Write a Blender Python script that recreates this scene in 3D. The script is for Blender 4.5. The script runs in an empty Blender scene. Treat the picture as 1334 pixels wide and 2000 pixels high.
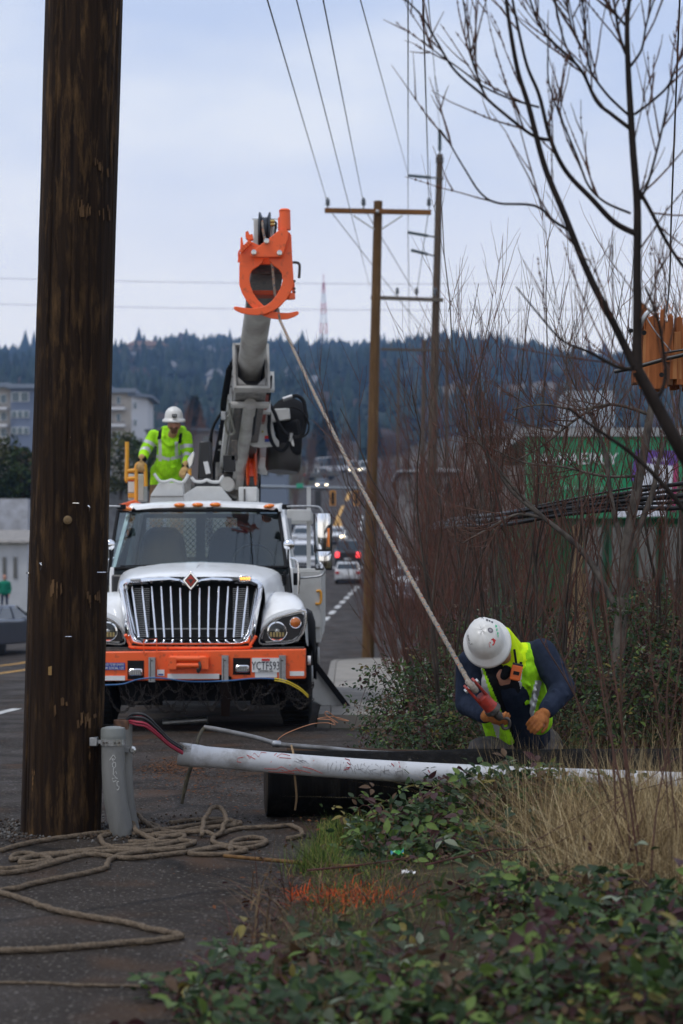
import bpy, math, random
import numpy as np
from mathutils import Vector, Matrix, noise
R = math.radians
random.seed(7)
rng = np.random.default_rng(7)
sc = bpy.context.scene
COL = sc.collection

# ------------------------------------------------------------------ camera
FPX, EYE, CXP, HYP = 3889.0, 1.58, 667.0, 1120.0     # 70 mm lens, eye height, vanishing point
cam_d = bpy.data.cameras.new('camera')
cam_d.lens = 70.0
cam_d.sensor_width = 36.0
cam_d.sensor_fit = 'AUTO'
cam_d.shift_y = 0.06
cam_d.clip_start = 0.2
cam_d.clip_end = 12000
cam_d.dof.use_dof = True
cam_d.dof.focus_distance = 14.2
cam_d.dof.aperture_fstop = 2.8
cam = bpy.data.objects.new('camera', cam_d)
COL.objects.link(cam)
cam.location = (0, 0, EYE)
cam.rotation_euler = (R(90), 0, 0)
sc.camera = cam

# ------------------------------------------------------------------ sky and sun (bright overcast)
SUN_EL, SUN_AZ = R(64), R(236)
world = bpy.data.worlds.new('World')
sc.world = world
world.use_nodes = True
nt = world.node_tree
nt.nodes.clear()
wout = nt.nodes.new('ShaderNodeOutputWorld')
bg = nt.nodes.new('ShaderNodeBackground')
sky = nt.nodes.new('ShaderNodeTexSky')
sky.sky_type = 'NISHITA'
sky.sun_disc = False
sky.sun_elevation = SUN_EL
sky.sun_rotation = SUN_AZ
tc = nt.nodes.new('ShaderNodeTexCoord')
mp = nt.nodes.new('ShaderNodeMapping')
mp.inputs['Scale'].default_value = (1.0, 1.0, 2.6)
mp.inputs['Location'].default_value = (0.35, 0.2, 0.1)
n1 = nt.nodes.new('ShaderNodeTexNoise')
n1.inputs['Scale'].default_value = 3.4
n1.inputs['Detail'].default_value = 5
n1.inputs['Roughness'].default_value = 0.5
cr = nt.nodes.new('ShaderNodeValToRGB')
cr.color_ramp.elements[0].position = 0.44
cr.color_ramp.elements[0].color = (6.2, 7.2, 9.4, 1)
cr.color_ramp.elements[1].position = 0.64
cr.color_ramp.elements[1].color = (9.0, 9.4, 10.2, 1)
sep = nt.nodes.new('ShaderNodeSeparateXYZ')
hz = nt.nodes.new('ShaderNodeMapRange')
hz.inputs['From Min'].default_value = 0.10
hz.inputs['From Max'].default_value = 0.23
hz.inputs['To Min'].default_value = 1.0
hz.inputs['To Max'].default_value = 0.0
hmix = nt.nodes.new('ShaderNodeMix')
hmix.data_type = 'RGBA'
hmix.inputs[7].default_value = (12.2, 11.7, 11.1, 1)
mix = nt.nodes.new('ShaderNodeMix')
mix.data_type = 'RGBA'
mix.inputs[0].default_value = 0.94
L = nt.links.new
L(tc.outputs['Generated'], mp.inputs['Vector'])
L(mp.outputs['Vector'], n1.inputs['Vector'])
L(n1.outputs['Fac'], cr.inputs['Fac'])
L(tc.outputs['Generated'], sep.inputs[0])
L(sep.outputs['Z'], hz.inputs['Value'])
L(hz.outputs['Result'], hmix.inputs[0])
L(cr.outputs['Color'], hmix.inputs[6])
L(sky.outputs['Color'], mix.inputs[6])
L(hmix.outputs[2], mix.inputs[7])
L(mix.outputs[2], bg.inputs['Color'])
bg.inputs['Strength'].default_value = 0.104
L(bg.outputs[0], wout.inputs['Surface'])

sun_d = bpy.data.lights.new('sun', 'SUN')
sun_d.energy = 1.5
sun_d.angle = R(14)
sun_d.color = (1.0, 0.97, 0.93)
sun = bpy.data.objects.new('sun', sun_d)
COL.objects.link(sun)
sun.location = (-20, -20, 60)
sun.rotation_euler = (R(90) - SUN_EL, 0, R(180) - SUN_AZ)

sc.render.engine = 'CYCLES'
sc.view_settings.view_transform = 'Standard'
sc.view_settings.look = 'None'
sc.view_settings.exposure = 0.0
sc.view_settings.gamma = 1.0
sc.view_settings.use_curve_mapping = False
sc.cycles.use_denoising = True
sc.cycles.max_bounces = 6
sc.cycles.transparent_max_bounces = 12
sc.cycles.volume_bounces = 0

# ------------------------------------------------------------------ terrain profile along the street
GY = [-60, 14, 21, 54, 66, 100, 139, 200, 280, 350, 450, 620, 5000]
GZ = [0, 0, -.1, -.82, -.75, 0, .9, 6, 13.2, 19, 26, 31, 31]
def gz(y):
    return float(np.interp(y, GY, GZ))
def cax(y):                                             # the street bends gently to the right
    return 0.0 if y < 45 else 0.04 * (y - 45)
def P(px, py, y):                                       # photograph pixel + distance -> place in the street
    return Vector(((px - CXP) * y / FPX, y, EYE - (py - HYP) * y / FPX))
def G(px, py, lift=0.0):                                # photograph pixel -> place on the ground
    k = (py - HYP) / FPX
    lo, y = 3.0, 3.0
    while y < 600:
        if EYE - k * y <= gz(y) + lift:
            break
        y += 0.05 if y < 60 else 0.3
    return Vector(((px - CXP) * y / FPX, y, gz(y) + lift))

# ------------------------------------------------------------------ materials
def M(name, base, rough=.6, metal=0.0, c2=None, scale=8.0, stretch=(1, 1, 1), bump=0.0, bscale=None, spec=None,
      coat=0.0, emit=0.0, detail=6.0, ramp=(.36, .64), r2=None):
    if spec is None: spec = .5 if rough < .6 else .14
    m = bpy.data.materials.new(name)
    m.use_nodes = True
    t = m.node_tree
    b = t.nodes['Principled BSDF']
    b.inputs['Roughness'].default_value = rough
    b.inputs['Metallic'].default_value = metal
    b.inputs['Specular IOR Level'].default_value = spec
    b.inputs['Base Color'].default_value = (*base, 1)
    if coat:
        b.inputs['Coat Weight'].default_value = coat
        b.inputs['Coat Roughness'].default_value = .08
    if emit:
        b.inputs['Emission Color'].default_value = (*base, 1)
        b.inputs['Emission Strength'].default_value = emit
    if c2 or bump or r2 is not None:
        co = t.nodes.new('ShaderNodeTexCoord')
        ma = t.nodes.new('ShaderNodeMapping')
        ma.inputs['Scale'].default_value = stretch
        no = t.nodes.new('ShaderNodeTexNoise')
        no.inputs['Scale'].default_value = scale
        no.inputs['Detail'].default_value = detail
        no.inputs['Roughness'].default_value = .6
        t.links.new(co.outputs['Object'], ma.inputs['Vector'])
        t.links.new(ma.outputs['Vector'], no.inputs['Vector'])
        if c2:
            ra = t.nodes.new('ShaderNodeValToRGB')
            ra.color_ramp.elements[0].position = ramp[0]
            ra.color_ramp.elements[1].position = ramp[1]
            ra.color_ramp.elements[0].color = (*base, 1)
            ra.color_ramp.elements[1].color = (*c2, 1)
            t.links.new(no.outputs['Fac'], ra.inputs['Fac'])
            t.links.new(ra.outputs['Color'], b.inputs['Base Color'])
        if r2 is not None:
            mr = t.nodes.new('ShaderNodeMapRange')
            mr.inputs['From Min'].default_value = .35
            mr.inputs['From Max'].default_value = .65
            mr.inputs['To Min'].default_value = rough
            mr.inputs['To Max'].default_value = r2
            t.links.new(no.outputs['Fac'], mr.inputs['Value'])
            t.links.new(mr.outputs['Result'], b.inputs['Roughness'])
        if bump:
            n2 = no
            if bscale:
                n2 = t.nodes.new('ShaderNodeTexNoise')
                n2.inputs['Scale'].default_value = bscale
                n2.inputs['Detail'].default_value = 5
                t.links.new(ma.outputs['Vector'], n2.inputs['Vector'])
            bu = t.nodes.new('ShaderNodeBump')
            bu.inputs['Strength'].default_value = bump
            bu.inputs['Distance'].default_value = .02
            t.links.new(n2.outputs['Fac'], bu.inputs['Height'])
            t.links.new(bu.outputs['Normal'], b.inputs['Normal'])
    return m

def glass_mat(name, tint, rough=.02, base_reflect=1.5):
    m = bpy.data.materials.new(name)
    m.use_nodes = True
    t = m.node_tree
    t.nodes.clear()
    o = t.nodes.new('ShaderNodeOutputMaterial')
    mx = t.nodes.new('ShaderNodeMixShader')
    tr = t.nodes.new('ShaderNodeBsdfTransparent')
    tr.inputs['Color'].default_value = (*tint, 1)
    gl = t.nodes.new('ShaderNodeBsdfGlossy')
    gl.inputs['Roughness'].default_value = rough
    gl.inputs['Color'].default_value = (.95, 1, 1, 1)
    fr = t.nodes.new('ShaderNodeFresnel')
    fr.inputs['IOR'].default_value = base_reflect
    t.links.new(fr.outputs[0], mx.inputs[0])
    t.links.new(tr.outputs[0], mx.inputs[1])
    t.links.new(gl.outputs[0], mx.inputs[2])
    t.links.new(mx.outputs[0], o.inputs['Surface'])
    return m

# ------------------------------------------------------------------ mesh helpers
WL = {}                                                  # world position of every parent
def tag(o, label=None, cat=None, group=None, kind=None):
    if label: o['label'] = label
    if cat: o['category'] = cat
    if group: o['group'] = group
    if kind: o['kind'] = kind
    return o
def empty(name, loc, label=None, cat=None, group=None, rotz=0.0):
    o = bpy.data.objects.new(name, None)
    COL.objects.link(o)
    o.location = loc
    o.rotation_euler = (0, 0, rotz)
    o.empty_display_size = .1
    WL[o.name] = Vector(loc)
    return tag(o, label, cat, group)
def obj(name, me, parent=None, loc=None):
    o = bpy.data.objects.new(name, me)
    COL.objects.link(o)
    if parent is not None:
        o.parent = parent
        WL[o.name] = WL.get(parent.name, Vector())
    elif loc is not None:
        o.location = loc
        WL[o.name] = Vector(loc)
    else:
        WL[o.name] = Vector()
    return o
def finish(me, mats, smooth):
    for m in (mats if isinstance(mats, (list, tuple)) else [mats]):
        me.materials.append(m)
    if smooth is not None:
        me.polygons.foreach_set('use_smooth', [True] * len(me.polygons))
        if smooth < 179:
            me.set_sharp_from_angle(angle=R(smooth))
    me.update()

class MB:
    def __init__(s):
        s.v, s.f, s.mi, s.cur = [], [], [], 0
    def add(s, vs, fs):
        b = len(s.v)
        s.v.extend([Vector(v) for v in vs])
        for f in fs:
            s.f.append([i + b for i in f])
            s.mi.append(s.cur)
        return s
    def hexa(s, p):                                      # p: 4 bottom, 4 top, same winding
        return s.add(p, [(3, 2, 1, 0), (4, 5, 6, 7), (0, 1, 5, 4), (1, 2, 6, 5), (2, 3, 7, 6), (3, 0, 4, 7)])
    def box(s, x0, x1, y0, y1, z0, z1):
        return s.hexa([(x0, y0, z0), (x1, y0, z0), (x1, y1, z0), (x0, y1, z0), (x0, y0, z1), (x1, y0, z1), (x1, y1, z1), (x0, y1, z1)])
    def cbox(s, c, ax, ay, az):                          # centre and three half-axis vectors
        c, ax, ay, az = Vector(c), Vector(ax), Vector(ay), Vector(az)
        return s.hexa([c - ax - ay - az, c + ax - ay - az, c + ax + ay - az, c - ax + ay - az, c - ax - ay + az, c + ax - ay + az, c + ax + ay + az, c - ax + ay + az])
    def bar(s, a, b, w, h, up=(0, 0, 1)):                # rectangular bar from a to b
        a, b = Vector(a), Vector(b)
        d = b - a
        u = d.normalized().cross(Vector(up))
        if u.length < 1e-4: u = Vector((1, 0, 0))
        u.normalize()
        n = u.cross(d.normalized())
        return s.cbox((a + b) / 2, d / 2, u * w / 2, n * h / 2)
    def prism(s, poly, vec):
        poly = [Vector(p) for p in poly]
        vec = Vector(vec)
        n = len(poly)
        fs = [tuple(range(n)), tuple(range(2 * n - 1, n - 1, -1))]
        fs += [(i, i + n, (i + 1) % n + n, (i + 1) % n) for i in range(n)]
        return s.add(poly + [p + vec for p in poly], fs)
    def loft(s, rings, cap=True, close=True):
        n = len(rings[0])
        vs = [v for r in rings for v in r]
        fs = []
        for i in range(len(rings) - 1):
            for j in range(n if close else n - 1):
                k = (j + 1) % n
                fs.append((i * n + j, i * n + k, (i + 1) * n + k, (i + 1) * n + j))
        if cap:
            fs.append(tuple(range(n - 1, -1, -1)))
            fs.append(tuple(range((len(rings) - 1) * n, len(rings) * n)))
        return s.add(vs, fs)
    def tube(s, pts, r, n=8, cap=True, closed=False):
        pts = [Vector(p) for p in pts]
        m = len(pts)
        rr = r if isinstance(r, (list, tuple)) else [r] * m
        ref = None
        rings = []
        for i, p in enumerate(pts):
            if closed:
                t = pts[(i + 1) % m] - pts[(i - 1) % m]
            else:
                t = pts[min(i + 1, m - 1)] - pts[max(i - 1, 0)]
            if t.length < 1e-9: t = Vector((0, 0, 1))
            t.normalize()
            if ref is None:
                ref = Vector((0, 0, 1)) if abs(t.z) < .9 else Vector((1, 0, 0))
            u = ref - t * ref.dot(t)
            if u.length < 1e-6: u = t.orthogonal()
            u.normalize()
            ref = u
            w = t.cross(u)
            rings.append([p + (u * math.cos(a) + w * math.sin(a)) * rr[i] for a in [2 * math.pi * k / n for k in range(n)]])
        if closed:
            rings.append(rings[0])
            cap = False
        return s.loft(rings, cap)
    def lathe(s, o, axis, prof, n=20, cap=True):         # prof: (radius, height along axis)
        o, axis = Vector(o), Vector(axis).normalized()
        u = axis.orthogonal().normalized()
        w = axis.cross(u)
        rings = [[o + axis * h + (u * math.cos(a) + w * math.sin(a)) * max(r, 1e-4) for a in [2 * math.pi * k / n for k in range(n)]] for r, h in prof]
        return s.loft(rings, cap)
    def cyl(s, a, b, r, n=16):
        return s.tube([a, b], r, n)
    def ball(s, c, rx, ry=None, rz=None, n=14, m=9, rot=None):
        ry = ry or rx
        rz = rz or rx
        c = Vector(c)
        rings = []
        for i in range(m + 1):
            th = math.pi * i / m
            ring = []
            for k in range(n):
                ph = 2 * math.pi * k / n
                v = Vector((rx * max(math.sin(th), 1e-3) * math.cos(ph), ry * max(math.sin(th), 1e-3) * math.sin(ph), -rz * math.cos(th)))
                if rot: v = rot @ v
                ring.append(c + v)
            rings.append(ring)
        return s.loft(rings)
    def capsule(s, a, b, ra, rb=None, n=12):
        a, b = Vector(a), Vector(b)
        rb = ra if rb is None else rb
        d = (b - a).normalized()
        pts, rs = [], []
        for k in range(5):
            an = math.pi / 2 * (1 - k / 4)
            pts.append(a - d * ra * math.sin(an)); rs.append(max(ra * math.cos(an), 1e-3))
        for k in range(5):
            an = math.pi / 2 * k / 4
            pts.append(b + d * rb * math.sin(an)); rs.append(max(rb * math.cos(an), 1e-3))
        return s.tube(pts, rs, n)
    def mesh(s, name, off=Vector()):
        me = bpy.data.meshes.new(name)
        me.from_pydata([tuple(v - off) for v in s.v], [], s.f)
        return me
    def build(s, name, mat, parent=None, smooth=None, bevel=0.0, loc=None, local=False, segs=2):
        off = Vector()
        if not local:
            off = WL[parent.name] if parent is not None else (Vector(loc) if loc is not None else Vector())
        me = s.mesh(name, off)
        me.polygons.foreach_set('material_index', s.mi)
        finish(me, mat, smooth if not bevel else (smooth or 35))
        o = obj(name, me, parent, loc)
        if bevel:
            b = o.modifiers.new('bevel', 'BEVEL')
            b.width = bevel
            b.segments = segs
            b.limit_method = 'ANGLE'
            b.angle_limit = R(30)
        return o

def mesh_np(name, V, F, mats, mi=None, smooth=False):
    """V (n,3); F (m,k) faces of one size"""
    me = bpy.data.meshes.new(name)
    V = np.asarray(V, np.float32).reshape(-1, 3)
    F = np.asarray(F, np.int32)
    k = F.shape[1]
    me.vertices.add(len(V)); me.vertices.foreach_set('co', V.ravel())
    me.loops.add(F.size); me.loops.foreach_set('vertex_index', F.ravel())
    me.polygons.add(len(F)); me.polygons.foreach_set('loop_start', np.arange(0, F.size, k, dtype=np.int32))
    for m in (mats if isinstance(mats, (list, tuple)) else [mats]):
        me.materials.append(m)
    if mi is not None:
        me.polygons.foreach_set('material_index', np.asarray(mi, np.int32))
    if smooth:
        me.polygons.foreach_set('use_smooth', np.ones(len(F), bool))
    me.update(calc_edges=True)
    me.validate()
    return me

def nrm(a):
    return a / np.maximum(np.linalg.norm(a, axis=-1, keepdims=True), 1e-9)
def tubes_np(Pt, Rr, k=3):
    """Pt (B,n,3), Rr (B,n) -> V, F (quads)"""
    B, n, _ = Pt.shape
    T = np.empty_like(Pt)
    T[:, 1:-1] = Pt[:, 2:] - Pt[:, :-2]
    T[:, 0] = Pt[:, 1] - Pt[:, 0]
    T[:, -1] = Pt[:, -1] - Pt[:, -2]
    T = nrm(T)
    ref = np.tile(np.array([.577, .377, .72]), (B, n, 1))
    U = nrm(np.cross(T, ref)); W = np.cross(T, U)
    a = np.arange(k) * 2 * np.pi / k
    V = Pt[:, :, None, :] + Rr[:, :, None, None] * (U[:, :, None, :] * np.cos(a)[None, None, :, None] + W[:, :, None, :] * np.sin(a)[None, None, :, None])
    idx = np.arange(B * n * k).reshape(B, n, k)
    A = idx[:, :-1, :]; Bq = np.roll(A, -1, 2); C = idx[:, 1:, :]; D = np.roll(C, -1, 2)
    F = np.stack([A, Bq, D, C], -1).reshape(-1, 4)
    return V.reshape(-1, 3), F
def copy_tree(o, parent=None, loc=None, rotz=None, scale=None, label=None, group=None):
    c = o.copy()
    COL.objects.link(c)
    if parent is not None: c.parent = parent
    if loc is not None: c.location = loc
    if rotz is not None: c.rotation_euler = (0, 0, rotz)
    if scale is not None: c.scale = scale if isinstance(scale, tuple) else (scale,) * 3
    if label: c['label'] = label
    if group: c['group'] = group
    for ch in [x for x in o.children]:
        copy_tree(ch, c)
    return c
def text(name, body, size, loc, rot, mat, parent=None, extrude=.001, align='CENTER', sx=1.0):
    cu = bpy.data.curves.new(name, 'FONT')
    cu.body = body
    cu.size = size
    cu.extrude = extrude
    cu.align_x = align
    cu.align_y = 'CENTER'
    cu.resolution_u = 2
    tmp = bpy.data.objects.new('tmp_text', cu)
    COL.objects.link(tmp)
    bpy.context.view_layer.update()
    me = bpy.data.meshes.new_from_object(tmp.evaluated_get(bpy.context.evaluated_depsgraph_get()))
    bpy.data.objects.remove(tmp)
    me.name = name
    me.materials.clear()
    me.materials.append(mat)
    o = bpy.data.objects.new(name, me)
    COL.objects.link(o)
    o.rotation_euler = rot
    o.scale = (sx, 1, 1)
    if parent is not None:
        o.parent = parent
        o.location = Vector(loc) - WL[parent.name]
    else:
        o.location = loc
    return o
def smoothpts(ctrl, per=8, closed=False):                # Catmull-Rom through points
    c = [Vector(p) for p in ctrl]
    n = len(c)
    out = []
    rngi = range(n if closed else n - 1)
    for i in rngi:
        p0 = c[(i - 1) % n] if (closed or i > 0) else c[0]
        p1, p2 = c[i], c[(i + 1) % n]
        p3 = c[(i + 2) % n] if (closed or i + 2 < n) else c[-1]
        for k in range(per):
            t = k / per
            out.append(.5 * (2 * p1 + (p2 - p0) * t + (2 * p0 - 5 * p1 + 4 * p2 - p3) * t * t + (3 * p1 - p0 - 3 * p2 + p3) * t ** 3))
    if not closed: out.append(c[-1])
    return out

# palette
MT = dict(
    white=M('white paint', (.82, .83, .83), .32, c2=(.5, .49, .46), scale=4, ramp=(.5, .9), coat=.4),
    offwhite=M('dusty white paint', (.62, .62, .6), .45, c2=(.48, .48, .46), scale=5, ramp=(.3, .75)),
    boomgrey=M('worn boom paint', (.4, .39, .365), .5, c2=(.2, .185, .165), scale=3, ramp=(.4, .75)),
    grimy=M('grimy white steel', (.33, .32, .3), .5, c2=(.06, .055, .05), scale=5, ramp=(.35, .72)),
    chrome=M('chrome', (.85, .86, .88), .07, 1.0),
    steel=M('galvanised steel', (.42, .43, .44), .42, .85, c2=(.3, .31, .32), scale=30),
    dsteel=M('dark steel', (.06, .06, .06), .5, .6, c2=(.12, .1, .085), scale=20),
    orange=M('orange paint', (.9, .12, .02), .45, c2=(.34, .065, .025), scale=13, ramp=(.56, .74), coat=.05),
    black=M('black rubber', (.012, .012, .013), .7, bump=.1, scale=60),
    blackp=M('black plastic', (.015, .015, .016), .42),
    tyre=M('tyre rubber', (.014, .014, .014), .8, bump=.3, scale=40),
    amber=M('amber lens', (.95, .23, .02), .2, coat=.6),
    ambon=M('lit amber lamp', (1.0, .42, .08), .3, emit=1.6),
    redlens=M('red lens', (.5, .012, .012), .25, coat=.4),
    redon=M('lit red lamp', (1.0, .06, .07), .4, emit=2.2),
    headon=M('lit headlamp', (1.0, .86, .6), .3, emit=7.0),
    lamp=M('clear lamp', (.55, .56, .55), .12, .7),
    yellow=M('yellow handle', (.8, .36, .03), .4),
    hivis=M('lime safety fabric', (.40, .82, .02), .75, c2=(.22, .5, .012), scale=9, bump=.25, bscale=30),
    hivisy=M('yellow safety fabric', (.72, .93, .01), .75, c2=(.55, .8, .01), scale=14, bump=.25),
    reflect=M('reflective tape', (.5, .51, .52), .45, .3),
    navy=M('navy jacket cloth', (.012, .018, .035), .85, c2=(.02, .028, .05), scale=18, bump=.35, bscale=22),
    blackcloth=M('black cloth', (.008, .008, .01), .9),
    skin=M('skin', (.45, .22, .15), .55, c2=(.38, .17, .11), scale=20),
    beard=M('stubble', (.13, .07, .04), .8),
    glove=M('tan leather glove', (.42, .16, .05), .7, c2=(.26, .09, .03), scale=25, bump=.3),
    glovel=M('pale leather glove', (.55, .36, .16), .7, c2=(.4, .25, .1), scale=25),
    greypants=M('grey work trousers', (.11, .1, .095), .9, c2=(.05, .047, .045), scale=12, bump=.3),
    tanpants=M('brown work trousers', (.2, .13, .07), .9, c2=(.13, .085, .045), scale=12, bump=.3),
    hat=M('hard hat shell', (.72, .71, .68), .35, c2=(.55, .54, .5), scale=9, ramp=(.3, .85)),
    glass=glass_mat('windscreen glass', (.78, .93, .94), base_reflect=1.75),
    carglass=M('car window glass', (.02, .03, .035), .06, coat=.5),
    paper=M('printed paper', (.75, .75, .74), .6),
    ink=M('black ink', (.015, .015, .015), .7),
    blue=M('blue print', (.03, .06, .3), .5),
    redprint=M('red print', (.6, .03, .03), .5),
    green=M('green print', (.05, .45, .2), .5),
)

def pole_shader(m, dark, mid, tan, tanamt=.62, zs=.16, rough=.75):
    t = m.node_tree
    b = t.nodes['Principled BSDF']
    b.inputs['Roughness'].default_value = rough
    b.inputs['Specular IOR Level'].default_value = .12
    co = t.nodes.new('ShaderNodeTexCoord')
    def nz(scale, st, det=6, ro=.6):
        ma = t.nodes.new('ShaderNodeMapping'); ma.inputs['Scale'].default_value = st
        n = t.nodes.new('ShaderNodeTexNoise'); n.inputs['Scale'].default_value = scale; n.inputs['Detail'].default_value = det; n.inputs['Roughness'].default_value = ro
        t.links.new(co.outputs['Object'], ma.inputs['Vector']); t.links.new(ma.outputs['Vector'], n.inputs['Vector'])
        return n.outputs['Fac']
    def ramp(src, p0, p1, c0=(0, 0, 0), c1=(1, 1, 1)):
        r = t.nodes.new('ShaderNodeValToRGB')
        r.color_ramp.elements[0].position = p0; r.color_ramp.elements[1].position = p1
        r.color_ramp.elements[0].color = (*c0, 1); r.color_ramp.elements[1].color = (*c1, 1)
        t.links.new(src, r.inputs['Fac'])
        return r.outputs['Color']
    def mixc(f, a, b_):
        x = t.nodes.new('ShaderNodeMix'); x.data_type = 'RGBA'
        t.links.new(f, x.inputs[0])
        for s, v in ((6, a), (7, b_)):
            if isinstance(v, tuple): x.inputs[s].default_value = (*v, 1)
            else: t.links.new(v, x.inputs[s])
        return x.outputs[2]
    grain = nz(38, (1, 1, .035), 8, .65)
    basec = ramp(grain, .35, .68, dark, mid)
    streak = nz(17, (1, 1, zs * .45), 8, .7)
    area = nz(2.4, (1, 1, .5), 6)
    mul = t.nodes.new('ShaderNodeMath'); mul.operation = 'MULTIPLY'
    t.links.new(ramp(streak, .5, .64), mul.inputs[0]); t.links.new(ramp(area, .4, .56), mul.inputs[1])
    m2 = t.nodes.new('ShaderNodeMath'); m2.operation = 'MULTIPLY'; m2.inputs[1].default_value = tanamt
    t.links.new(mul.outputs[0], m2.inputs[0])
    col = mixc(m2.outputs[0], basec, tan)
    chip = nz(9, (1, 1, .3), 6, .7)
    col = mixc(ramp(chip, .67, .7), col, tuple(min(1, c * 1.5) for c in tan))
    chk = nz(26, (1, 1, .012), 3, .5)
    col = mixc(ramp(chk, .7, .725), col, tuple(c * .3 for c in dark))
    t.links.new(col, b.inputs['Base Color'])
    bu = t.nodes.new('ShaderNodeBump'); bu.inputs['Strength'].default_value = .9; bu.inputs['Distance'].default_value = .012
    t.links.new(streak, bu.inputs['Height'])
    b2 = t.nodes.new('ShaderNodeBump'); b2.inputs['Strength'].default_value = .7; b2.inputs['Distance'].default_value = .006
    t.links.new(grain, b2.inputs['Height']); t.links.new(bu.outputs[0], b2.inputs['Normal'])
    t.links.new(b2.outputs[0], b.inputs['Normal'])
# ================================================================== THE SETTING
asphalt = M('asphalt', (.022, .0175, .014), .8, c2=(.04, .0315, .025), scale=1.1, bump=.7, bscale=70, r2=.55, spec=.08)
def speckle(m, s=150, col=(.16, .155, .15), lo=.69, hi=.76):
    t = m.node_tree
    b = t.nodes['Principled BSDF']
    src = b.inputs['Base Color'].links[0].from_socket
    co = t.nodes.new('ShaderNodeTexCoord')
    vo = t.nodes.new('ShaderNodeTexNoise')
    vo.inputs['Scale'].default_value = s
    vo.inputs['Detail'].default_value = 2
    ra = t.nodes.new('ShaderNodeValToRGB')
    ra.color_ramp.elements[0].position = lo
    ra.color_ramp.elements[1].position = hi
    mx = t.nodes.new('ShaderNodeMix'); mx.data_type = 'RGBA'
    mx.inputs[7].default_value = (*col, 1)
    t.links.new(co.outputs['Object'], vo.inputs['Vector'])
    t.links.new(vo.outputs['Fac'], ra.inputs['Fac'])
    t.links.new(ra.outputs['Color'], mx.inputs[0])
    t.links.new(src, mx.inputs[6])
    t.links.new(mx.outputs[2], b.inputs['Base Color'])
speckle(asphalt, 42, (.2, .18, .16), .6, .72)
def cracks(m, sc, wd, col):
    t = m.node_tree; b = t.nodes['Principled BSDF']; src = b.inputs['Base Color'].links[0].from_socket
    co = t.nodes.new('ShaderNodeTexCoord'); nz_ = t.nodes.new('ShaderNodeTexNoise'); nz_.inputs['Scale'].default_value = 2.5; nz_.inputs['Detail'].default_value = 5
    ad = t.nodes.new('ShaderNodeMix'); ad.data_type = 'RGBA'; ad.inputs[0].default_value = .25
    t.links.new(co.outputs['Object'], nz_.inputs['Vector']); t.links.new(co.outputs['Object'], ad.inputs[6]); t.links.new(nz_.outputs['Color'], ad.inputs[7])
    vo = t.nodes.new('ShaderNodeTexVoronoi'); vo.feature = 'DISTANCE_TO_EDGE'; vo.inputs['Scale'].default_value = sc
    t.links.new(ad.outputs[2], vo.inputs['Vector'])
    mr = t.nodes.new('ShaderNodeMapRange'); mr.inputs['From Max'].default_value = wd; mr.inputs['To Min'].default_value = .75; mr.inputs['To Max'].default_value = 0
    t.links.new(vo.outputs['Distance'], mr.inputs['Value'])
    mx = t.nodes.new('ShaderNodeMix'); mx.data_type = 'RGBA'; mx.inputs[7].default_value = (*col, 1)
    t.links.new(mr.outputs['Result'], mx.inputs[0]); t.links.new(src, mx.inputs[6]); t.links.new(mx.outputs[2], b.inputs['Base Color'])
cracks(asphalt, .4, .016, (.008, .007, .006))
speckle(asphalt, 1.7, (.06, .036, .022), .56, .72)
dirt = M('soil and dead leaves', (.05, .035, .022), .95, c2=(.035, .045, .016), scale=1.2, bump=.6, bscale=25)
concrete = M('pavement concrete', (.3, .275, .24), .8, c2=(.2, .185, .165), scale=1.6, bump=.2, bscale=60)
paintw = M('white road paint', (.62, .62, .6), .6, c2=(.4, .4, .39), scale=5)
painty = M('yellow road paint', (.62, .33, .05), .6, c2=(.45, .25, .06), scale=3)

def sheet(name, rows, mat, kind='structure', loc=None):
    n = len(rows[0])
    V = [p for r in rows for p in r]
    F = [(i * n + j, i * n + j + 1, (i + 1) * n + j + 1, (i + 1) * n + j) for i in range(len(rows) - 1) for j in range(n - 1)]
    me = bpy.data.meshes.new(name)
    me.from_pydata([tuple(v) for v in V], [], F)
    finish(me, mat, 179)
    o = obj(name, me)
    o['kind'] = kind
    return o
ys = [-60, -20, 0, 4, 8, 12, 14, 16, 18, 21, 25, 30, 36, 42, 48, 54, 60, 66, 75, 85, 100, 120, 139, 160, 180, 200, 240, 280, 320, 350, 400, 450, 530, 620, 900, 1600, 3400]
xs = [-2600, -900, -300, -120, -60, -30, -18, -10, -5, -1, 0, 1, 2, 3, 4, 6, 9, 14, 25, 50, 120, 300, 900, 2600]
sheet('ground', [[(x, y, gz(y) - .03) for x in xs] for y in ys], dirt)
def redge(y):
    if y < 22: return .55
    if y < 50: return -.3
    if y < 56: return -.3 + (cax(y) + 1.9) * (y - 50) / 6
    return cax(y) + 1.6
rys = sorted(set([y for y in ys if y <= 450] + [22.01, 22.6, 50, 51, 52, 53, 55, 56]))
sheet('road', [[(cax(y) - 15 + (redge(y) - cax(y) + 15) * k / 8, y, gz(y)) for k in range(9)] for y in rys], asphalt)
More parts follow.
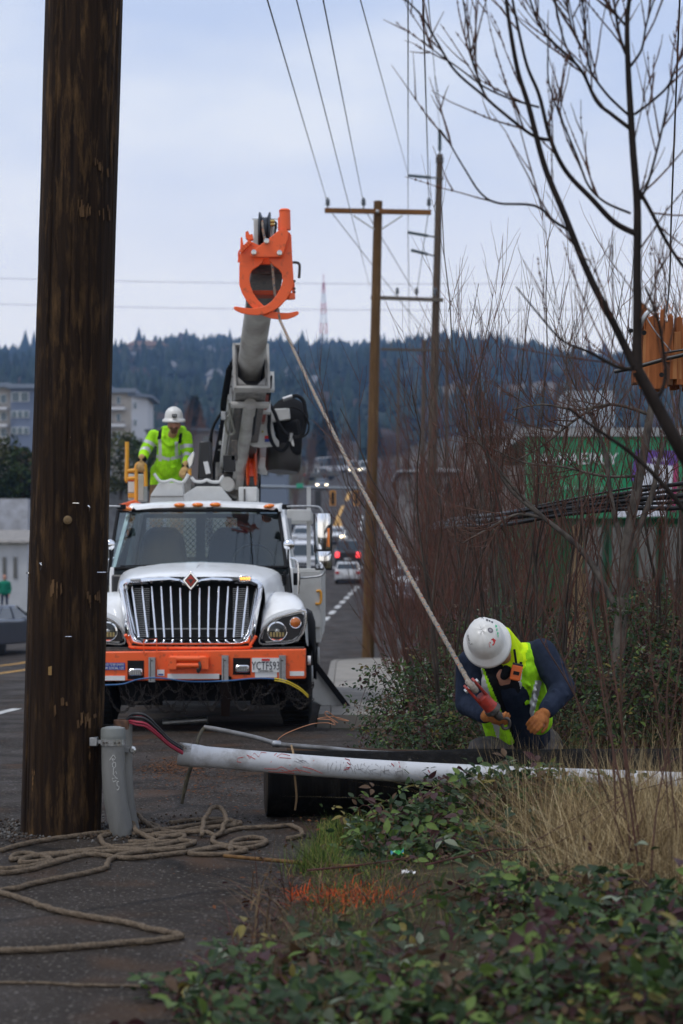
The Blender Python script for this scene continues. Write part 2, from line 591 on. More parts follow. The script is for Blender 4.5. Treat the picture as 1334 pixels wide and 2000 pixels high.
# raised concrete pavement beside the lorry, with its kerb
sw = MB()
pts = [(-.28, 22.4), (-.28, 50.0), (-.1, 51.5), (.3, 52.8), (.9, 53.6), (2.6, 54.0), (2.6, 22.4)]
n_ = 14
for a in range(n_):
    y0, y1 = 22.4 + a * 2.2, 22.4 + (a + 1) * 2.2 - .012
    xl0 = -.28 if y0 < 50 else -.28 + (y0 - 50) ** 2 * .09
    xl1 = -.28 if y1 < 50 else -.28 + (y1 - 50) ** 2 * .09
    sw.hexa([(xl0 + .16, y0, gz(y0) - .05), (2.6, y0, gz(y0) - .05), (2.6, y1, gz(y1) - .05), (xl1 + .16, y1, gz(y1) - .05),
             (xl0 + .16, y0, gz(y0) + .12), (2.6, y0, gz(y0) + .12), (2.6, y1, gz(y1) + .12), (xl1 + .16, y1, gz(y1) + .12)])
so = sw.build('pavement', concrete); so['kind'] = 'structure'
kb = MB()
for a in range(n_):
    y0, y1 = 22.4 + a * 2.2, 22.4 + (a + 1) * 2.2 - .012
    xl0 = -.28 if y0 < 50 else -.28 + (y0 - 50) ** 2 * .09
    xl1 = -.28 if y1 < 50 else -.28 + (y1 - 50) ** 2 * .09
    kb.hexa([(xl0, y0, gz(y0) - .05), (xl0 + .15, y0, gz(y0) - .05), (xl1 + .15, y1, gz(y1) - .05), (xl1, y1, gz(y1) - .05),
             (xl0 + .02, y0, gz(y0) + .13), (xl0 + .15, y0, gz(y0) + .13), (xl1 + .15, y1, gz(y1) + .13), (xl1 + .02, y1, gz(y1) + .13)])
ko = kb.build('kerb', M('kerb concrete', (.26, .24, .21), .8, c2=(.17, .16, .145), scale=3)); ko['kind'] = 'structure'

def strip(pts, w, mat, lift=.006):
    mb = MB()
    rows = []
    for i, p in enumerate(pts):
        a, b = pts[max(i - 1, 0)], pts[min(i + 1, len(pts) - 1)]
        d = Vector((b.x - a.x, b.y - a.y, 0)).normalized()
        s_ = Vector((d.y, -d.x, 0)) * w / 2
        z = gz(p.y) + lift
        rows.append([Vector((p.x - s_.x, p.y - s_.y, gz(p.y - s_.y) + lift)), Vector((p.x + s_.x, p.y + s_.y, gz(p.y + s_.y) + lift))])
    mb.loft(rows, cap=False, close=False)
    o = mb.build('road_marking', mat)
    o['kind'] = 'structure'
def dash_line(a, b, n, w, mat, duty=.5):
    for k in range(n):
        t0, t1 = k / n, (k + duty) / n
        strip([a.lerp(b, t0 + (t1 - t0) * q / 3) for q in range(4)], w, mat)
A, B = G(618, 1228), G(701, 1143)
dash_line(A, B, 9, .26, paintw, .55)
dash_line(G(703, 1036), G(707, 1004), 3, .35, paintw, .5)
dash_line(Vector((-4.35, 24.2, 0)), Vector((-4.0, 44, 0)), 3, .14, paintw, .34)
for off in (0, 1.35):
    a, b = Vector((-9.0 + off, 34, 0)), Vector((-8.1 + off, 62, 0))
    strip([a.lerp(b, q / 8) for q in range(9)], .16, painty)
    b2 = Vector((-8.6 + off * .4, 120, 0))
    strip([b.lerp(b2, q / 12) for q in range(13)], .16, painty)
strip([G(*p) for p in [(670, 988), (665, 1000), (659, 1013), (652, 1035)]], .34, painty)
strip([G(*p) for p in [(661.5, 1013), (665, 1028), (670, 1044)]], .34, painty)
strip([G(*p) for p in [(683, 961), (677, 978)]], .45, painty)
strip([G(*p) for p in [(683, 1057), (676, 1073)]], .34, painty)
strip([G(*p) for p in [(669, 1045), (675, 1051)]], .5, paintw)

# ------------------------------------------------------------------ wooded hill behind the town
def ridge(x):                                             # crest height at ~2000 m
    px = CXP + x * FPX / 2000
    t = np.interp(px, [-900, 0, 60, 220, 300, 420, 520, 640, 760, 900, 1100, 1400, 2400], [706, 722, 718, 712, 704, 698, 705, 706, 714, 726, 732, 738, 746])
    return EYE + (HYP - t) * 2000 / FPX
def hillz(x, y):
    t = (y - 640) / (2000 - 640)
    t = min(max(t, 0), 1)
    e = t ** .85
    base = 30 + (ridge(x) - 30) * e
    base += 9 * noise.noise(Vector((x * .006, y * .006, 3))) * math.sin(t * math.pi) * 2.4
    base += 7 * t * noise.noise(Vector((x * .011, 2.2, 0)))
    if y > 2000: base -= (y - 2000) * .06
    return base
hx = np.linspace(-1100, 1300, 70)
hy = np.concatenate([np.linspace(600, 2000, 44), [2200, 2600, 3200]])
hillm = M('hill soil', (.05, .05, .03), .95, c2=(.14, .11, .08), scale=.012, detail=4)
sheet('hill', [[(x * (.4 + .6 * y / 2000), y, hillz(x * (.4 + .6 * y / 2000), y) if y > 601 else 24) for x in hx] for y in hy], hillm)

def conifer_template(seed):
    r = random.Random(seed)
    V, F = [], []
    tiers = 4
    for k in range(tiers):
        zb = .12 + .2 * k
        zt = zb + .36 if k < tiers - 1 else 1.0
        rad = .24 * (1 - k / tiers) + .03
        b = len(V)
        n = 7
        for j in range(n):
            a = 2 * math.pi * (j + .5 * (k % 2)) / n
            rr = rad * r.uniform(.65, 1.2)
            V.append((rr * math.cos(a), rr * math.sin(a), zb - r.uniform(0, .06)))
        V.append((0, 0, zt))
        for j in range(n):
            F.append((b + j, b + (j + 1) % n, b + n))
    return np.array(V), np.array(F)
def blob_template(seed):
    r = random.Random(seed)
    V, F = [], []
    n, m = 7, 5
    for i in range(m):
        th = math.pi * (i + .3) / m
        for j in range(n):
            q = r.uniform(.7, 1.25)
            V.append((.34 * math.sin(th) * math.cos(2 * math.pi * j / n) * q, .34 * math.sin(th) * math.sin(2 * math.pi * j / n) * q, .5 - .42 * math.cos(th) * q))
    for i in range(m - 1):
        for j in range(n):
            k = (j + 1) % n
            F.append((i * n + j, i * n + k, (i + 1) * n + k)); F.append((i * n + j, (i + 1) * n + k, (i + 1) * n + j))
    return np.array(V), np.array(F)
def scatter(templates, pos, scale, rotz, pick, tilt=None):
    Vs, Fs, off, ids = [], [], 0, []
    for ti, (tv, tf) in enumerate(templates):
        sel = np.where(pick == ti)[0]
        if not len(sel): continue
        c, s_ = np.cos(rotz[sel]), np.sin(rotz[sel])
        x = tv[None, :, 0] * c[:, None] - tv[None, :, 1] * s_[:, None]
        y = tv[None, :, 0] * s_[:, None] + tv[None, :, 1] * c[:, None]
        z = np.repeat(tv[None, :, 2], len(sel), 0)
        W = np.stack([x, y, z], -1) * scale[sel][:, None, :] + pos[sel][:, None, :]
        F = tf[None] + (np.arange(len(sel)) * len(tv))[:, None, None] + off
        Vs.append(W.reshape(-1, 3)); Fs.append(F.reshape(-1, tf.shape[1]))
        ids.append(np.repeat(sel, len(tf)))
        off += len(sel) * len(tv)
    return np.concatenate(Vs), np.concatenate(Fs), np.concatenate(ids)
NT = 15000
ty = 640 + (rng.random(NT) ** .8) * 1400
ty[:1500] = 1960 + rng.random(1500) * 60
tpx = rng.uniform(-60, 1394, NT)
tx = (tpx - CXP) * ty / FPX
clear = np.array([noise.noise(Vector((a * .007, b * .0045, 9))) for a, b in zip(tx, ty)])
keep = (clear < .2) | (ty > 1990)
tx, ty = tx[keep], ty[keep]
NT = len(tx)
tz = np.array([hillz(a, b) for a, b in zip(tx, ty)])
hgt = rng.uniform(10, 22, NT) * np.where(ty > 1950, rng.choice([.35, .7, 1.15, 1.75], NT, p=[.5, .3, .14, .06]), 1)
pick = rng.choice(5, NT, p=[.28, .27, .25, .1, .1])
sc_ = np.stack([hgt * rng.uniform(.75, 1.25, NT), hgt * rng.uniform(.75, 1.25, NT), hgt * np.where(pick > 2, .7, 1)], 1)
V, F, ids = scatter([conifer_template(1), conifer_template(2), conifer_template(3), blob_template(4), blob_template(5)],
                    np.stack([tx, ty, tz - 1], 1), sc_, rng.uniform(0, 6.28, NT), pick)
fmats = [M('fir green', (.02, .034, .026), .9), M('dark fir green', (.012, .021, .018), .9), M('grey green firs', (.036, .048, .04), .9), M('bare winter wood', (.075, .055, .045), .95)]
tm = np.where(pick > 2, rng.choice([2, 3], NT), rng.choice([0, 1, 2], NT, p=[.4, .4, .2]))
fo = obj('hillside_forest', mesh_np('hillside_forest', V, F, fmats, tm[ids]))
tag(fo, 'dark evergreen forest covering the far hillside', 'forest', kind='stuff')

# houses on the hill
hwall = [M('pale house wall', (.6, .58, .54), .8), M('tan house wall', (.42, .34, .26), .8), M('grey house wall', (.36, .37, .4), .8)]
hroof = [M('grey roof', (.16, .16, .17), .8), M('brown roof', (.17, .11, .08), .8)]
def hill_house(px, py, w, h, k, label):
    y = 700
    while y < 1990:
        if P(px, py, y).z < hillz(P(px, py, y).x, y) + 2: break
        y += 15
    y -= 22
    c = P(px, py, y)
    c.z = min(c.z, hillz(c.x, y) + 3)
    e = empty('hill_house', (c.x, y, c.z - 6), label, 'house', 'houses on the far hillside')
    MB().box(c.x - w / 2, c.x + w / 2, y, y + 9, c.z - 6, c.z + h).build('wall', hwall[k % 3], e)
    mb = MB()
    mb.prism([(c.x - w / 2 - 1, y - 1, c.z + h), (c.x + w / 2 + 1, y - 1, c.z + h), (c.x + w / 2 - w * .2, y + 4.5, c.z + h + 4), (c.x - w / 2 + w * .2, y + 4.5, c.z + h + 4)], (0, 0, .6))
    mb.build('roof', hroof[k % 2], e)
    for q in (-.28, 0, .28):
        MB().box(c.x + q * w - w * .07, c.x + q * w + w * .07, y - .25, y + .1, c.z + h * .25, c.z + h * .7).build('window', MT['carglass'], e)
hill_house(594, 727, 22, 8, 0, 'white house on the far hillside to the right of the hoisting rope')
hill_house(540, 704, 12, 6, 1, 'small cream house on the hillside just right of the orange claw boom')
hill_house(50, 684, 17, 8, 1, 'tan house on the ridge to the left of the near pole')
hill_house(286, 690, 30, 5, 1, 'long tan house on the ridge above the apartment block')
hill_house(610, 762, 16, 5, 2, 'grey house half way up the hill behind the rope')
for q_ in ((120, 720, 9), (258, 712, 12), (330, 735, 10), (405, 700, 11), (420, 752, 9), (650, 735, 12), (575, 748, 10), (690, 720, 11)):
    hill_house(q_[0], q_[1], q_[2], 5, int(q_[0]) % 3, ('house among the hillside trees, %s' % {120: 'hidden left behind the near pole', 258: 'above the apartment block roof', 330: 'above the worker on the truck', 405: 'just left of the boom on the ridge', 420: 'left of the boom lower on the hill', 650: 'between the rope and the tan power pole', 575: 'just right of the boom', 690: 'beside the tan power pole'}[q_[0]]))
hill_house(980, 716, 15, 6, 0, 'pale house on the ridge behind the tall shrubs')

# red and white lattice mast on the ridge
e = empty('radio_mast', (P(632, 690, 1990).x, 1990, P(632, 690, 1990).z), 'red and white lattice radio mast on the ridge', 'mast')
b0, t0 = P(632, 690, 1990), P(632, 552, 1990)
mr_, mw_ = M('mast red', (.55, .09, .08), .6), M('mast white', (.7, .7, .7), .6)
for k in range(7):
    mb = MB()
    a, b = b0.lerp(t0, k / 7), b0.lerp(t0, (k + 1) / 7)
    w0, w1 = 4.6 * (1 - k / 7 * .85), 4.6 * (1 - (k + 1) / 7 * .85)
    for s1 in (-1, 1):
        mb.cyl(a + Vector((s1 * w0, 0, 0)), b + Vector((s1 * w1, 0, 0)), .55, 5)
        mb.cyl(a + Vector((s1 * w0, 0, 0)), b - Vector((s1 * w1, 0, 0)), .32, 4)
    mb.cyl(a + Vector((-w0, 0, 0)), a + Vector((w0, 0, 0)), .35, 4)
    mb.build('lattice_section', mr_ if k % 2 == 0 else mw_, e)
MB().cyl(t0, t0 + Vector((0, 0, 9)), .4, 5).build('antenna', mr_, e)

# air between here and the hill
hzm = bpy.data.materials.new('air'); hzm.use_nodes = True
hzm.node_tree.nodes.clear()
ho = hzm.node_tree.nodes.new('ShaderNodeOutputMaterial')
pv = hzm.node_tree.nodes.new('ShaderNodeVolumePrincipled')
pv.inputs['Color'].default_value = (.32, .55, 1.0, 1)
pv.inputs['Density'].default_value = .00019
hzm.node_tree.links.new(pv.outputs[0], ho.inputs['Volume'])
hb = MB().box(-2700, 2700, -70, 3500, -3, 345).build('haze', hzm)
hb['kind'] = 'stuff'
# ================================================================== BACKGROUND: BUILDINGS, POLES, TRAFFIC
def wallrect(px0, px1, py0, py1, y):
    a, b_ = P(px0, py1, y), P(px1, py0, y)
    return a.x, b_.x, a.z, b_.z
# ---------------- apartment block
YAp = 330
apt = empty('apartment_block', (P(130, 0, YAp).x, YAp, gz(YAp)), 'grey and cream four storey apartment block with balconies behind the near pole', 'building')
cream, bluegrey, palew = M('cream siding', (.42, .38, .33), .8), M('blue grey siding', (.17, .2, .27), .8), M('white siding', (.6, .6, .62), .8)
winm, winfr = M('apartment glass', (.08, .12, .14), .15), M('window frame white', (.6, .62, .62), .6)
x0, x1, z0, z1 = wallrect(-80, 22, 757, 880, YAp)
zbase = gz(YAp) - 4
zb0 = P(0, 880, YAp).z - 6
MB().box(x0, x1, YAp, YAp + 14, zbase, z1).build('wall', cream, apt)
x2, x3, _, z3 = wallrect(22, 216, 760, 880, YAp)
MB().box(x2, x3, YAp - .8, YAp + 14, zbase, z3).build('wall', bluegrey, apt)
x4, x5, _, z5 = wallrect(216, 257, 768, 880, YAp)
MB().box(x4 + .01, x5, YAp - .3, YAp + 14, zbase, z5).build('wall', cream, apt)
x6, x7, _, z7 = wallrect(257, 284, 779, 880, YAp)
wall_r = MB(); wall_r.hexa([(x6 + .01, YAp - .3, zbase), (x7, YAp + 3, zbase), (x7, YAp + 14, zbase), (x6, YAp + 14, zbase), (x6 + .01, YAp - .3, z7 + .4), (x7, YAp + 3, z7 + .4), (x7, YAp + 14, z7 + .4), (x6, YAp + 14, z7 + .4)])
wall_r.build('wall', palew, apt)
mb = MB()
for (a, b_, z, dy) in ((x0, x2, z1, -1.2), (x2 - .6, x3, z3, -1.8), (x4 - .5, x5 + .8, z5, -1.4)):
    mb.box(a, b_, YAp + dy, YAp + 14.5, z, z + .7)
mb.hexa([(x6 - .5, YAp - 1.2, z7 + .4), (x7 + 1, YAp + 2, z7 + .4), (x7 + 1, YAp + 15, z7 + .4), (x6, YAp + 15, z7 + .4), (x6 - .5, YAp - 1.2, z7 + 1.1), (x7 + 1, YAp + 2, z7 + .8), (x7 + 1, YAp + 15, z7 + .8), (x6, YAp + 15, z7 + 1.1)])
mb.build('roof', M('apartment roof', (.2, .23, .28), .7), apt)
def win(px, py, w, h, dy, bars=1):
    a, b_, c, d = wallrect(px - w / 2, px + w / 2, py - h / 2, py + h / 2, YAp)
    f = MB().box(a, b_, YAp + dy - .12, YAp + dy, c, d).build('window', winfr, apt)
    for k in range(bars):
        u0 = a + (b_ - a) * (k + .12) / bars; u1 = a + (b_ - a) * (k + .88) / bars
        MB().box(u0, u1, YAp + dy - .2, YAp + dy - .1, c + (d - c) * .08, d - (d - c) * .08).build('pane', winm, f)
for py in (776, 810, 842):
    win(41, py, 35, 19 if py < 800 else 14, -.8, 2 if py < 800 else 3)
    win(7, py + 3, 13, 18, 0)
for py in (776, 810, 845, 878):
    win(232, py + 6, 9, 16, -.3)
for py in (792, 825, 858):
    win(264.5, py, 5, 13, -.05)
    for p0, p1 in ((218, 246), (-5, 17)):
        a, b_, c, d = wallrect(p0, p1, py + 5, py + 10, YAp)
        bal = MB().box(a, b_, YAp - 1.9, YAp - .3, c, c + .45).build('balcony', palew, apt)
        mb = MB()
        mb.box(a, b_, YAp - 1.9, YAp - 1.84, d + .35, d + .45)
        for q in range(9): mb.box(a + (b_ - a) * q / 8 - .03, a + (b_ - a) * q / 8 + .03, YAp - 1.89, YAp - 1.85, c, d + .4)
        mb.build('railing', MT['dsteel'], bal)
for px, w in ((26, 4), (35, 5), (50, 5)):
    a, b_, c, d = wallrect(px - w / 2, px + w / 2, 752, 760, YAp + 6)
    MB().box(a, b_, YAp + 5, YAp + 6, c, d).build('roof_vent', palew, apt)
# ---------------- white low building at the left, retaining wall above it
YLb = 92
wb = empty('white_building', (P(0, 0, YLb).x, YLb, gz(YLb)), 'low white roadside building with narrow windows at the left edge', 'building')
a, b_, c, d = wallrect(-260, 53, 1060, 1190, YLb)
whitewall = M('whitewash', (.5, .51, .53), .8, c2=(.42, .43, .45), scale=.8)
MB().box(a, b_, YLb, YLb + 8, gz(YLb) - .2, d).build('wall', whitewall, wb)
mb = MB(); zr = P(0, 1034, YLb + 7).z
mb.hexa([(a, YLb - .3, d), (b_ + .15, YLb - .3, d), (b_ + .15, YLb + 8, d), (a, YLb + 8, d), (a, YLb - .2, d + .12), (b_ + .1, YLb - .2, d + .12), (b_ + .1, YLb + 8, zr), (a, YLb + 8, zr)])
mb.build('roof', M('grey shingle roof', (.3, .28, .26), .9, c2=(.2, .19, .18), scale=3), wb)
for px in (9, 30, -22, -60):
    q = wallrect(px - 4, px + 4, 1087, 1130, YLb)
    f = MB().box(q[0], q[1], YLb - .04, YLb + .02, q[2], q[3]).build('window', M('window surround', (.25, .25, .26), .7), wb)
    MB().box(q[0] + .03, q[1] - .03, YLb - .06, YLb - .02, q[2] + .05, q[3] - .05).build('pane', MT['carglass'], f)
a, b_, c, d = wallrect(-260, 54, 974, 1040, 104)
rwl = MB(); rwl.box(a, b_, 104, 105, gz(104) - .5, d)
tag(rwl.build('retaining_wall', M('stained white wall', (.45, .46, .5), .85, c2=(.3, .3, .31), scale=1.5), None, loc=((a + b_) / 2, 104, gz(104))), 'stained pale retaining wall above the low white building', 'wall')
# ---------------- green shop building at the right
YGb = 45
gb_ = empty('green_building', (P(1250, 0, YGb).x, YGb, gz(YGb)), 'green fronted shop with white lettering behind the shrubs', 'building')
greenm = M('green fascia', (.01, .29, .12), .5, c2=(.009, .24, .095), scale=1)
a, b_, c, d = wallrect(1030, 1720, 853, 1012, YGb)
MB().box(a, b_, YGb, YGb + .5, c, d).build('fascia', greenm, gb_)
MB().box(a, b_, YGb + .3, YGb + 12, gz(YGb) - .2, c).build('wall', M('dark green wall', (.012, .1, .04), .6), gb_)
q = wallrect(1020, 1720, 836, 853, YGb)
MB().box(q[0], q[1], YGb - .15, YGb + 12, q[2], q[3]).build('parapet', M('grey parapet', (.3, .31, .31), .7), gb_)
q = wallrect(1098, 1190, 770, 838, YGb + 6)
MB().box(q[0], q[1], YGb + 5, YGb + 7, q[2], q[3]).build('roof_unit', M('pale roof unit', (.3, .34, .38), .6), gb_)
for k in range(7):
    x_ = 1140 + k * 52
    q = wallrect(x_, x_ + 44, 1024, 1160, YGb)
    f = MB().box(q[0], q[1], YGb + .2, YGb + .34, q[2], q[3]).build('window', M('green frame', (.01, .09, .04), .5), gb_)
    MB().box(q[0] + .06, q[1] - .06, YGb + .16, YGb + .22, q[2] + .06, q[3] - .06).build('pane', MT['carglass'], f)
signw = M('white sign letters', (.68, .69, .7), .5)
text('sign_lettering', 'JAWAERLY', .36, P(1125, 897, YGb - .04), (R(90), 0, 0), signw, gb_, .02, sx=1.1)
text('sign_lettering', 'paulie mocha bar', .17, P(1130, 952, YGb - .04), (R(90), 0, 0), M('pale green letters', (.25, .42, .33), .5), gb_, .015)
text('sign_lettering', 'plants', .3, P(1166, 980, YGb - .04), (R(90), 0, 0), signw, gb_, .02)
sg_ = empty('shop_banner', P(1265, 1010, YGb - .4), 'purple and white shop poster on the green building', 'poster')
purp = M('purple poster', (.1, .04, .25), .5)
MB().prism([P(x_, y_, YGb - .35) for x_, y_ in ((1242, 878), (1330, 880), (1318, 925), (1232, 940))], (0, .06, 0)).build('header', purp, sg_)
MB().prism([P(x_, y_, YGb - .37) for x_, y_ in ((1262, 905), (1315, 910), (1312, 950), (1300, 1008), (1200, 1010), (1240, 945))], (0, .06, 0)).build('sheet', M('poster white', (.62, .64, .7), .6), sg_)
text('lettering', 'ghosty', .13, P(1288, 897, YGb - .38), (R(90), 0, 0), signw, sg_, .004)
MB().prism([P(x_, y_, YGb - .36) for x_, y_ in ((1316, 905), (1326, 905), (1320, 1000), (1312, 1000))], (0, .06, 0)).build('edge_strip', M('magenta strip', (.35, .03, .12), .5), sg_)
# ---------------- low pale buildings behind the thicket and by the far road
def shed(px0, px1, py0, py1, y, dpt, mat, label, roofm=None, name='roadside_building', wins=3, flat=.22):
    a, b_, c, d = wallrect(px0, px1, py0, py1, y)
    e = empty(name, ((a + b_) / 2, y, gz(y)), label, 'building')
    MB().box(a, b_, y, y + dpt, min(gz(y), c) - .3, d).build('wall', mat, e)
    h = (d - c) * flat
    mb = MB(); mb.prism([(a - .3, y - .4, d), (b_ + .3, y - .4, d), (b_ + .3, y - .4, d + h * .35), ((a + b_) / 2, y - .4, d + h), (a - .3, y - .4, d + h * .35)], (0, dpt + .8, 0))
    mb.build('roof', roofm or hroof[0], e)
    for k in range(wins):
        u0, u1 = a + (b_ - a) * (k + .28) / wins, a + (b_ - a) * (k + .72) / wins
        MB().box(u0, u1, y - .06, y + .02, c + (d - c) * .35, c + (d - c) * .75).build('window', MT['carglass'], e)
    return e
shed(785, 940, 922, 1010, 120, 12, M('pale shop wall', (.3, .29, .28), .8, c2=(.08, .07, .07), scale=1.2), 'long pale roofed shop behind the reddish thicket', M('white flat roof', (.42, .44, .46), .7), wins=6, flat=.08)
shed(930, 1040, 855, 990, 95, 10, M('cream shop wall', (.22, .19, .17), .8), 'cream building behind the thicket beside the green shop', wins=3)
shed(597, 625, 905, 945, 345, 10, M('grey gable wall', (.45, .44, .43), .8), 'small grey gabled house at the top of the far road', wins=2)
shed(505, 560, 890, 950, 210, 9, M('blue grey house wall', (.16, .19, .24), .8), 'blue grey house below the auger beside the far road', wins=2)
shed(420, 500, 880, 960, 260, 9, M('dull tan wall', (.3, .24, .19), .8), 'tan house behind the boom turret', wins=2)
shed(640, 700, 868, 905, 470, 12, M('brown dwelling wall', (.2, .16, .14), .8), 'brown dwelling above the crest of the road', wins=4)
shed(286, 420, 842, 880, 300, 10, M('dim brown wall', (.16, .13, .11), .8), 'low brown house behind the worker on the truck', M('dark slate', (.12, .12, .13), .8), wins=4)
# ---------------- line poles and wires
def wood_pole(name, bx, by, tx_, ty_, y, r0, r1, label, wmat):
    b_, t_ = P(bx, by, y), P(tx_, ty_, y)
    e = empty(name, b_, label, 'pole')
    rows = []
    for i in range(13):
        c = b_.lerp(t_, i / 12); r = r0 + (r1 - r0) * i / 12
        rows.append([c + Vector((math.cos(a), math.sin(a), 0)) * r * (1 + .04 * noise.noise(Vector((math.cos(a), math.sin(a), i * .7)))) for a in [k * math.pi / 8 for k in range(16)]])
    MB().loft(rows).build('shaft', wmat, e, 60)
    return e
tanw = bpy.data.materials.new('tan pole wood'); tanw.use_nodes = True
pole_shader(tanw, (.075, .04, .016), (.15, .085, .036), (.22, .135, .065), .6)
greyw = bpy.data.materials.new('grey pole wood'); greyw.use_nodes = True
pole_shader(greyw, (.06, .043, .03), (.13, .095, .07), (.2, .155, .11), .5)
ins = M('grey insulator', (.09, .11, .13), .4)
def insulator(e, c, h=.3, r=.075):
    MB().lathe(c, (0, 0, 1), [(.02, 0), (.02, h * .25), (r, h * .3), (r * .6, h * .42), (r, h * .5), (r * .55, h * .62), (r * .9, h * .7), (r * .4, h * .95), (.01, h)], 10).build('insulator', ins, e, 40)
YA_ = 54
pa = wood_pole('line_pole', 718.5, 1296, 738.5, 393, YA_, .168, .118, 'tan wooden power pole with one crossarm standing beside the truck lane', tanw)
MB().bar(P(634, 411, YA_ - .2), P(842, 415, YA_ - .2), .11, .125).build('crossarm', M('crossarm wood', (.2, .09, .03), .8, c2=(.13, .06, .02), scale=9, stretch=(.2, 1, 1)), pa)
for s_ in ((690, 421), (786, 421)):
    MB().bar(P(*s_, YA_ - .24), P(738 + (-7 if s_[0] < 738 else 7), 448, YA_ - .24), .012, .04).build('brace', MT['steel'], pa)
MB().lathe(P(737, 413, YA_ - .26), (0, -1, 0), [(.05, 0), (.05, .02), (.02, .04)], 10).build('bolt', MT['steel'], pa)
for x_ in (640, 710, 838): insulator(pa, P(x_, 407, YA_ - .2))
YB_ = 72
pbx = wood_pole('transmission_pole', 838, 1150, 859, 302, YB_, .2, .115, 'taller grey wooden pole with side-mounted insulators behind the shrubs', greyw)
def rodins(e, a, b_, y, r=.075):
    A_, B_ = P(*a, y), P(*b_, y)
    d = B_ - A_; n = 9
    prof = []
    for k in range(n): prof += [(r, d.length * k / n), (r * .5, d.length * (k + .5) / n)]
    MB().lathe(A_, d, [(.02, -.05)] + prof + [(.03, d.length)], 10).build('rod_insulator', M('dark insulator', (.03, .06, .07), .4), e, 40)
    MB().cyl(B_, B_ + d.normalized() * .45, .03, 6).build('insulator_base', MT['dsteel'], e)
rodins(pbx, (799, 343), (843, 347), YB_ - .1); rodins(pbx, (798, 454), (838, 461), YB_ - .1); rodins(pbx, (805, 489), (837, 497), YB_ - .1)
rodins(pbx, (859, 256), (859, 296), YB_, .08)
for y_ in (312, 318): MB().lathe(P(858.7, y_, YB_), (0, 0, 1), [(.14, 0), (.15, .04), (.14, .08)], 14).build('band', MT['dsteel'], pbx)
MB().bar(P(724, 581, YB_ - .25), P(866, 586, YB_ - .25), .12, .13).build('crossarm', M('grey crossarm', (.13, .11, .09), .8), pbx)
for x_ in (776, 814, 850): insulator(pbx, P(x_, 579, YB_ - .25), .34, .08)
pc_ = wood_pole('line_pole', 822, 1120, 829, 664, 118, .17, .12, 'distant brown pole with a crossarm among the thicket stems', greyw)
MB().bar(P(744, 682, 117.8), P(876, 685, 117.8), .13, .15).build('crossarm', M('dull crossarm', (.1, .085, .07), .8), pc_)
for x_ in (764, 800, 862): insulator(pc_, P(x_, 681, 117.8), .4, .1)
wood_pole('line_pole', 872, 1110, 873, 662, 150, .17, .12, 'slim distant pole rising above the thicket beside the tall grey one', greyw)
wood_pole('line_pole', 775, 1100, 779, 700, 165, .16, .11, 'distant bare pole just right of the tan power pole', greyw)
wood_pole('line_pole', 697, 935, 702, 812, 320, .2, .13, 'tiny far pole left of the tan power pole', greyw)
wirem = M('aluminium wire', (.09, .1, .12), .5)
def wire(a, b_, r, label, sag=0.0):
    A_, B_ = P(*a), P(*b_)
    pts = [A_.lerp(B_, k / 16) + Vector((0, 0, -sag * 4 * (k / 16) * (1 - k / 16))) for k in range(17)]
    tag(MB().tube(pts, r, 5).build('power_line', wirem, None, loc=A_), label, 'wire')
wire((640, 397, YA_ - .2), (515, -24, 19), .009, 'leftmost overhead wire running to the left end of the crossarm')
wire((722, 560, YB_), (569, -40, 20), .0085, 'second overhead wire from the left passing behind the crossarm')
wire((710, 397, YA_ - .2), (624, -36, 20), .009, 'overhead wire running to the middle insulator of the crossarm')
wire((798, 344, YB_), (693, -40, 22), .0085, 'overhead wire running to the topmost side-mounted rod insulator')
wire((797, 455, YB_), (797, -40, 22), .0095, 'vertical looking overhead wire beside the tall grey pole')
wire((838, 400, YA_ - .2), (825, -40, 20), .011, 'overhead wire running to the right end of the crossarm')
wire((859, 256, YB_), (833, -40, 26), .0085, 'overhead wire running to the very top of the tall grey pole')
wire((640, 405, YA_), (776, 580, YB_ - .2), .012, 'wire from the crossarm left end on to the tall grey pole')
wire((710, 405, YA_), (814, 578, YB_ - .2), .012, 'wire from the crossarm middle on to the tall grey pole')
wire((838, 405, YA_), (813, 580, YB_ - .2), .012, 'wire from the crossarm right end on to the tall grey pole')
wire((776, 582, YB_ - .2), (862, 683, 117.8), .016, 'wire sagging from the tall grey pole to the farther crossarm')
wire((797, 456, YB_), (800, 682, 117.8), .016, 'wire from the middle rod insulator to the farther crossarm')
wire((-60, 592, 420), (1400, 600, 420), .05, 'faint upper cross-street wire before the far hill', 1)
wire((-60, 542, 420), (1400, 548, 420), .05, 'faint lower cross-street wire high above the far hill', 1)
# ---------------- signal gantry over the street
YS_ = 108
mast = empty('traffic_signal', (P(476, 0, YS_).x, YS_, gz(YS_)), 'grey traffic signal mast arm spanning the far street', 'traffic signal')
galv = M('dull galvanised', (.22, .25, .28), .5, .3)
MB().tube([(P(476, 0, YS_).x, YS_, gz(YS_)), (P(476, 0, YS_).x, YS_, P(0, 945, YS_).z + .5)], [.16, .12], 12).build('mast', galv, mast, 60)
MB().tube([P(476, 950, YS_), P(716, 954, YS_)], [.1, .06], 10).build('arm', galv, mast, 60)
for x_, m_ in ((650, 0), (696, 0), (621, 1)):
    q0, q1 = P(x_ - 6, 988, YS_ - .1), P(x_ + 6, 958, YS_ - .1)
    if m_ == 0:
        hd_ = MB().box(q0.x, q1.x, YS_ - .2, YS_ - .12, q0.z, q1.z).build('signal_head', M('signal yellow', (.5, .22, .03), .5), mast)
        MB().box(q0.x + .09, q1.x - .09, YS_ - .24, YS_ - .19, q0.z + .09, q1.z - .09).build('signal_back', MT['ink'], hd_)
    else:
        MB().box(q0.x + .0, q1.x - .0, YS_ - .2, YS_, q0.z - .15, q1.z).build('signal_head', MT['blackp'], mast, bevel=.03)
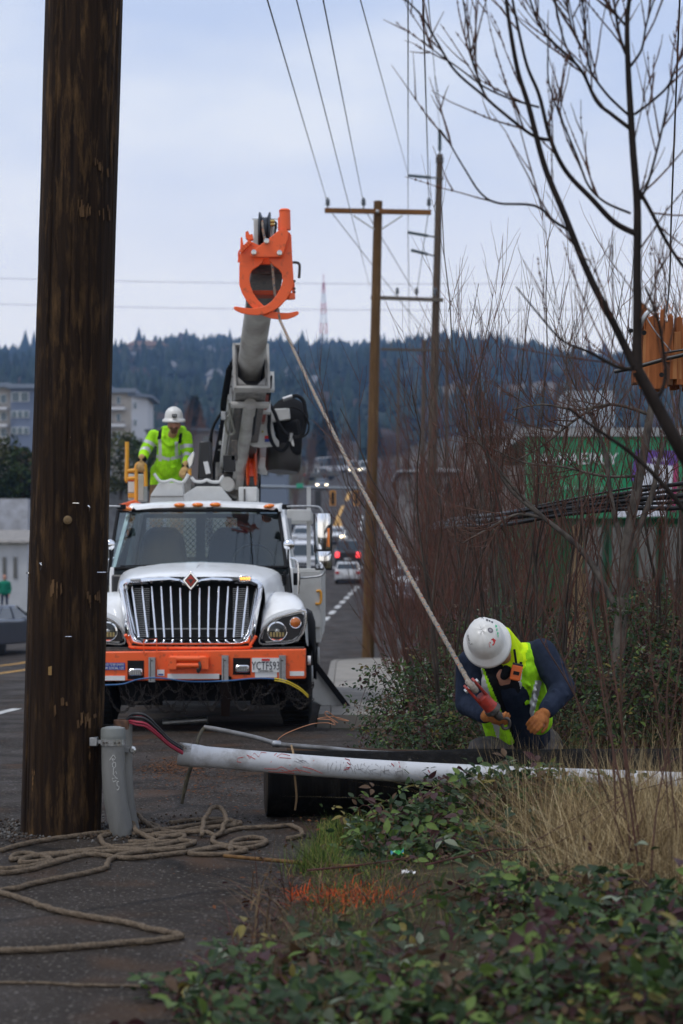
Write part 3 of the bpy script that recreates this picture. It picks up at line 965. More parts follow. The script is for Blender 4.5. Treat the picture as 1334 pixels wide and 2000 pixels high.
q0, q1 = P(579, 953, YS_ - .15), P(592, 944, YS_ - .15)
MB().box(q0.x, q1.x, YS_ - .16, YS_ - .14, q0.z, q1.z).build('street_sign', M('street sign green', (.02, .3, .17), .5), mast)
# ================================================================== THE DIGGER DERRICK LORRY
Y0 = 21.1
XC = (372 - CXP) * Y0 / FPX
def T(px, py, dy): return P(px, py, Y0 + dy)
def mirv(v): return Vector((2 * XC - v.x, v.y, v.z))
zg = gz(Y0)
truck = empty('utility_truck', (XC, Y0 + 4, zg), 'white digger derrick truck with orange bumper, chrome grille and raised boom', 'truck')
def sym(name, fn, mat, smooth=None, bevel=0.0, parent=None):
    out = []
    for flip in (False, True):
        mb = MB()
        fn(mb, (lambda v: mirv(Vector(v))) if flip else (lambda v: Vector(v)))
        if flip: mb.f = [f[::-1] for f in mb.f]
        out.append(mb.build(name, mat, parent or truck, smooth, bevel))
    return out
def tz(py, dy): return T(0, py, dy).z
# --- hood: loft of half sections mirrored about the centre line
def half(sec):
    pts = [T(px, py, dy) for px, py, dy in sec]
    L_ = [mirv(p) for p in pts[::-1]]
    return L_[:-1] + pts if abs(pts[0].x - XC) < .01 else L_ + pts
secs = [
    [(372, 1127, .40), (420, 1126, .40), (470, 1127, .41), (500, 1131, .43), (514, 1140, .45), (519, 1160, .46), (518, 1200, .44), (512, 1258, .38)],
    [(372, 1117, .50), (420, 1117, .50), (470, 1119, .51), (503, 1124, .53), (519, 1134, .55), (524, 1152, .56), (524, 1200, .54), (520, 1258, .5)],
    [(372, 1107, .95), (420, 1108, .95), (472, 1110, .95), (508, 1116, .96), (528, 1126, .97), (536, 1145, .98), (537, 1200, .98), (536, 1258, .98)],
    [(372, 1096, 1.72), (420, 1097, 1.70), (474, 1100, 1.66), (520, 1107, 1.6), (546, 1116, 1.58), (556, 1135, 1.58), (558, 1190, 1.58), (558, 1250, 1.58)],
]
mb = MB()
mb.loft([half(s) for s in secs], cap=False, close=False)
hood = mb.build('hood', MT['white'], truck, 40)
b = hood.modifiers.new('sub', 'SUBSURF'); b.levels = 1; b.render_levels = 1
# hood centre crease
# --- grille surround (chrome ring) and core
def ringpts(px_list, dyf): return [T(px, py, dyf(py)) for px, py in px_list]
gd = lambda py: .12 + (1262 - py) * .0021
outer = [(234, 1136), (246, 1130), (330, 1126), (352, 1128), (372, 1139), (393, 1128), (415, 1126), (499, 1131), (511, 1137), (513, 1150), (497, 1240), (490, 1258), (470, 1263), (275, 1263), (254, 1258), (246, 1240), (232, 1150)]
inner = [(250, 1146), (258, 1142), (335, 1138), (352, 1141), (372, 1153), (393, 1141), (410, 1138), (488, 1140), (497, 1144), (497, 1154), (482, 1236), (477, 1246), (466, 1249), (281, 1249), (269, 1246), (264, 1236), (248, 1154)]
o_, i_ = ringpts(outer, gd), ringpts(inner, gd)
mid_ = [a.lerp(b, .5) + Vector((0, -.05, 0)) for a, b in zip(o_, i_)]
back_ = [p + Vector((0, .22, 0)) for p in o_]
ib_ = [p + Vector((0, .2, 0)) for p in i_]
mb = MB(); mb.loft([back_, o_, mid_, i_, ib_], cap=False)
grille = mb.build('grille', MT['chrome'], truck, 50)
ot = [a + Vector((0, -.012, 0)) for a in ringpts([(489, 1259), (470, 1265), (275, 1265), (255, 1259), (250, 1248)], gd)]
MB().tube(smoothpts([T(500, 1242, .1)] + ot + [T(245, 1240, .1)], 4), .018, 6).build('trim_strip', MT['orange'], grille, 60)
core = M('radiator core', (.01, .01, .01), .7, c2=(.02, .02, .018), scale=120)
cp = [T(px, py, gd(py) + .24) for px, py in [(246, 1138), (372, 1136), (500, 1136), (484, 1250), (262, 1250)]]
MB().prism(cp, (0, .05, 0)).build('radiator', core, grille)
mb = MB()
for k in range(26):
    py = 1150 + k * 3.7
    for x0, x1 in ((262, 292), (455, 486)):
        mb.bar(T(x0, py, gd(py) + .19), T(x1, py, gd(py) + .19), .02, .008)
lv = mb.build('louvres', MT['steel'], grille); lv['kind'] = 'stuff'
MB().bar(T(290, 1228, gd(1228) + .16), T(455, 1228, gd(1228) + .16), .02, .012).build('crossbar', MT['steel'], grille)
tops = [200, 250, 298, 346, 393, 441, 490, 538, 586, 635, 682, 730, 778]
bots = [235, 278, 320, 362, 405, 448, 492, 537, 581, 624, 667, 709, 750]
for a, c in zip(tops, bots):
    pt, pb = 180 + a / 2.565, 180 + c / 2.565
    y1 = 1146 if abs(pt - 371) > 30 else 1146 + (30 - abs(pt - 371)) * .3
    pa, pc = T(pt, y1, gd(y1) + .04), T(pb, 1245, gd(1245) + .04)
    md = pa.lerp(pc, .5) + Vector((0, -.02, 0))
    mb = MB(); mb.tube(smoothpts([pa, md, pc], 4), .0125, 8)
    mb.build('grille_bar', MT['chrome'], grille, 60)
# diamond emblem
def diamond(cx, cy, r, dy, th):
    return [T(cx, cy - r * 1.18, dy), T(cx + r, cy, dy), T(cx, cy + r * 1.18, dy), T(cx - r, cy, dy)]
em = MB().prism(diamond(372.5, 1134, 16.5, .29, 0), (0, .05, 0)).build('emblem', MT['chrome'], grille, bevel=.008)
MB().prism(diamond(372.5, 1134, 12, .284, 0), (0, .006, 0)).build('emblem_border', MT['dsteel'], em if False else grille)
MB().prism(diamond(372.5, 1134, 9.6, .278, 0), (0, .006, 0)).build('emblem_centre', M('emblem red', (.5, .05, .03), .4), grille)
MB().prism([T(366, 1131, .272), T(379, 1131, .272), T(375, 1136, .272), T(372.5, 1142, .272), T(370, 1136, .272)], (0, .006, 0)).build('emblem_mark', MT['dsteel'], grille)
# small warning lights above the grille
mb = MB(); a = T(265, 1133, .33); mb.cbox(a, (.055, 0, 0), (0, .03, 0), (0, 0, .016)); mb.build('marker_lamp', MT['steel'], truck, bevel=.008)
a = T(479, 1130, .34)
MB().cbox(a + Vector((0, .02, 0)), (.066, 0, 0), (0, .03, 0), (0, 0, .033)).build('lamp_housing', MT['chrome'], truck, bevel=.008)
for k in range(4):
    MB().ball(a + Vector((-.042 + k * .028, -.012, 0)), .014, .012, .019, 8, 6).build('warning_lamp', MT['ambon'], truck, 179)
# --- fenders
def fender(mb, f):
    st = [
        (.30, [(508, 1262), (507, 1232), (516, 1208), (540, 1196), (572, 1188), (588, 1190), (595, 1206), (597, 1262)]),
        (.40, [(510, 1262), (509, 1205), (520, 1182), (546, 1172), (574, 1170), (593, 1180), (600, 1202), (602, 1262)]),
        (.62, [(511, 1262), (511, 1182), (522, 1162), (548, 1157), (574, 1161), (594, 1176), (601, 1200), (603, 1262)]),
        (1.05, [(513, 1262), (513, 1172), (524, 1156), (548, 1153), (573, 1157), (592, 1172), (599, 1196), (600, 1255)]),
        (1.6, [(516, 1262), (516, 1172), (526, 1158), (548, 1156), (571, 1160), (588, 1172), (594, 1194), (594, 1245)]),
    ]
    rings = []
    for dy, pl in st:
        rings.append([f(T(px, py, dy)) for px, py in pl])
    mb.loft(rings, cap=False, close=False)
    mb.add(rings[0], [tuple(range(len(rings[0])))])
for fo_ in sym('fender', fender, MT['white'], 42):
    s_ = fo_.modifiers.new('sub', 'SUBSURF'); s_.levels = 1; s_.render_levels = 1
def flare(mb, f):
    prof = [(1.0, 597, 1196), (1.0, 606, 1200), (1.0, 613, 1222), (1.0, 615, 1262)]
    r0 = [f(T(596, 1194, .95)), f(T(607, 1200, .95)), f(T(614, 1222, .95)), f(T(616, 1275, .95))]
    r1 = [p + Vector((0, .9, .02)) for p in r0]
    r2 = [p + Vector((0, 1.05, -.35)) for p in r0]
    rm = [p + Vector((0, -.12, -.28)) for p in r0]
    mb.loft([rm, r0, r1, r2], cap=False, close=False)
for o in sym('wheel_arch', flare, MT['black'], 50):
    s_ = o.modifiers.new('sol', 'SOLIDIFY'); s_.thickness = .02
# headlamp pods
def pod(mb, f):
    mb.prism([f(T(px, py, .27)) for px, py in [(511, 1253), (516, 1232), (530, 1217), (552, 1206), (588, 1197), (594, 1202), (592, 1222), (584, 1240), (570, 1250)]], f(Vector((0, .08, 0))) - f(Vector((0, 0, 0))))
pods = sym('headlamp_pod', pod, MT['blackp'], None, .01)
def bez(mb, f):
    mb.tube(smoothpts([f(T(px, py, .265)) for px, py in [(508, 1256), (513, 1232), (528, 1214), (551, 1203), (590, 1193), (597, 1199), (595, 1224), (586, 1243), (571, 1254), (540, 1257)]], 4, True), .016, 6, closed=True)
sym('headlamp_bezel', bez, MT['chrome'], 60)
lensg = glass_mat('headlamp lens', (.9, .9, .88), .03, 1.5)
def lamp_set(px, py, r, lensmat, nm):
    for fl in (False, True):
        f = mirv if fl else (lambda v: v)
        c = f(T(px, py, .25))
        lb = MB(); lb.lathe(c, (0, 1, 0), [(r, -.01), (r, .0), (r * .84, -.004), (r * .8, .02), (r * .5, .055), (.001, .07)], 24, False)
        lo = lb.build(nm, MT['chrome'], truck, 40)
        if lensmat is not None:
            MB().lathe(c, (0, 1, 0), [(r * .86, -.002), (r * .7, -.014), (r * .4, -.022), (.001, -.026)], 24, False).build('lens', lensmat, lo, 179)
        else:
            MB().ball(c + Vector((0, .035, 0)), r * .3, n=10, m=7).build('bulb', MT['lamp'], lo, 179)
            MB().lathe(c, (0, 1, 0), [(r * .86, -.002), (r * .7, -.014), (r * .4, -.022), (.001, -.026)], 24, False).build('lens', lensg, lo, 179)
            mbb = MB()
            for q in range(5):
                mbb.bar(c + Vector((-r * .6 + q * r * .3, .01, -r * .55)), c + Vector((-r * .6 + q * r * .3, .01, -r * .1)), .02, .014, (0, 1, 0))
            mbb.build('reflector_rib', M('yellowed reflector', (.5, .42, .2), .3, .5), lo)
lamp_set(541, 1233, .108, None, 'headlamp')
lamp_set(577, 1215.5, .064, M('turn lens', (.55, .16, .03), .15, coat=.6), 'turn_lamp')
# hood-side vent
mb = MB()
for k in range(6):
    py = 1118 + k * 4.6
    mb.bar(T(552, py + 2, 1.5), T(559, py - 2, 1.62), .02, .012)
mb.build('side_vent', MT['black'], truck)
# --- bumper
bump = MB().prism([T(147, 1274, 0), T(597, 1268, 0), T(597, 1326, 0), T(147, 1331, 0)], (0, .32, 0)).build('bumper', MT['orange'], truck, bevel=.012)
MB().prism([T(150, 1270, .1), T(594, 1264, .1), T(594, 1268, .1), T(150, 1274, .1)], (0, .2, 0)).build('bumper_lip', MT['dsteel'], bump)
def pan(x0, x1, y0, y1, mat, nm, dy=-.006, th=.006, parent=None):
    return MB().prism([T(x0, y0, dy), T(x1, y0, dy), T(x1, y1, dy), T(x0, y1, dy)], (0, th, 0)).build(nm, mat, parent or bump)
pan(249, 281, 1290, 1327, MT['black'], 'lamp_recess')
pan(455, 489, 1285, 1318, MT['black'], 'lamp_recess')
def foglamp(px, py):
    c = T(px, py, -.02)
    lo = MB().cbox(c, (.075, 0, 0), (0, .02, 0), (0, 0, .042)).build('fog_lamp', MT['chrome'], bump, bevel=.02)
    MB().cbox(c + Vector((0, -.02, 0)), (.06, 0, 0), (0, .006, 0), (0, 0, .03)).build('fog_lens', MT['lamp'], bump, bevel=.004)
    mb = MB()
    for q in range(-2, 3): mb.box(c.x + q * .023 - .002, c.x + q * .023 + .002, c.y - .03, c.y - .025, c.z - .028, c.z + .028)
    mb.build('fog_lens_rib', MT['steel'], bump)
foglamp(265, 1313)
foglamp(473, 1306)
for x in (296.5, 439.5, 551.5):
    o = pan(x - 6.5, x + 6.5, 1284 if x < 400 else 1280, 1330 + 2, MT['steel'], 'steel_bracket', -.045, .045)
    MB().ball(T(x, 1290, -.05), .009, n=8, m=5).build('bolt', MT['dsteel'], bump, 179)
    pan(x - 3.5, x - 2, 1286, 1330, MT['dsteel'], 'bracket_slot', -.049, .004)
for x0, x1, y0, y1 in ((147, 244, 1320, 1329), (327, 429, 1316, 1326), (498, 541, 1313, 1323), (566, 594, 1311, 1320)):
    pan(x0, x1, y0, y1, MT['paper'], 'reflective_strip')
# tow bar
for x in (336, 399):
    pan(x - 8, x + 8, 1284, 1307, MT['orange'], 'tow_ear', -.1, .1)
MB().cyl(T(332, 1287, -.06), T(402, 1287, -.06), .035, 10).build('tow_tube', MT['orange'], bump, 60)
MB().cyl(T(332, 1300, -.07), T(402, 1300, -.07), .03, 10).build('tow_pin', MT['orange'], bump, 60)
MB().tube(smoothpts([T(389, 1293, -.12), T(391, 1303, -.13), T(387, 1313, -.11), T(386, 1306, -.12)], 5), .014, 6).build('hook', MT['dsteel'], bump, 60)
# plate
pl = pan(492, 545, 1285, 1313, MT['paper'], 'number_plate', -.014, .008)
text('plate_lettering', 'YCTF593', .125, T(519, 1301, -.018), (R(90), 0, 0), M('plate ink', (.04, .045, .06), .6), bump, sx=.62)
pan(511, 527, 1286.5, 1291, MT['redprint'], 'plate_badge', -.017, .002)
text('plate_lettering', 'COMMERCIAL', .026, T(519, 1310.5, -.018), (R(90), 0, 0), MT['ink'], bump)
# union sticker
pan(195, 244, 1294.5, 1301.5, MT['blue'], 'sticker', -.009, .003)
pan(195, 244, 1301.5, 1308.5, MT['blue'], 'sticker', -.010, .004)
text('sticker_lettering', 'PROUD TO BE UNION', .033, T(219.5, 1298, -.012), (R(90), 0, 0), MT['paper'], bump, sx=.72)
text('sticker_lettering', 'IBEW LOCAL 125', .04, T(219.5, 1305, -.013), (R(90), 0, 0), MT['paper'], bump, sx=.8)
pan(307, 321, 1308, 1320, MT['paper'], 'small_sticker', -.008, .003)
pan(309, 319, 1316, 1319, MT['blue'], 'small_sticker', -.010, .002)
MB().cyl(T(601, 1290, .1), T(607, 1290, .1), .05, 12).build('bumper_stop', MT['paper'], bump, 60)
# orange guard hoop over the bumper
MB().tube([T(281, 1278, -.03), T(281, 1250, -.03), T(306, 1248, -.03), T(306, 1275, -.03)], .007, 6).build('guard_hoop', MT['orange'], truck, 60)
MB().cbox(T(372, 1268, .2), (.95, 0, 0), (0, .05, 0), (0, 0, .02)).build('cable_rail', MT['dsteel'], truck)
mb = MB()
for k in range(9):
    c = T(300 + k * 15, 1267, .12)
    mb.cbox(c, (.03, 0, 0), (0, .01, 0), (0, 0, .01))
mb.build('fittings', MT['offwhite'], truck)
# --- cab
cabw = MT['white']
def cabpts(px, py, dy): return T(px, py, dy)
WS = [(231, 998, 2.35), (544, 997, 2.35), (559, 1108, 1.68), (214, 1111, 1.68)]
ws = [T(*p) for p in WS]
# curved windscreen
rows = []
for k in range(7):
    t = k / 6
    l, r = ws[0].lerp(ws[3], t), ws[1].lerp(ws[2], t)
    rows.append([l.lerp(r, u) + Vector((0, -.16 * (1 - (2 * u - 1) ** 2), .015 * math.sin(t * 3.14))) for u in [q / 12 for q in range(13)]])
MB().loft([r[::-1] for r in rows], cap=False, close=False).build('windscreen', MT['glass'], truck, 179)
gk = MB()
gk.tube(smoothpts([rows[0][q] for q in range(13)] , 1), .022, 6)
gk.tube([r[0] for r in rows], .022, 6); gk.tube([r[-1] for r in rows], .022, 6)
gk.tube(rows[-1], .02, 6)
gk.build('windscreen_seal', MT['black'], truck, 60)
def apillar(mb, f):
    a0, a1 = T(545.5, 994, 2.36), T(561.5, 1110, 1.68)
    w = Vector((.055, .02, 0)); d = Vector((.0, .14, 0))
    mb.hexa([f(v) for v in [a1, a1 + w, a1 + w + d, a1 + d, a0, a0 + w, a0 + w + d, a0 + d]])
sym('pillar', apillar, cabw, None, .012)
# roof with rounded front edge
def roofring(dy, top, edge, wpx, zside):
    h = [(372, top), (440, top + .6), (500, top + 2.5), (535, top + 6), (wpx - 4, edge - 5), (wpx, edge), (wpx, zside)]
    return half([(a, c, dy) for a, c in h])
rr = [roofring(2.24, 990, 996, 544, 999), roofring(2.26, 983, 992, 549, 999), roofring(2.36, 979.5, 989, 552, 1000)]
for dy in (2.9, 3.75):
    k = (Y0 + dy) / (Y0 + 2.36)
    base = roofring(2.36, 979.5, 989, 552, 1000)
    rr.append([Vector((v.x, Y0 + dy, v.z + (.03 if dy < 3 else .0))) for v in base])
mb = MB(); mb.loft(rr, cap=False, close=False)
roof = mb.build('roof', cabw, truck, 45)
for px, py in ((247, 993.5), (350.5, 986.3), (386, 985.8), (420.5, 985.4), (525.5, 988.5)):
    r_ = Matrix.Rotation(R(8 if px < 300 else (-8 if px > 500 else 0)), 3, 'Y')
    MB().ball(T(px, py, 2.22), .068, .05, .026, 14, 8, r_).build('marker_light', MT['amber'], roof, 179)
# cab shell: sides, doors with windows, rear wall
xr = T(575, 1110, 1.9).x
zt, zb = tz(1000, 2.4), zg + .95
def side(mb, f):
    x0 = T(554, 1000, 2.4).x
    zw = tz(1108, 1.7)
    # below the belt
    mb.hexa([f(Vector(v)) for v in [(xr - .05, Y0 + 1.62, zb), (xr, Y0 + 1.62, zb), (xr, Y0 + 3.75, zb), (xr - .05, Y0 + 3.75, zb),
             (xr - .06, Y0 + 1.62, zw), (xr - .01, Y0 + 1.62, zw), (xr - .01, Y0 + 3.75, zw), (xr - .06, Y0 + 3.75, zw)]])
    # rear post and top rail
    mb.hexa([f(Vector(v)) for v in [(xr - .07, Y0 + 3.3, zw), (xr - .02, Y0 + 3.3, zw), (xr - .02, Y0 + 3.75, zw), (xr - .07, Y0 + 3.75, zw),
             (x0 - .05, Y0 + 3.3, zt), (x0, Y0 + 3.3, zt), (x0, Y0 + 3.75, zt), (x0 - .05, Y0 + 3.75, zt)]])
sym('door', side, cabw, None, .01)
def sidewin(mb, f):
    x0 = T(554, 1000, 2.4).x - .02
    zw = tz(1108, 1.7)
    mb.add([f(Vector(v)) for v in [(xr - .035, Y0 + 1.78, zw), (xr - .035, Y0 + 3.3, zw), (x0, Y0 + 3.3, zt), (x0, Y0 + 2.42, zt)]], [(0, 1, 2, 3)])
sym('side_window', sidewin, MT['glass'])
MB().box(2 * XC - xr + .02, xr - .02, Y0 + 1.62, Y0 + 3.7, zb, zb + .05).build('cab_floor', MT['blackp'], truck)
fire = MB()
zw = tz(1108, 1.7)
fire.box(2 * XC - xr + .03, xr - .03, Y0 + 1.6, Y0 + 1.9, zb, zw - .08)
fire.build('dashboard', MT['blackp'], truck, bevel=.03)
# rear wall with two windows
yb = Y0 + 3.72
rw = MB()
xl_, xr_ = 2 * XC - xr + .05, xr - .05
wz0, wz1 = tz(1088, 3.72), tz(1012, 3.72)
WX = [(T(285, 0, 3.72).x, T(383, 0, 3.72).x), (T(401, 0, 3.72).x, T(463, 0, 3.72).x)]
rw.box(xl_, xr_, yb, yb + .04, zb, wz0)
rw.box(xl_ + .12, xr_ - .12, yb, yb + .04, wz1, zt + .02)
rw.box(xl_ + .03, WX[0][0], yb, yb + .04, wz0, wz1)
rw.box(WX[0][1], WX[1][0], yb, yb + .04, wz0, wz1)
rw.box(WX[1][1], xr_ - .03, yb, yb + .04, wz0, wz1)
rw.build('rear_wall', M('cab lining', (.32, .33, .34), .8), truck)
# perforated guard behind the rear windows
gm = MB()
for a, c in WX:
    st = .072
    w, h = c - a, wz1 - wz0
    for s1 in (1, -1):
        q = -h
        while q < w:
            x0_, z0_ = (a + q, wz0) if s1 > 0 else (a + q, wz1)
            u0 = max(0, -q); u1 = min(h, w - q)
            if u1 > u0:
                gm.bar((a + q + u0, yb + .1, (wz0 + u0) if s1 > 0 else (wz1 - u0)), (a + q + u1, yb + .1, (wz0 + u1) if s1 > 0 else (wz1 - u1)), .01, .026, (0, 1, 0))
            q += st
gm.build('window_guard', MT['offwhite'], truck)
seatm = M('grey seat cloth', (.07, .08, .1), .9)
for px in (318, 452):
    st_ = empty('seat', WL[truck.name]); st_.parent = truck; st_.location = (0, 0, 0)
    WL[st_.name] = WL[truck.name]
    c = T(px, 1075, 2.9)
    sm = MB(); sm.loft([[Vector((c.x + sx * w, c.y + dy_, z)) for sx, dy_ in ((-1, -.07), (1, -.07), (1, .09), (-1, .09))] for w, z in ((.27, zb + .45), (.29, c.z - .1), (.25, c.z + .16), (.15, c.z + .28))])
    sm.build('backrest', seatm, st_, bevel=.05)
    MB().cbox(Vector((c.x, c.y - .22, zb + .42)), (.27, 0, 0), (0, .27, 0), (0, 0, .09)).build('cushion', seatm, st_, bevel=.04)
c = T(496, 1098, 2.15)
rot = Matrix.Rotation(R(-28), 3, 'X')
MB().tube([c + rot @ Vector((.24 * math.cos(a), 0, .24 * math.sin(a))) for a in [k * math.pi / 12 for k in range(24)]], .016, 8, closed=True).build('steering_wheel', MT['blackp'], truck, 60)
# wipers
for a, b_ in (((235, 1106), (330, 1103)), ((395, 1102), (480, 1104))):
    MB().tube([T(*a, 1.58), T(*b_, 1.56)], .009, 5).build('wiper', MT['black'], truck)
# --- mirrors (driver side seen at the right, mirrored at the far side)
def tubeset(pts, r, dy):
    return lambda mb, f: mb.tube(smoothpts([f(T(px, py, dy)) for px, py in pts], 4), r, 8)
sym('mirror_arm', tubeset([(560, 989.5), (575, 989), (612, 989), (623, 991), (629, 998), (630.5, 1006)], .0135, 2.0), MT['steel'], 60)
sym('mirror_arm', tubeset([(634, 1110), (633, 1118), (625, 1125), (600, 1128), (583, 1129)], .0135, 1.85), MT['steel'], 60)
sym('mirror_post', tubeset([(566, 1090), (576, 1092), (581, 1100), (582.5, 1130), (582, 1160)], .0135, 1.8), MT['chrome'], 60)
sym('mirror_hinge', lambda mb, f: mb.cbox(f(T(576, 1131, 1.85)), (.06, 0, 0), (0, .05, 0), (0, 0, .07)), MT['black'], None, .01)
sym('mirror_hinge', lambda mb, f: mb.cbox(f(T(559, 990, 2.05)), (.05, 0, 0), (0, .05, 0), (0, 0, .028)), MT['black'], None, .01)
def mbody(x0, x1, y0, y1, dy):
    def fn(mb, f):
        a, b = T(x0, y1, dy), T(x1, y0, dy)
        rings = []
        for t in [k / 6 for k in range(7)]:
            z = a.z + (b.z - a.z) * t
            sq = 1 - .12 * (2 * t - 1) ** 4
            cx_, w = (a.x + b.x) / 2, (b.x - a.x) / 2 * sq
            rings.append([f(Vector((cx_ + w * math.cos(q) * (1 if abs(math.cos(q)) > .2 else 1), a.y + .02 - .1 * sq * math.sin(q), z))) for q in [math.pi * k / 8 for k in range(9)]])
        mb.loft(rings)
    return fn
sym('mirror', mbody(615, 647, 1003, 1073, 1.95), MT['chrome'], 40)
sym('mirror', mbody(616, 648, 1077, 1110, 1.95), MT['chrome'], 40)
sym('mirror_back', lambda mb, f: mb.cbox(f(T(631, 1041, 2.02)), (.105, 0, 0), (0, .012, 0), (0, 0, .225)), MT['blackp'], None, .01)
sym('mirror_back', lambda mb, f: mb.cbox(f(T(632, 1095, 2.02)), (.1, 0, 0), (0, .012, 0), (0, 0, .11)), MT['blackp'], None, .01)
sym('mirror_lamp', lambda mb, f: mb.cbox(f(T(642.5, 1050, 1.885)), (.008, 0, 0), (0, .008, 0), (0, 0, .11)), MT['amber'], None, .004)
sym('fender_mirror', lambda mb, f: mb.ball(f(T(564, 1064, 1.3)), .065, .05, .062, 14, 9), MT['chrome'], 179)
sym('fender_mirror_arm', tubeset([(563, 1072), (563, 1095), (566, 1120), (570, 1158)], .011, 1.3), MT['black'], 60)
# --- chassis, axle, wheels
MB().box(XC - .42, XC + .42, Y0 + .35, Y0 + 9.5, zg + .62, zg + .86).build('chassis', MT['dsteel'], truck)
MB().cyl((XC - .95, Y0 + 1.25, zg + .45), (XC + .95, Y0 + 1.25, zg + .45), .09, 10).build('front_axle', MT['dsteel'], truck, 60)
MB().cyl(T(318, 1412, 1.6), T(405, 1406, 1.6), .045, 10).build('drag_link', MT['steel'], truck, 60)
MB().box(XC - .9, XC + .9, Y0 + .34, Y0 + 1.9, zg + .86, zg + 1.0).build('engine_tray', MT['black'], truck)
def wheel(x, y, rad, w, nm):
    e_ = empty(nm, WL[truck.name]); e_.parent = truck; e_.location = (0, 0, 0); WL[e_.name] = WL[truck.name]
    c = Vector((x - w / 2, y, zg + rad))
    mb = MB(); mb.lathe(c, (1, 0, 0), [(rad * .56, 0), (rad * .8, -.01), (rad * .95, .02), (rad, .06), (rad, w - .06), (rad * .95, w - .02), (rad * .8, w + .01), (rad * .56, w)], 32)
    for k in range(40):
        a = 2 * math.pi * k / 40
        d = Vector((0, math.cos(a), math.sin(a)))
        t_ = Vector((0, -math.sin(a), math.cos(a)))
        mb.cbox(c + Vector((w / 2, 0, 0)) + d * (rad + .003), (w * .42, 0, 0), d * .012, t_ * .022)
    mb.build('tyre', MT['tyre'], e_, 40)
    MB().lathe(c, (1, 0, 0), [(.12, -.03), (.14, .05), (rad * .5, .06), (rad * .56, .0), (rad * .56, w), (rad * .5, w - .06), (.14, w - .05), (.12, w + .03)], 24).build('rim', MT['offwhite'], e_, 40)
for s_ in (-1, 1):
    wheel(XC + s_ * 1.09, Y0 + 1.35, .52, .34, 'wheel')
    wheel(XC + s_ * 1.0, Y0 + 7.0, .52, .52, 'wheel')
# --- body behind the cab
bodym = MT['offwhite']
xb = T(627, 1100, 4.3).x
body = MB().box(2 * XC - xb + .02, xb, Y0 + 4.2, Y0 + 9.6, zg + .8, tz(1110, 4.2)).build('service_body', bodym, truck, bevel=.015)
for k in range(4):
    y_ = Y0 + 4.3 + k * 1.3
    for s_ in (xb + .004, 2 * XC - xb - .001):
        MB().box(s_ - .012, s_ + .012, y_, y_ + 1.2, zg + .9, tz(1118, 4.2)).build('locker_door', bodym, body, bevel=.006)
MB().box(xb - .55, xb - .003, Y0 + 4.16, Y0 + 4.19, zg + 1.0, tz(1115, 4.2)).build('locker_door', bodym, body, bevel=.006)
MB().tube(smoothpts([T(618, 1155, 4.15), T(625, 1154, 4.15), T(627, 1160, 4.15), T(627, 1172, 4.15), T(624, 1179, 4.15), T(616, 1179, 4.15)], 4), .016, 8).build('grab_handle', MT['yellow'], body, 60)
MB().prism([T(560, 995, 5), T(608, 995, 5), T(608, 1018, 5), T(560, 1018, 5)], (0, 1.6, 0)).build('side_box', bodym, body, bevel=.012)
MB().prism([T(599, 951, 5.4), T(607, 951, 5.4), T(607, 1110, 5.4), T(599, 1110, 5.4)], (0, .06, 0)).build('side_post', bodym, body)
# cab guard panels and boom rests just behind the cab roof
for poly in ([(303, 945), (356, 945), (372, 958), (455, 980), (455, 984), (292, 984), (294, 965)], ):
    pass
MB().prism([T(*p, 3.9) for p in [(292, 984), (294, 967), (310, 943), (356, 943), (358, 967), (358, 984)]], (0, .25, 0)).build('guard_panel', bodym, body, bevel=.008)
MB().prism([T(*p, 3.9) for p in [(358, 984), (358, 966), (384, 950), (430, 950), (452, 976), (452, 984)]], (0, .25, 0)).build('guard_panel', bodym, body, bevel=.008)
MB().prism([T(*p, 3.88) for p in [(292, 969), (358, 969), (358, 970), (292, 970)]], (0, .02, 0)).build('panel_seam', MT['dsteel'], body)
MB().prism([T(*p, 4.2) for p in [(356, 938), (372, 928), (372, 966), (356, 966)]], (0, .2, 0)).build('guard_post', MT['grimy'], body)
MB().prism([T(*p, 3.95) for p in [(466, 951), (502, 951), (502, 980), (466, 980)]], (0, .6, 0)).build('valve_box', bodym, body, bevel=.01)
MB().prism([T(*p, 3.93) for p in [(476, 955), (479, 955), (479, 980), (476, 980)]], (0, .02, 0)).build('valve_seam', MT['dsteel'], body)
for pts in ([(301, 925), (310, 938), (318, 941), (328, 940), (335, 937.5), (342, 940), (350, 942), (359, 941), (368, 926)],
            [(374, 932), (381, 940), (395, 941), (404, 937.5), (413, 941), (428, 941), (433, 933), (437, 930)]):
    MB().tube(smoothpts([T(px, py, 3.85) for px, py in pts], 3), .02, 8).build('boom_rest', bodym, body, 60)
MB().prism([T(*p, 4.3) for p in [(380, 941), (428, 941), (428, 951), (380, 951)]], (0, .1, 0)).build('dark_panel', MT['blackp'], body)
# black control console with a lamp
MB().prism([T(*p, 5.2) for p in [(389, 862), (411, 861), (413, 934), (386, 936)]], (0, .3, 0)).build('control_console', MT['blackp'], body, bevel=.02)
MB().prism([T(*p, 5.15) for p in [(397, 902), (406, 901), (411, 924), (402, 926)]], (0, .05, 0)).build('console_label', MT['paper'], body)
MB().prism([T(*p, 5.0) for p in [(365, 897), (376, 882), (380, 883), (377, 905), (369, 918)]], (0, .12, 0)).build('work_lamp', MT['lamp'], body, bevel=.012)
MB().cyl(T(371, 915, 5.1), T(371, 962, 5.1), .02, 8).build('lamp_stand', MT['yellow'], body, 60)
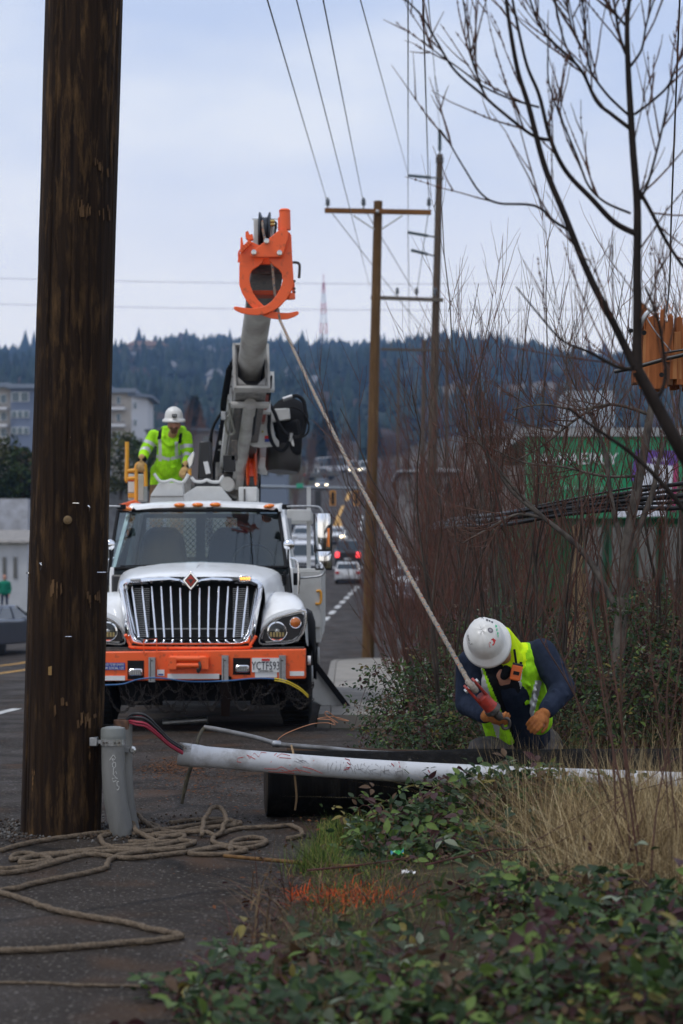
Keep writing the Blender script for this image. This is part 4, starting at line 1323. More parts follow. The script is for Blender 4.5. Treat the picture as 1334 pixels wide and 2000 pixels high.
# yellow ladder rails and ladder-side boxes on the far side
def rail(pts, r=.027, dy=5.6): MB().tube(smoothpts([T(px, py, dy) for px, py in pts], 5), r, 8).build('hand_rail', MT['yellow'], body, 60)
rail([(248, 863), (248, 900), (247, 935), (249, 940)])
rail([(249, 920), (262, 919), (269, 919)])
rail([(249, 935), (262, 934), (269, 934)])
rail([(266, 980), (266, 925), (266, 912), (270, 906), (276, 905), (282, 908), (284, 916), (285, 950)])
MB().prism([T(*p, 5.9) for p in [(250, 926), (281, 926), (281, 978), (250, 978)]], (0, .5, 0)).build('tool_box', MT['offwhite'], body, bevel=.01)
for y0_, y1_, m_ in ((936, 940, 'redprint'), (941, 952, 'paper'), (952, 961, 'paper'), (963, 972, 'yellow')):
    MB().prism([T(*p, 5.88) for p in [(250, y0_), (263, y0_), (263, y1_), (250, y1_)]], (0, .012, 0)).build('warning_label', MT[m_], body)
MB().prism([T(*p, 5.3) for p in [(230, 986), (262, 976), (272, 982), (272, 992), (230, 996)]], (0, .4, 0)).build('orange_step', MT['orange'], body, bevel=.01)
# outrigger leg folded out at the right
def outr(mb, f):
    a, b_ = T(612, 1296, 3.4), T(690, 1398, 3.6)
    d = (b_ - a)
    mb.prism([a, b_, b_ + Vector((-.16, 0, -.0)), a + Vector((-.05, 0, -.44))], (0, .14, 0))
mb = MB(); outr(mb, None); outg = mb.build('outrigger', MT['offwhite'], truck, bevel=.01)
MB().bar(T(612, 1293, 3.35), T(692, 1398, 3.55), .07, .035, (0, 1, 0)).build('outrigger_edge', MT['black'], outg)
MB().cbox(T(684, 1404, 3.6), (.16, 0, 0), (0, .14, 0), (0, 0, .02)).build('outrigger_foot', MT['dsteel'], outg)
# --- turret and boom
B0, B1 = P(455, 952, 30.0), P(521, 505, 23.6)
bd = (B1 - B0); BL = bd.length; bd.normalize()
bs = bd.cross(Vector((0, 0, 1))).normalized()
bs = -bs if bs.x < 0 else bs
bu = bs.cross(bd).normalized()
if bu.z < 0: bu = -bu
def bp(t, a, c): return B0 + bd * (t * BL) + bs * a + bu * c
def bbox(mb, t0, t1, a0, a1, c0, c1):
    mb.hexa([bp(t0, a0, c0), bp(t0, a1, c0), bp(t1, a1, c0), bp(t1, a0, c0), bp(t0, a0, c1), bp(t0, a1, c1), bp(t1, a1, c1), bp(t1, a0, c1)])
boom = empty('boom', WL[truck.name]); boom.parent = truck; boom.location = (0, 0, 0); WL[boom.name] = WL[truck.name]
# turret pedestal
tb = MB()
tb.hexa([T(412, 985, 8.0), T(500, 985, 8.0), T(500, 985, 9.0), T(412, 985, 9.0), T(418, 905, 8.2), T(478, 905, 8.2), T(478, 905, 8.9), T(418, 905, 8.9)])
tb.build('turret', MT['grimy'], boom, bevel=.02)
for x0, x1 in ((420, 434), (462, 480)):
    MB().prism([T(*p, 7.6) for p in [(x0, 985), (x0 + 1, 905), (x0 + 4, 860), (x1 - 2, 858), (x1, 905), (x1 + 2, 985)]], (0, .5, 0)).build('turret_cheek', MT['grimy'], boom, bevel=.012)
MB().prism([T(*p, 7.3) for p in [(424, 866), (480, 866), (478, 880), (426, 880)]], (0, .2, 0)).build('turret_yoke', MT['grimy'], boom, bevel=.012)
for px in (433, 475):
    mb = MB(); mb.prism([T(*p, 7.1) for p in [(px - 5, 830), (px + 5, 830), (px + 3, 868), (px - 5, 868)]], (0, .06, 0))
    mb.build('rack_plate', MT['offwhite'], boom)
    mb = MB()
    for k in range(9): mb.cbox(T(px, 833 + k * 4, 7.05), (.012, 0, 0), (0, .01, 0), (0, 0, .006))
    mb.build('rack_teeth', MT['dsteel'], boom)
MB().cyl(T(454, 830, 7.4), T(446, 960, 7.9), .06, 12).build('lift_rod', MT['steel'], boom, 60)
MB().lathe(T(444, 945, 7.2), (0, 1, 0), [(.1, 0), (.1, .3)], 16).build('swing_bearing', MT['offwhite'], boom, 40)
# outer section: an open steel box
ob = MB()
w, th, hh, hw = .205, .025, .25, .34
bbox(ob, .05, .60, -w, -w + th, -hw, hh); bbox(ob, .05, .60, w - th, w, -hw, hh)
bbox(ob, .05, .60, -w + th, w - th, hh - th, hh); bbox(ob, .05, .585, -w + th, w - th, -hw, -hw + th)
ob.build('outer_section', MT['grimy'], boom, bevel=.006)
mb = MB(); bbox(mb, .1, .56, -w + th + .002, w - th - .002, -hw + th + .002, -.12); mb.build('boom_shade_box', MT['blackp'], boom)  # black box standing in for the shade inside the boom
mb = MB(); bbox(mb, .14, .54, -w + .01, w - .01, -hw - .02, -hw - .002); mb.build('boom_shade_plate', MT['dsteel'], boom, bevel=.004)  # dark panel added to paint shade on the boom's underside
fr_ = MB()
for a0, a1, c0, c1 in ((-w - .02, w + .02, hh, hh + .035), (-w - .02, w + .02, -hw - .035, -hw), (-w - .035, -w, -hw - .035, hh + .035), (w, w + .035, -hw - .035, hh + .035)):
    bbox(fr_, .585, .605, a0, a1, c0, c1)
fr_.build('section_collar', MT['boomgrey'], boom, bevel=.006)
for s_ in (-1, 1):
    mb = MB()
    for k in range(9): mb.ball(bp(.2 + k * .045, s_ * (w + .004), .1), .014, n=8, m=5)
    mb.build('bolt_row', MT['dsteel'], boom, 179)
mb = MB(); bbox(mb, .592, .6, -.17, .17, -.335, -.315)
for s_ in (-1, 1):
    mb.add([bp(.601, s_ * .18, -.2), bp(.601, s_ * .18, -.315), bp(.601, s_ * .07, -.315)], [(0, 1, 2)])
mb.build('wear_pad', MT['grimy'], boom)
# lift cylinder under the boom
MB().cyl(bp(.55, .0, -.42), bp(.14, -.02, -.5), .085, 18).build('lift_cylinder', MT['boomgrey'], boom, 60)
MB().cyl(bp(.545, -.25, -.42), bp(.545, .25, -.42), .045, 12).build('cross_pin', MT['boomgrey'], boom, 60)
MB().lathe(bp(.16, -.02, -.48), bd, [(.15, 0), (.17, .04), (.17, .1), (.12, .14)], 20).build('cylinder_gland', MT['dsteel'], boom, 40)
mb = MB(); bbox(mb, .12, .2, -.3, .3, -.44, -.36)
mb.build('boom_saddle', MT['dsteel'], boom, bevel=.02)
MB().tube(smoothpts([bp(.5, -.27, -.2), bp(.47, -.22, -.38), bp(.42, -.16, -.42), bp(.40, -.24, -.38), bp(.44, -.28, -.3), bp(.48, -.2, -.32), bp(.5, -.16, -.3)], 5), .017, 7).build('lifting_sling', M('sling', (.3, .29, .26), .8), boom, 60)
# hoses at the far side of the boom
for k, a in enumerate((-.235, -.26, -.285, -.31, .24, .27)):
    q = -1 if a < 0 else 1
    MB().tube(smoothpts([bp(.585, a, .12 - k * .05), bp(.45, a + q * .03, -.1), bp(.35, a - q * .01, -.02), bp(.15, a + q * .06, -.2), bp(.03, a + q * .1, -.5), bp(-.02, a + q * .08, -.9)], 6), .015, 7).build('hydraulic_hose', MT['black'], boom, 60)
mb = MB(); bbox(mb, .1, .5, -.27, -.215, -.24, -.12); mb.build('hose_tray', MT['offwhite'], boom)
for pts, r_, yb_ in (([(452, 715), (446, 750), (438, 795), (416, 835), (409, 880), (412, 935)], .02, 27.2), ([(444, 770), (432, 805), (415, 840), (413, 900)], .014, 27.3), ([(513, 690), (517, 722), (508, 765), (500, 800), (494, 850)], .017, 26.6),
                    ([(505, 705), (511, 745), (503, 790)], .012, 26.5), ([(470, 905), (462, 880), (468, 850), (478, 835)], .016, 28.0)):
    MB().tube(smoothpts([P(px, py, yb_) for px, py in pts], 6), r_, 8).build('hydraulic_hose', MT['black'], boom, 60)
for px, py, w_, h_, m_ in ((446, 735, 5, 10, 'steel'), (443, 770, 4, 14, 'dsteel'), (437, 812, 5, 8, 'steel'), (504, 780, 9, 14, 'blackp'), (508, 745, 5, 8, 'offwhite'), (448, 905, 12, 16, 'blackp'), (458, 880, 6, 20, 'dsteel')):
    MB().cbox(P(px, py, 27.0), (w_ / 144, 0, 0), (0, .05, 0), (0, 0, h_ / 144)).build('hose_bracket', MT[m_], boom, bevel=.008)
# red winch guard at near side and its brackets
mb = MB(); bbox(mb, .22, .5, .225, .29, -.12, .08); mb.build('red_guard', M('dull red paint', (.28, .05, .03), .5), boom, bevel=.01)
for t_ in (.3, .42, .52):
    mb = MB(); bbox(mb, t_, t_ + .012, .22, .34, -.15, .12); mb.build('guard_bracket', MT['offwhite'], boom)
mb = MB(); bbox(mb, .17, .26, .27, .42, -.3, .05); mb.build('valve_block', MT['offwhite'], boom, bevel=.01)
for k in range(4):
    MB().cyl(bp(.2, .35, -.25 + k * .08), bp(.2, .5, -.25 + k * .08), .025, 8).build('hose_fitting', MT['steel'], boom, 60)
# intermediate round section and tip section
MB().lathe(bp(.4, 0, .055), bd, [(.172, 0), (.172, BL * .47), (.155, BL * .475), (.155, BL * .5)], 24).build('inner_section', MT['boomgrey'], boom, 40)
mb = MB(); bbox(mb, .86, 1.0, -.19, .19, -.2, .16); mb.build('boom_head', MT['dsteel'], boom, bevel=.01)
# sheave housing
def Z2(x, y): return (400 + x / 4.764, 380 + y / 4.764)
YC = 23.35
def C(x, y, dy=0): px, py = Z2(x, y); return P(px, py, YC + dy)
MB().prism([C(*p, .3) for p in [(452, 228), (498, 228), (500, 470), (440, 480), (455, 380)]], (0, .5, 0)).build('sheave_plate', MT['offwhite'], boom, bevel=.008)
MB().prism([C(*p, .3) for p in [(604, 228), (640, 240), (640, 470), (604, 470)]], (0, .5, 0)).build('sheave_plate', MT['offwhite'], boom, bevel=.008)
MB().lathe(C(505, 360, .45), (1, 0, 0), [(.2, 0), (.25, .0), (.25, .02), (.19, .045), (.19, .095), (.25, .12), (.25, .14)], 28).build('sheave', M('sheave', (.03, .035, .045), .35, .5), boom, 40)
MB().cyl(C(440, 228, .4), C(690, 228, .4), .006, 6).build('guard_wire', MT['steel'], boom)
for y_ in (250, 280):
    MB().cyl(C(610, y_, .25), C(650, y_, .25), .022, 10).build('hose_fitting', M('brass', (.5, .36, .12), .35, .8), boom, 60)
    MB().tube(smoothpts([C(650, y_, .25), C(665, y_ + 20, .22), C(655, y_ + 60, .2), C(650, y_ + 140, .2)], 5), .012, 6).build('hydraulic_hose', MT['black'], boom, 60)
# pole claw: two crossing tongs and bracket
tongL = [(325, 560), (320, 700), (320, 840), (345, 915), (385, 985), (430, 1040), (485, 1090), (545, 1128), (620, 1152), (700, 1163), (770, 1158), (830, 1138), (872, 1112), (876, 1094), (862, 1084), (840, 1088), (780, 1100), (700, 1098), (640, 1088), (590, 1064), (540, 1026), (490, 975), (450, 915), (425, 850), (415, 790), (422, 740), (445, 700), (500, 665), (540, 630), (552, 590), (540, 540), (500, 470), (440, 440), (400, 420), (385, 470), (345, 500)]
tongR = [(772, 350), (790, 350), (805, 380), (812, 560), (825, 760), (826, 830), (805, 900), (760, 975), (700, 1040), (640, 1078), (570, 1108), (490, 1122), (410, 1118), (340, 1102), (290, 1080), (267, 1062), (272, 1042), (300, 1041), (360, 1052), (430, 1058), (500, 1052), (570, 1030), (620, 995), (670, 930), (705, 870), (724, 800), (716, 735), (690, 695), (640, 660), (600, 620), (585, 585), (660, 560), (720, 545), (745, 500), (760, 420)]
claw = empty('pole_claw', WL[truck.name]); claw.parent = truck; claw.location = (0, 0, 0); WL[claw.name] = WL[truck.name]
MB().prism([C(x, y, .02) for x, y in tongL], (0, .035, 0)).build('tong', MT['orange'], claw, bevel=.006)
MB().prism([C(x, y, -.03) for x, y in tongR], (0, .035, 0)).build('tong', MT['orange'], claw, bevel=.006)
MB().prism([C(x, y, -.1) for x, y in [(420, 568), (424, 548), (440, 535), (500, 480), (600, 405), (690, 330), (760, 322), (778, 345), (775, 400), (735, 535), (725, 572), (710, 580), (440, 582)]], (0, .04, 0)).build('claw_bracket', MT['orange'], claw, bevel=.006)
MB().prism([C(x, y, .12) for x, y in [(350, 480), (400, 430), (450, 470), (740, 470), (760, 650), (330, 650)]], (0, .05, 0)).build('claw_backplate', MT['orange'], claw, bevel=.006)
MB().prism([C(x, y, .1) for x, y in [(440, 890), (700, 890), (690, 935), (450, 935)]], (0, .3, 0)).build('claw_crosspiece', M('dull red steel', (.3, .05, .02), .6), claw, bevel=.01)
for x, y in ((575, 430), (456, 535), (695, 540)):
    MB().lathe(C(x, y, -.13), (0, 1, 0), [(.001, -.012), (.03, -.008), (.036, .03)], 12).build('pivot_bolt', MT['lamp'], claw, 40)
MB().cyl(C(744, 160, -.02), C(748, 330, -.02), .066, 16).build('claw_cylinder', MT['orange'], claw, 60)
MB().lathe(C(743, 158, -.02), (0, 0, 1), [(.066, 0), (.07, .01), (.05, .03), (.001, .035)], 16).build('cylinder_cap', MT['orange'], claw, 60)
MB().prism([C(x, y, -.0) for x, y in [(680, 215), (715, 180), (715, 330), (680, 330)]], (0, .06, 0)).build('cylinder_port', MT['orange'], claw, bevel=.01)
MB().cyl(C(752, 400, .05), C(748, 600, .05), .018, 10).build('cylinder_rod', MT['chrome'], claw, 60)
MB().prism([C(x, y, .0) for x, y in [(735, 590), (765, 590), (770, 680), (750, 735), (730, 700)]], (0, .05, 0)).build('rod_clevis', MT['orange'], claw, bevel=.01)
MB().prism([C(x, y, -.008) for x, y in [(730, 655), (770, 655), (765, 710), (732, 710)]], (0, .008, 0)).build('clevis_label', MT['paper'], claw)
MB().cyl(C(795, 920, .06), C(797, 975, .06), .058, 14).build('hinge_tube', MT['orange'], claw, 60)
MB().prism([C(x, y, .1) for x, y in [(800, 800), (835, 800), (838, 905), (815, 930)]], (0, .05, 0)).build('hinge_tab', MT['orange'], claw, bevel=.008)
for y_ in (805, 875, 908):
    MB().ball(C(834, y_, .1), .016, n=8, m=6).build('hinge_bolt', MT['dsteel'], claw, 179)
MB().tube(smoothpts([C(818, 632, .1), C(850, 632, .1), C(872, 640, .1), C(882, 660, .1), C(882, 700, .1), C(877, 778, .1)], 4), .016, 8).build('locking_pin', MT['dsteel'], claw, 60)
MB().prism([C(x, y, .1) for x, y in [(333, 395), (348, 395), (360, 470), (350, 520), (328, 530)]], (0, .04, 0)).build('claw_finger', MT['orange'], claw, bevel=.006)
MB().prism([C(x, y, .1) for x, y in [(378, 345), (405, 335), (412, 370), (445, 365), (450, 420), (400, 425), (378, 400)]], (0, .1, 0)).build('claw_knuckle', MT['orange'], claw, bevel=.008)
for k in range(5):
    a = .8 * k / 4
    MB().cbox(C(345 + k * 18, 520 - k * 18, .0), (.014, 0, .014), (0, .03, 0), (.014, 0, -.014)).build('claw_tooth', MT['orange'], claw)
MB().tube(smoothpts([C(325, 520, .05), C(316, 555, .05), C(318, 600, .05), C(312, 630, .05)], 4), .012, 6).build('latch_wire', MT['orange'], claw, 60)
# auger unit stowed at the side of the boom
YA = 27.6
def Q(px, py, dy=0): return P(px, py, YA + dy)
aug = empty('auger_drive', WL[truck.name]); aug.parent = truck; aug.location = (0, 0, 0); WL[aug.name] = WL[truck.name]
MB().prism([Q(*p) for p in [(492, 805), (520, 799), (565, 797), (567, 818), (520, 826), (488, 826)]], (0, .25, 0)).build('auger_bracket', MT['offwhite'], aug, bevel=.012)
MB().prism([Q(*p, .05) for p in [(480, 838), (497, 824), (532, 824), (537, 852), (545, 862), (545, 872), (494, 872), (478, 862)]], (0, .3, 0)).build('auger_bracket', MT['offwhite'], aug, bevel=.012)
MB().prism([Q(*p, .03) for p in [(517, 851), (529, 851), (529, 857), (517, 857)]], (0, .01, 0)).build('warning_label', MT['redprint'], aug)
MB().prism([Q(*p, .03) for p in [(517, 857), (529, 857), (529, 863), (517, 863)]], (0, .01, 0)).build('warning_label', MT['blue'], aug)
MB().ball(Q(513, 843, .03), .016, n=8, m=5).build('bolt', M('brass bolt', (.4, .35, .05), .4), aug, 179)
MB().lathe(Q(563, 816, .3), Vector((.25, -1, .1)), [(.05, -.1), (.26, -.08), (.27, 0), (.27, .1), (.2, .16), (.05, .18)], 26).build('drive_motor', MT['black'], aug, 40)
MB().lathe(Q(552, 922, .3), Vector((.06, 0.1, 1)), [(.1, -.02), (.22, 0), (.25, .06), (.25, .34), (.23, .42), (.1, .45)], 26).build('gear_drum', M('drum black', (.018, .015, .014), .45), aug, 40)
MB().prism([Q(*p, .1) for p in [(536, 828), (584, 816), (590, 850), (588, 890), (540, 880)]], (0, .35, 0)).build('drive_case', MT['black'], aug, bevel=.05)
def hose(pts, r=.026, dy=-.1): MB().tube(smoothpts([Q(px, py, dy) for px, py in pts], 6), r, 8).build('hydraulic_hose', MT['black'], aug, 60)
hose([(508, 780), (516, 782), (528, 792), (537, 808), (545, 828), (557, 846), (572, 853), (584, 854), (592, 846), (596, 825), (596, 800), (592, 782), (580, 773), (570, 775)])
hose([(518, 796), (525, 803), (526, 818), (525, 836), (529, 858), (538, 874), (550, 880), (560, 872), (566, 858), (569, 842)])
hose([(560, 796), (575, 796), (592, 806), (602, 824), (602, 842), (592, 853), (575, 857)], .012, -.15)
hose([(500, 768), (512, 772), (520, 786)], .016)
MB().cyl(Q(553, 780, -.1), Q(571, 774, -.1), .03, 10).build('hose_end', MT['steel'], aug, 60)
MB().cyl(Q(569, 846, -.12), Q(567, 862, -.12), .025, 10).build('hose_end', MT['steel'], aug, 60)
MB().prism([Q(*p, .05) for p in [(566, 858), (572, 856), (575, 872), (571, 870)]], (0, .02, 0)).build('tag_plate', MT['paper'], aug)
# orange hose reel
rx = P(482, 910, 28.2).x
MB().lathe(Vector((rx, 28.2, P(0, 911, 28.2).z)), (1, 0, 0), [(.05, 0), (.26, 0), (.28, .015), (.26, .03), (.14, .04), (.14, .1), (.26, .11), (.28, .125), (.26, .14), (.05, .14)], 30).build('hose_reel', MT['orange'], truck, 40)
# --- chains, hoses hung under the bumper
chm = M('chain steel', (.05, .045, .042), .5, .5, c2=(.025, .018, .014), scale=30)
def chain(a, b_, sag, dy, nm='tyre_chain', k=None):
    p0, p1 = T(*a, dy), T(*b_, dy)
    L_ = (p1 - p0).length + sag * 1.8
    n = k or max(6, int(L_ / .042))
    mb = MB()
    prev = None
    for i in range(n + 1):
        t = i / n
        p = p0.lerp(p1, t) + Vector((0, .0, -sag * 4 * t * (1 - t)))
        if prev is not None:
            c, d = (p + prev) / 2, (p - prev)
            ln = d.length * .5 + .006
            d.normalize()
            s1 = Vector((0, 1, 0)) if i % 2 else d.cross(Vector((0, 1, 0)))
            s1.normalize()
            mb.tube([c + d * ln * math.cos(q) + s1 * .012 * math.sin(q) for q in [2 * math.pi * z / 6 for z in range(6)]], .0045, 4, closed=True)
        prev = p
    return mb.build(nm, chm, bump)
rc = random.Random(5)
x = 206
while x < 600:
    a = (x, 1334 + rc.uniform(-1, 3)); b_ = (min(x + rc.uniform(28, 75), 612), 1334 + rc.uniform(-2, 10))
    chain(a, b_, rc.uniform(.08, .3), rc.uniform(-.03, .1))
    x += rc.uniform(12, 26)
for _ in range(13):
    x = rc.uniform(210, 590)
    chain((x, 1335), (x + rc.uniform(-8, 10), 1335 + rc.uniform(25, 62)), .01, rc.uniform(-.03, .12))
chain((560, 1336), (612, 1365), .12, .0)
chain((500, 1372), (575, 1350), .1, .02)
chain((236, 1360), (330, 1338), .12, .0)
MB().tube(smoothpts([T(205, 1338, -.02), T(240, 1336, -.03), T(270, 1327, -.05), T(310, 1324, -.05), T(370, 1331, -.03), T(440, 1330, -.06), T(500, 1325, -.04), T(560, 1327, -.04)], 6), .008, 7).build('air_hose', M('blue hose', (.03, .12, .3), .5), bump, 60)
for o_ in (0, 4):
    MB().tube(smoothpts([T(536, 1325 + o_, -.05), T(560, 1330 + o_, -.06), T(585, 1343 + o_, -.05), T(602, 1358 + o_, -.03)], 6), .007, 7).build('air_hose', M('yellow hose', (.65, .48, .03), .5), bump, 60)
mb = MB(); mb.prism([T(428, 1318, -.04), T(452, 1322, -.04), T(448, 1400, .1), T(432, 1398, .1)], (0, .05, 0))
mb.build('mud_strap', M('rusty brown strap', (.02, .012, .009), .9), bump)
MB().box(XC - .8, XC + .8, Y0 + .5, Y0 + .56, zg + .3, zg + .86).build('under_guard', MT['black'], truck)
MB().box(XC - .5, XC + .5, Y0 + .6, Y0 + 2.4, zg + .3, zg + .62).build('light_block_sump', MT['black'], truck, bevel=.05)  # bulk added below the engine to block light and darken the underside
for s_ in (-1, 1):
    MB().box(XC + s_ * .88 - .36, XC + s_ * .88 + .36, Y0 + 2.5, Y0 + 2.53, zg + .12, zg + 1.0).build('light_block_flap', MT['black'], truck)  # black plates added behind the front axle to block light under the truck
MB().box(XC - 1.15, XC + 1.15, Y0 + 3.9, Y0 + 4.1, zg + .12, zg + .95).build('light_block_skirt', MT['black'], truck)  # full-width black plate, also added to block light under the truck
# ================================================================== PEOPLE
def fuse(name, mb, voxel, mats, parent, classify=None, smooth_it=3):
    """one continuous surface out of overlapping tapered limbs"""
    me = mb.mesh('tmp')
    o = bpy.data.objects.new('tmp', me)
    COL.objects.link(o)
    rm = o.modifiers.new('r', 'REMESH'); rm.mode = 'VOXEL'; rm.voxel_size = voxel; rm.use_smooth_shade = True
    sm = o.modifiers.new('s', 'SMOOTH'); sm.iterations = smooth_it; sm.factor = .5
    bpy.context.view_layer.update()
    ev = o.evaluated_get(bpy.context.evaluated_depsgraph_get())
    nm = bpy.data.meshes.new_from_object(ev)
    bpy.data.objects.remove(o)
    nm.name = name
    nm.materials.clear()
    off = WL[parent.name]
    if classify is not None:
        n = len(nm.polygons)
        c = np.empty(n * 3, np.float32); nm.polygons.foreach_get('center', c)
        c = c.reshape(-1, 3)
        idx = classify(c)
    nm.transform(Matrix.Translation(-off))
    for m in (mats if isinstance(mats, (list, tuple)) else [mats]): nm.materials.append(m)
    if classify is not None: nm.polygons.foreach_set('material_index', np.asarray(idx, np.int32))
    nm.polygons.foreach_set('use_smooth', [True] * len(nm.polygons))
    return obj(name, nm, parent)
def segt(c, a, b):                                       # parameter along and distance to a segment
    a, b = np.array(a), np.array(b)
    d = b - a
    t = np.clip(((c - a) @ d) / (d @ d), 0, 1)
    return t, np.linalg.norm(c - (a + t[:, None] * d), axis=1)
def hand(mb, w, d, n, s=1.0, curl=.5, thumb=1):
    """palm at wrist w, fingers along d, palm facing n; unequal bent fingers, thumb from the side"""
    d = Vector(d).normalized(); n = Vector(n); n = (n - d * n.dot(d)).normalized(); sd = d.cross(n)
    pc = w + d * .05 * s
    mb.ball(pc, .045 * s, .05 * s, .022 * s, 12, 8, Matrix((sd, d, n)).transposed())
    for k, (o_, ln) in enumerate(((-.034, .062), (-.012, .072), (.011, .068), (.033, .054))):
        a = w + (d * .088 + sd * o_ * thumb) * s
        ang = curl
        d1 = d * math.cos(ang) + n * math.sin(ang)
        b = a + d1 * ln * .5 * s
        d2 = d * math.cos(ang * 2.1) + n * math.sin(ang * 2.1)
        c = b + d2 * ln * .5 * s
        mb.capsule(a, b, .0125 * s, .0115 * s, 8); mb.capsule(b, c, .0115 * s, .0095 * s, 8)
    a = w + (d * .03 - sd * .036 * thumb + n * .01) * s
    b = a + (d * .03 - sd * .022 * thumb + n * .015) * s
    c = b + (d * .032 - sd * .002 * thumb + n * .016) * s
    mb.capsule(a, b, .015 * s, .013 * s, 8); mb.capsule(b, c, .013 * s, .0105 * s, 8)

def hard_hat(o, axis, fwd, s, parent):
    axis = Vector(axis).normalized(); fwd = Vector(fwd); fwd = (fwd - axis * fwd.dot(axis)).normalized(); sd = axis.cross(fwd)
    rings = []
    prof = [(.99, -.012, 1.0), (1.0, 0, 1.0), (.965, .016, 1), (.8, .03, 1), (.77, .05, 1), (.75, .09, 1), (.66, .13, 1), (.48, .16, 1), (.25, .176, 1), (.01, .18, 1)]
    for r, h, _ in prof:
        ring = []
        for k in range(40):
            a = 2 * math.pi * k / 40
            rx, ry = .150 * r, .172 * r
            q = 1.0
            bumpz = 0
            if h > .05:
                x = math.cos(a) * rx
                bumpz = .006 * max(0, 1 - abs(abs(x) - .03) / .012) + .006 * max(0, 1 - abs(x) / .012)
            ring.append(o + (sd * math.cos(a) * rx + fwd * math.sin(a) * ry + axis * (h + bumpz)) * s)
        rings.append(ring)
    mb = MB(); mb.loft(rings, cap=False)
    hh_ = mb.build('hard_hat', MT['hat'], parent, 60)
    so_ = hh_.modifiers.new('sol', 'SOLIDIFY'); so_.thickness = .004
    return hh_, sd, fwd, axis
def head_shape(mb, c, fwd, up, s=1.0):
    fwd, up = Vector(fwd).normalized(), Vector(up); up = (up - fwd * up.dot(fwd)).normalized(); sd = fwd.cross(up)
    rot = Matrix((sd, fwd, up)).transposed()
    mb.ball(c + up * .02 * s, .078 * s, .098 * s, .115 * s, 16, 11, rot)
    mb.ball(c - up * .06 * s + fwd * .03 * s, .055 * s, .062 * s, .06 * s, 14, 9, rot)
    mb.capsule(c + fwd * .094 * s + up * .012 * s, c + fwd * .112 * s - up * .028 * s, .011 * s, .016 * s, 8)
    mb.ball(c + fwd * .087 * s - up * .062 * s, .026 * s, .013 * s, .01 * s, 8, 6, rot)
    for q in (-1, 1):
        mb.ball(c + sd * .078 * s * q - up * .005 * s, .012 * s, .022 * s, .034 * s, 8, 6, rot)
        mb.ball(c + fwd * .086 * s + sd * .032 * s * q + up * .03 * s, .02 * s, .012 * s, .009 * s, 8, 6, rot)

# ---------------- the lineman in lime standing on the lorry bed
YW = 26.6
def W1(px, py, dy=0): return P(px, py, YW + dy)
p1 = empty('person', (W1(325, 960).x, YW, 1.95), 'worker in lime high-visibility suit and white hard hat standing behind the truck cab', 'person')
sh_l, sh_r = W1(300, 851), W1(363, 853)
el_l, el_r = W1(283, 882, -.05), W1(368, 893, -.05)
wr_l, wr_r = W1(277, 899, -.2), W1(363, 912, -.2)
nk, hd = W1(335, 845, -.08), W1(340, 831, -.16)
pel = W1(325, 925, .12)
kn = [W1(305, 985, .02), W1(345, 985, .02)]
ft = [Vector((kn[0].x, YW + .1, 2.0)), Vector((kn[1].x, YW + .1, 2.0))]
mb = MB()
head_shape(mb, hd, (.06, -.95, -.28), (0, -.2, 1), 1.0)
mb.capsule(nk + Vector((0, .03, -.05)), hd + Vector((0, .02, -.05)), .06, .055)
mb.capsule(W1(331, 862, .02), pel, .12, .13)
for a, b_, c_ in ((sh_l, el_l, wr_l), (sh_r, el_r, wr_r)):
    mb.capsule(a, b_, .05, .042); mb.capsule(b_, c_, .042, .032)
hand(mb, wr_l, (-.1, -.25, -.9), (.2, .9, -.2), .95, .6, 1)
hand(mb, wr_r, (-.3, -.5, -.6), (.2, .9, -.3), .95, .5, -1)
for k in (0, 1):
    mb.capsule(pel + Vector((-.09 + .18 * k, 0, -.05)), kn[k], .085, .065); mb.capsule(kn[k], ft[k], .06, .045)
    mb.capsule(ft[k], ft[k] + Vector((0, -.16, -.0)), .045, .035)
def skincls(c):
    t, d = segt(c, hd + Vector((-.04, -.07, -.075)), hd + Vector((.04, -.07, -.075)))
    return np.where((d < .05) & (c[:, 1] < hd.y - .04), 1, 0)
fuse('body', mb, .011, [MT['skin'], MT['beard']], p1, skincls, 2)
mb = MB()
mb.capsule(W1(316, 858, .02), W1(347, 858, .02), .12, .12)
mb.capsule(W1(331, 870, .02), W1(328, 915, .08), .165, .17)
mb.capsule(W1(322, 912, .08), W1(334, 912, .08), .15, .15)
mb.capsule(sh_l, el_l, .085, .078); mb.capsule(el_l, wr_l.lerp(el_l, .12), .078, .062)
mb.capsule(sh_r, el_r, .085, .078); mb.capsule(el_r, wr_r.lerp(el_r, .12), .078, .062)
mb.capsule(W1(320, 842, .04), W1(318, 856, -.1), .05, .05); mb.capsule(W1(357, 842, .04), W1(352, 858, -.1), .05, .05)
mb.capsule(W1(322, 840, .08), W1(356, 840, .08), .06, .06)
mb.capsule(W1(318, 858, -.11), W1(331, 870, -.15), .035, .03); mb.capsule(W1(352, 858, -.11), W1(336, 870, -.15), .035, .03)
rk = random.Random(3)
for k in range(10):                                       # folds of the padded cloth
    a = W1(rk.uniform(312, 350), rk.uniform(880, 918), -.13 + .05)
    mb.capsule(a, a + Vector((rk.uniform(-.09, .09), 0, rk.uniform(-.05, .02))), .016, .01, 8)
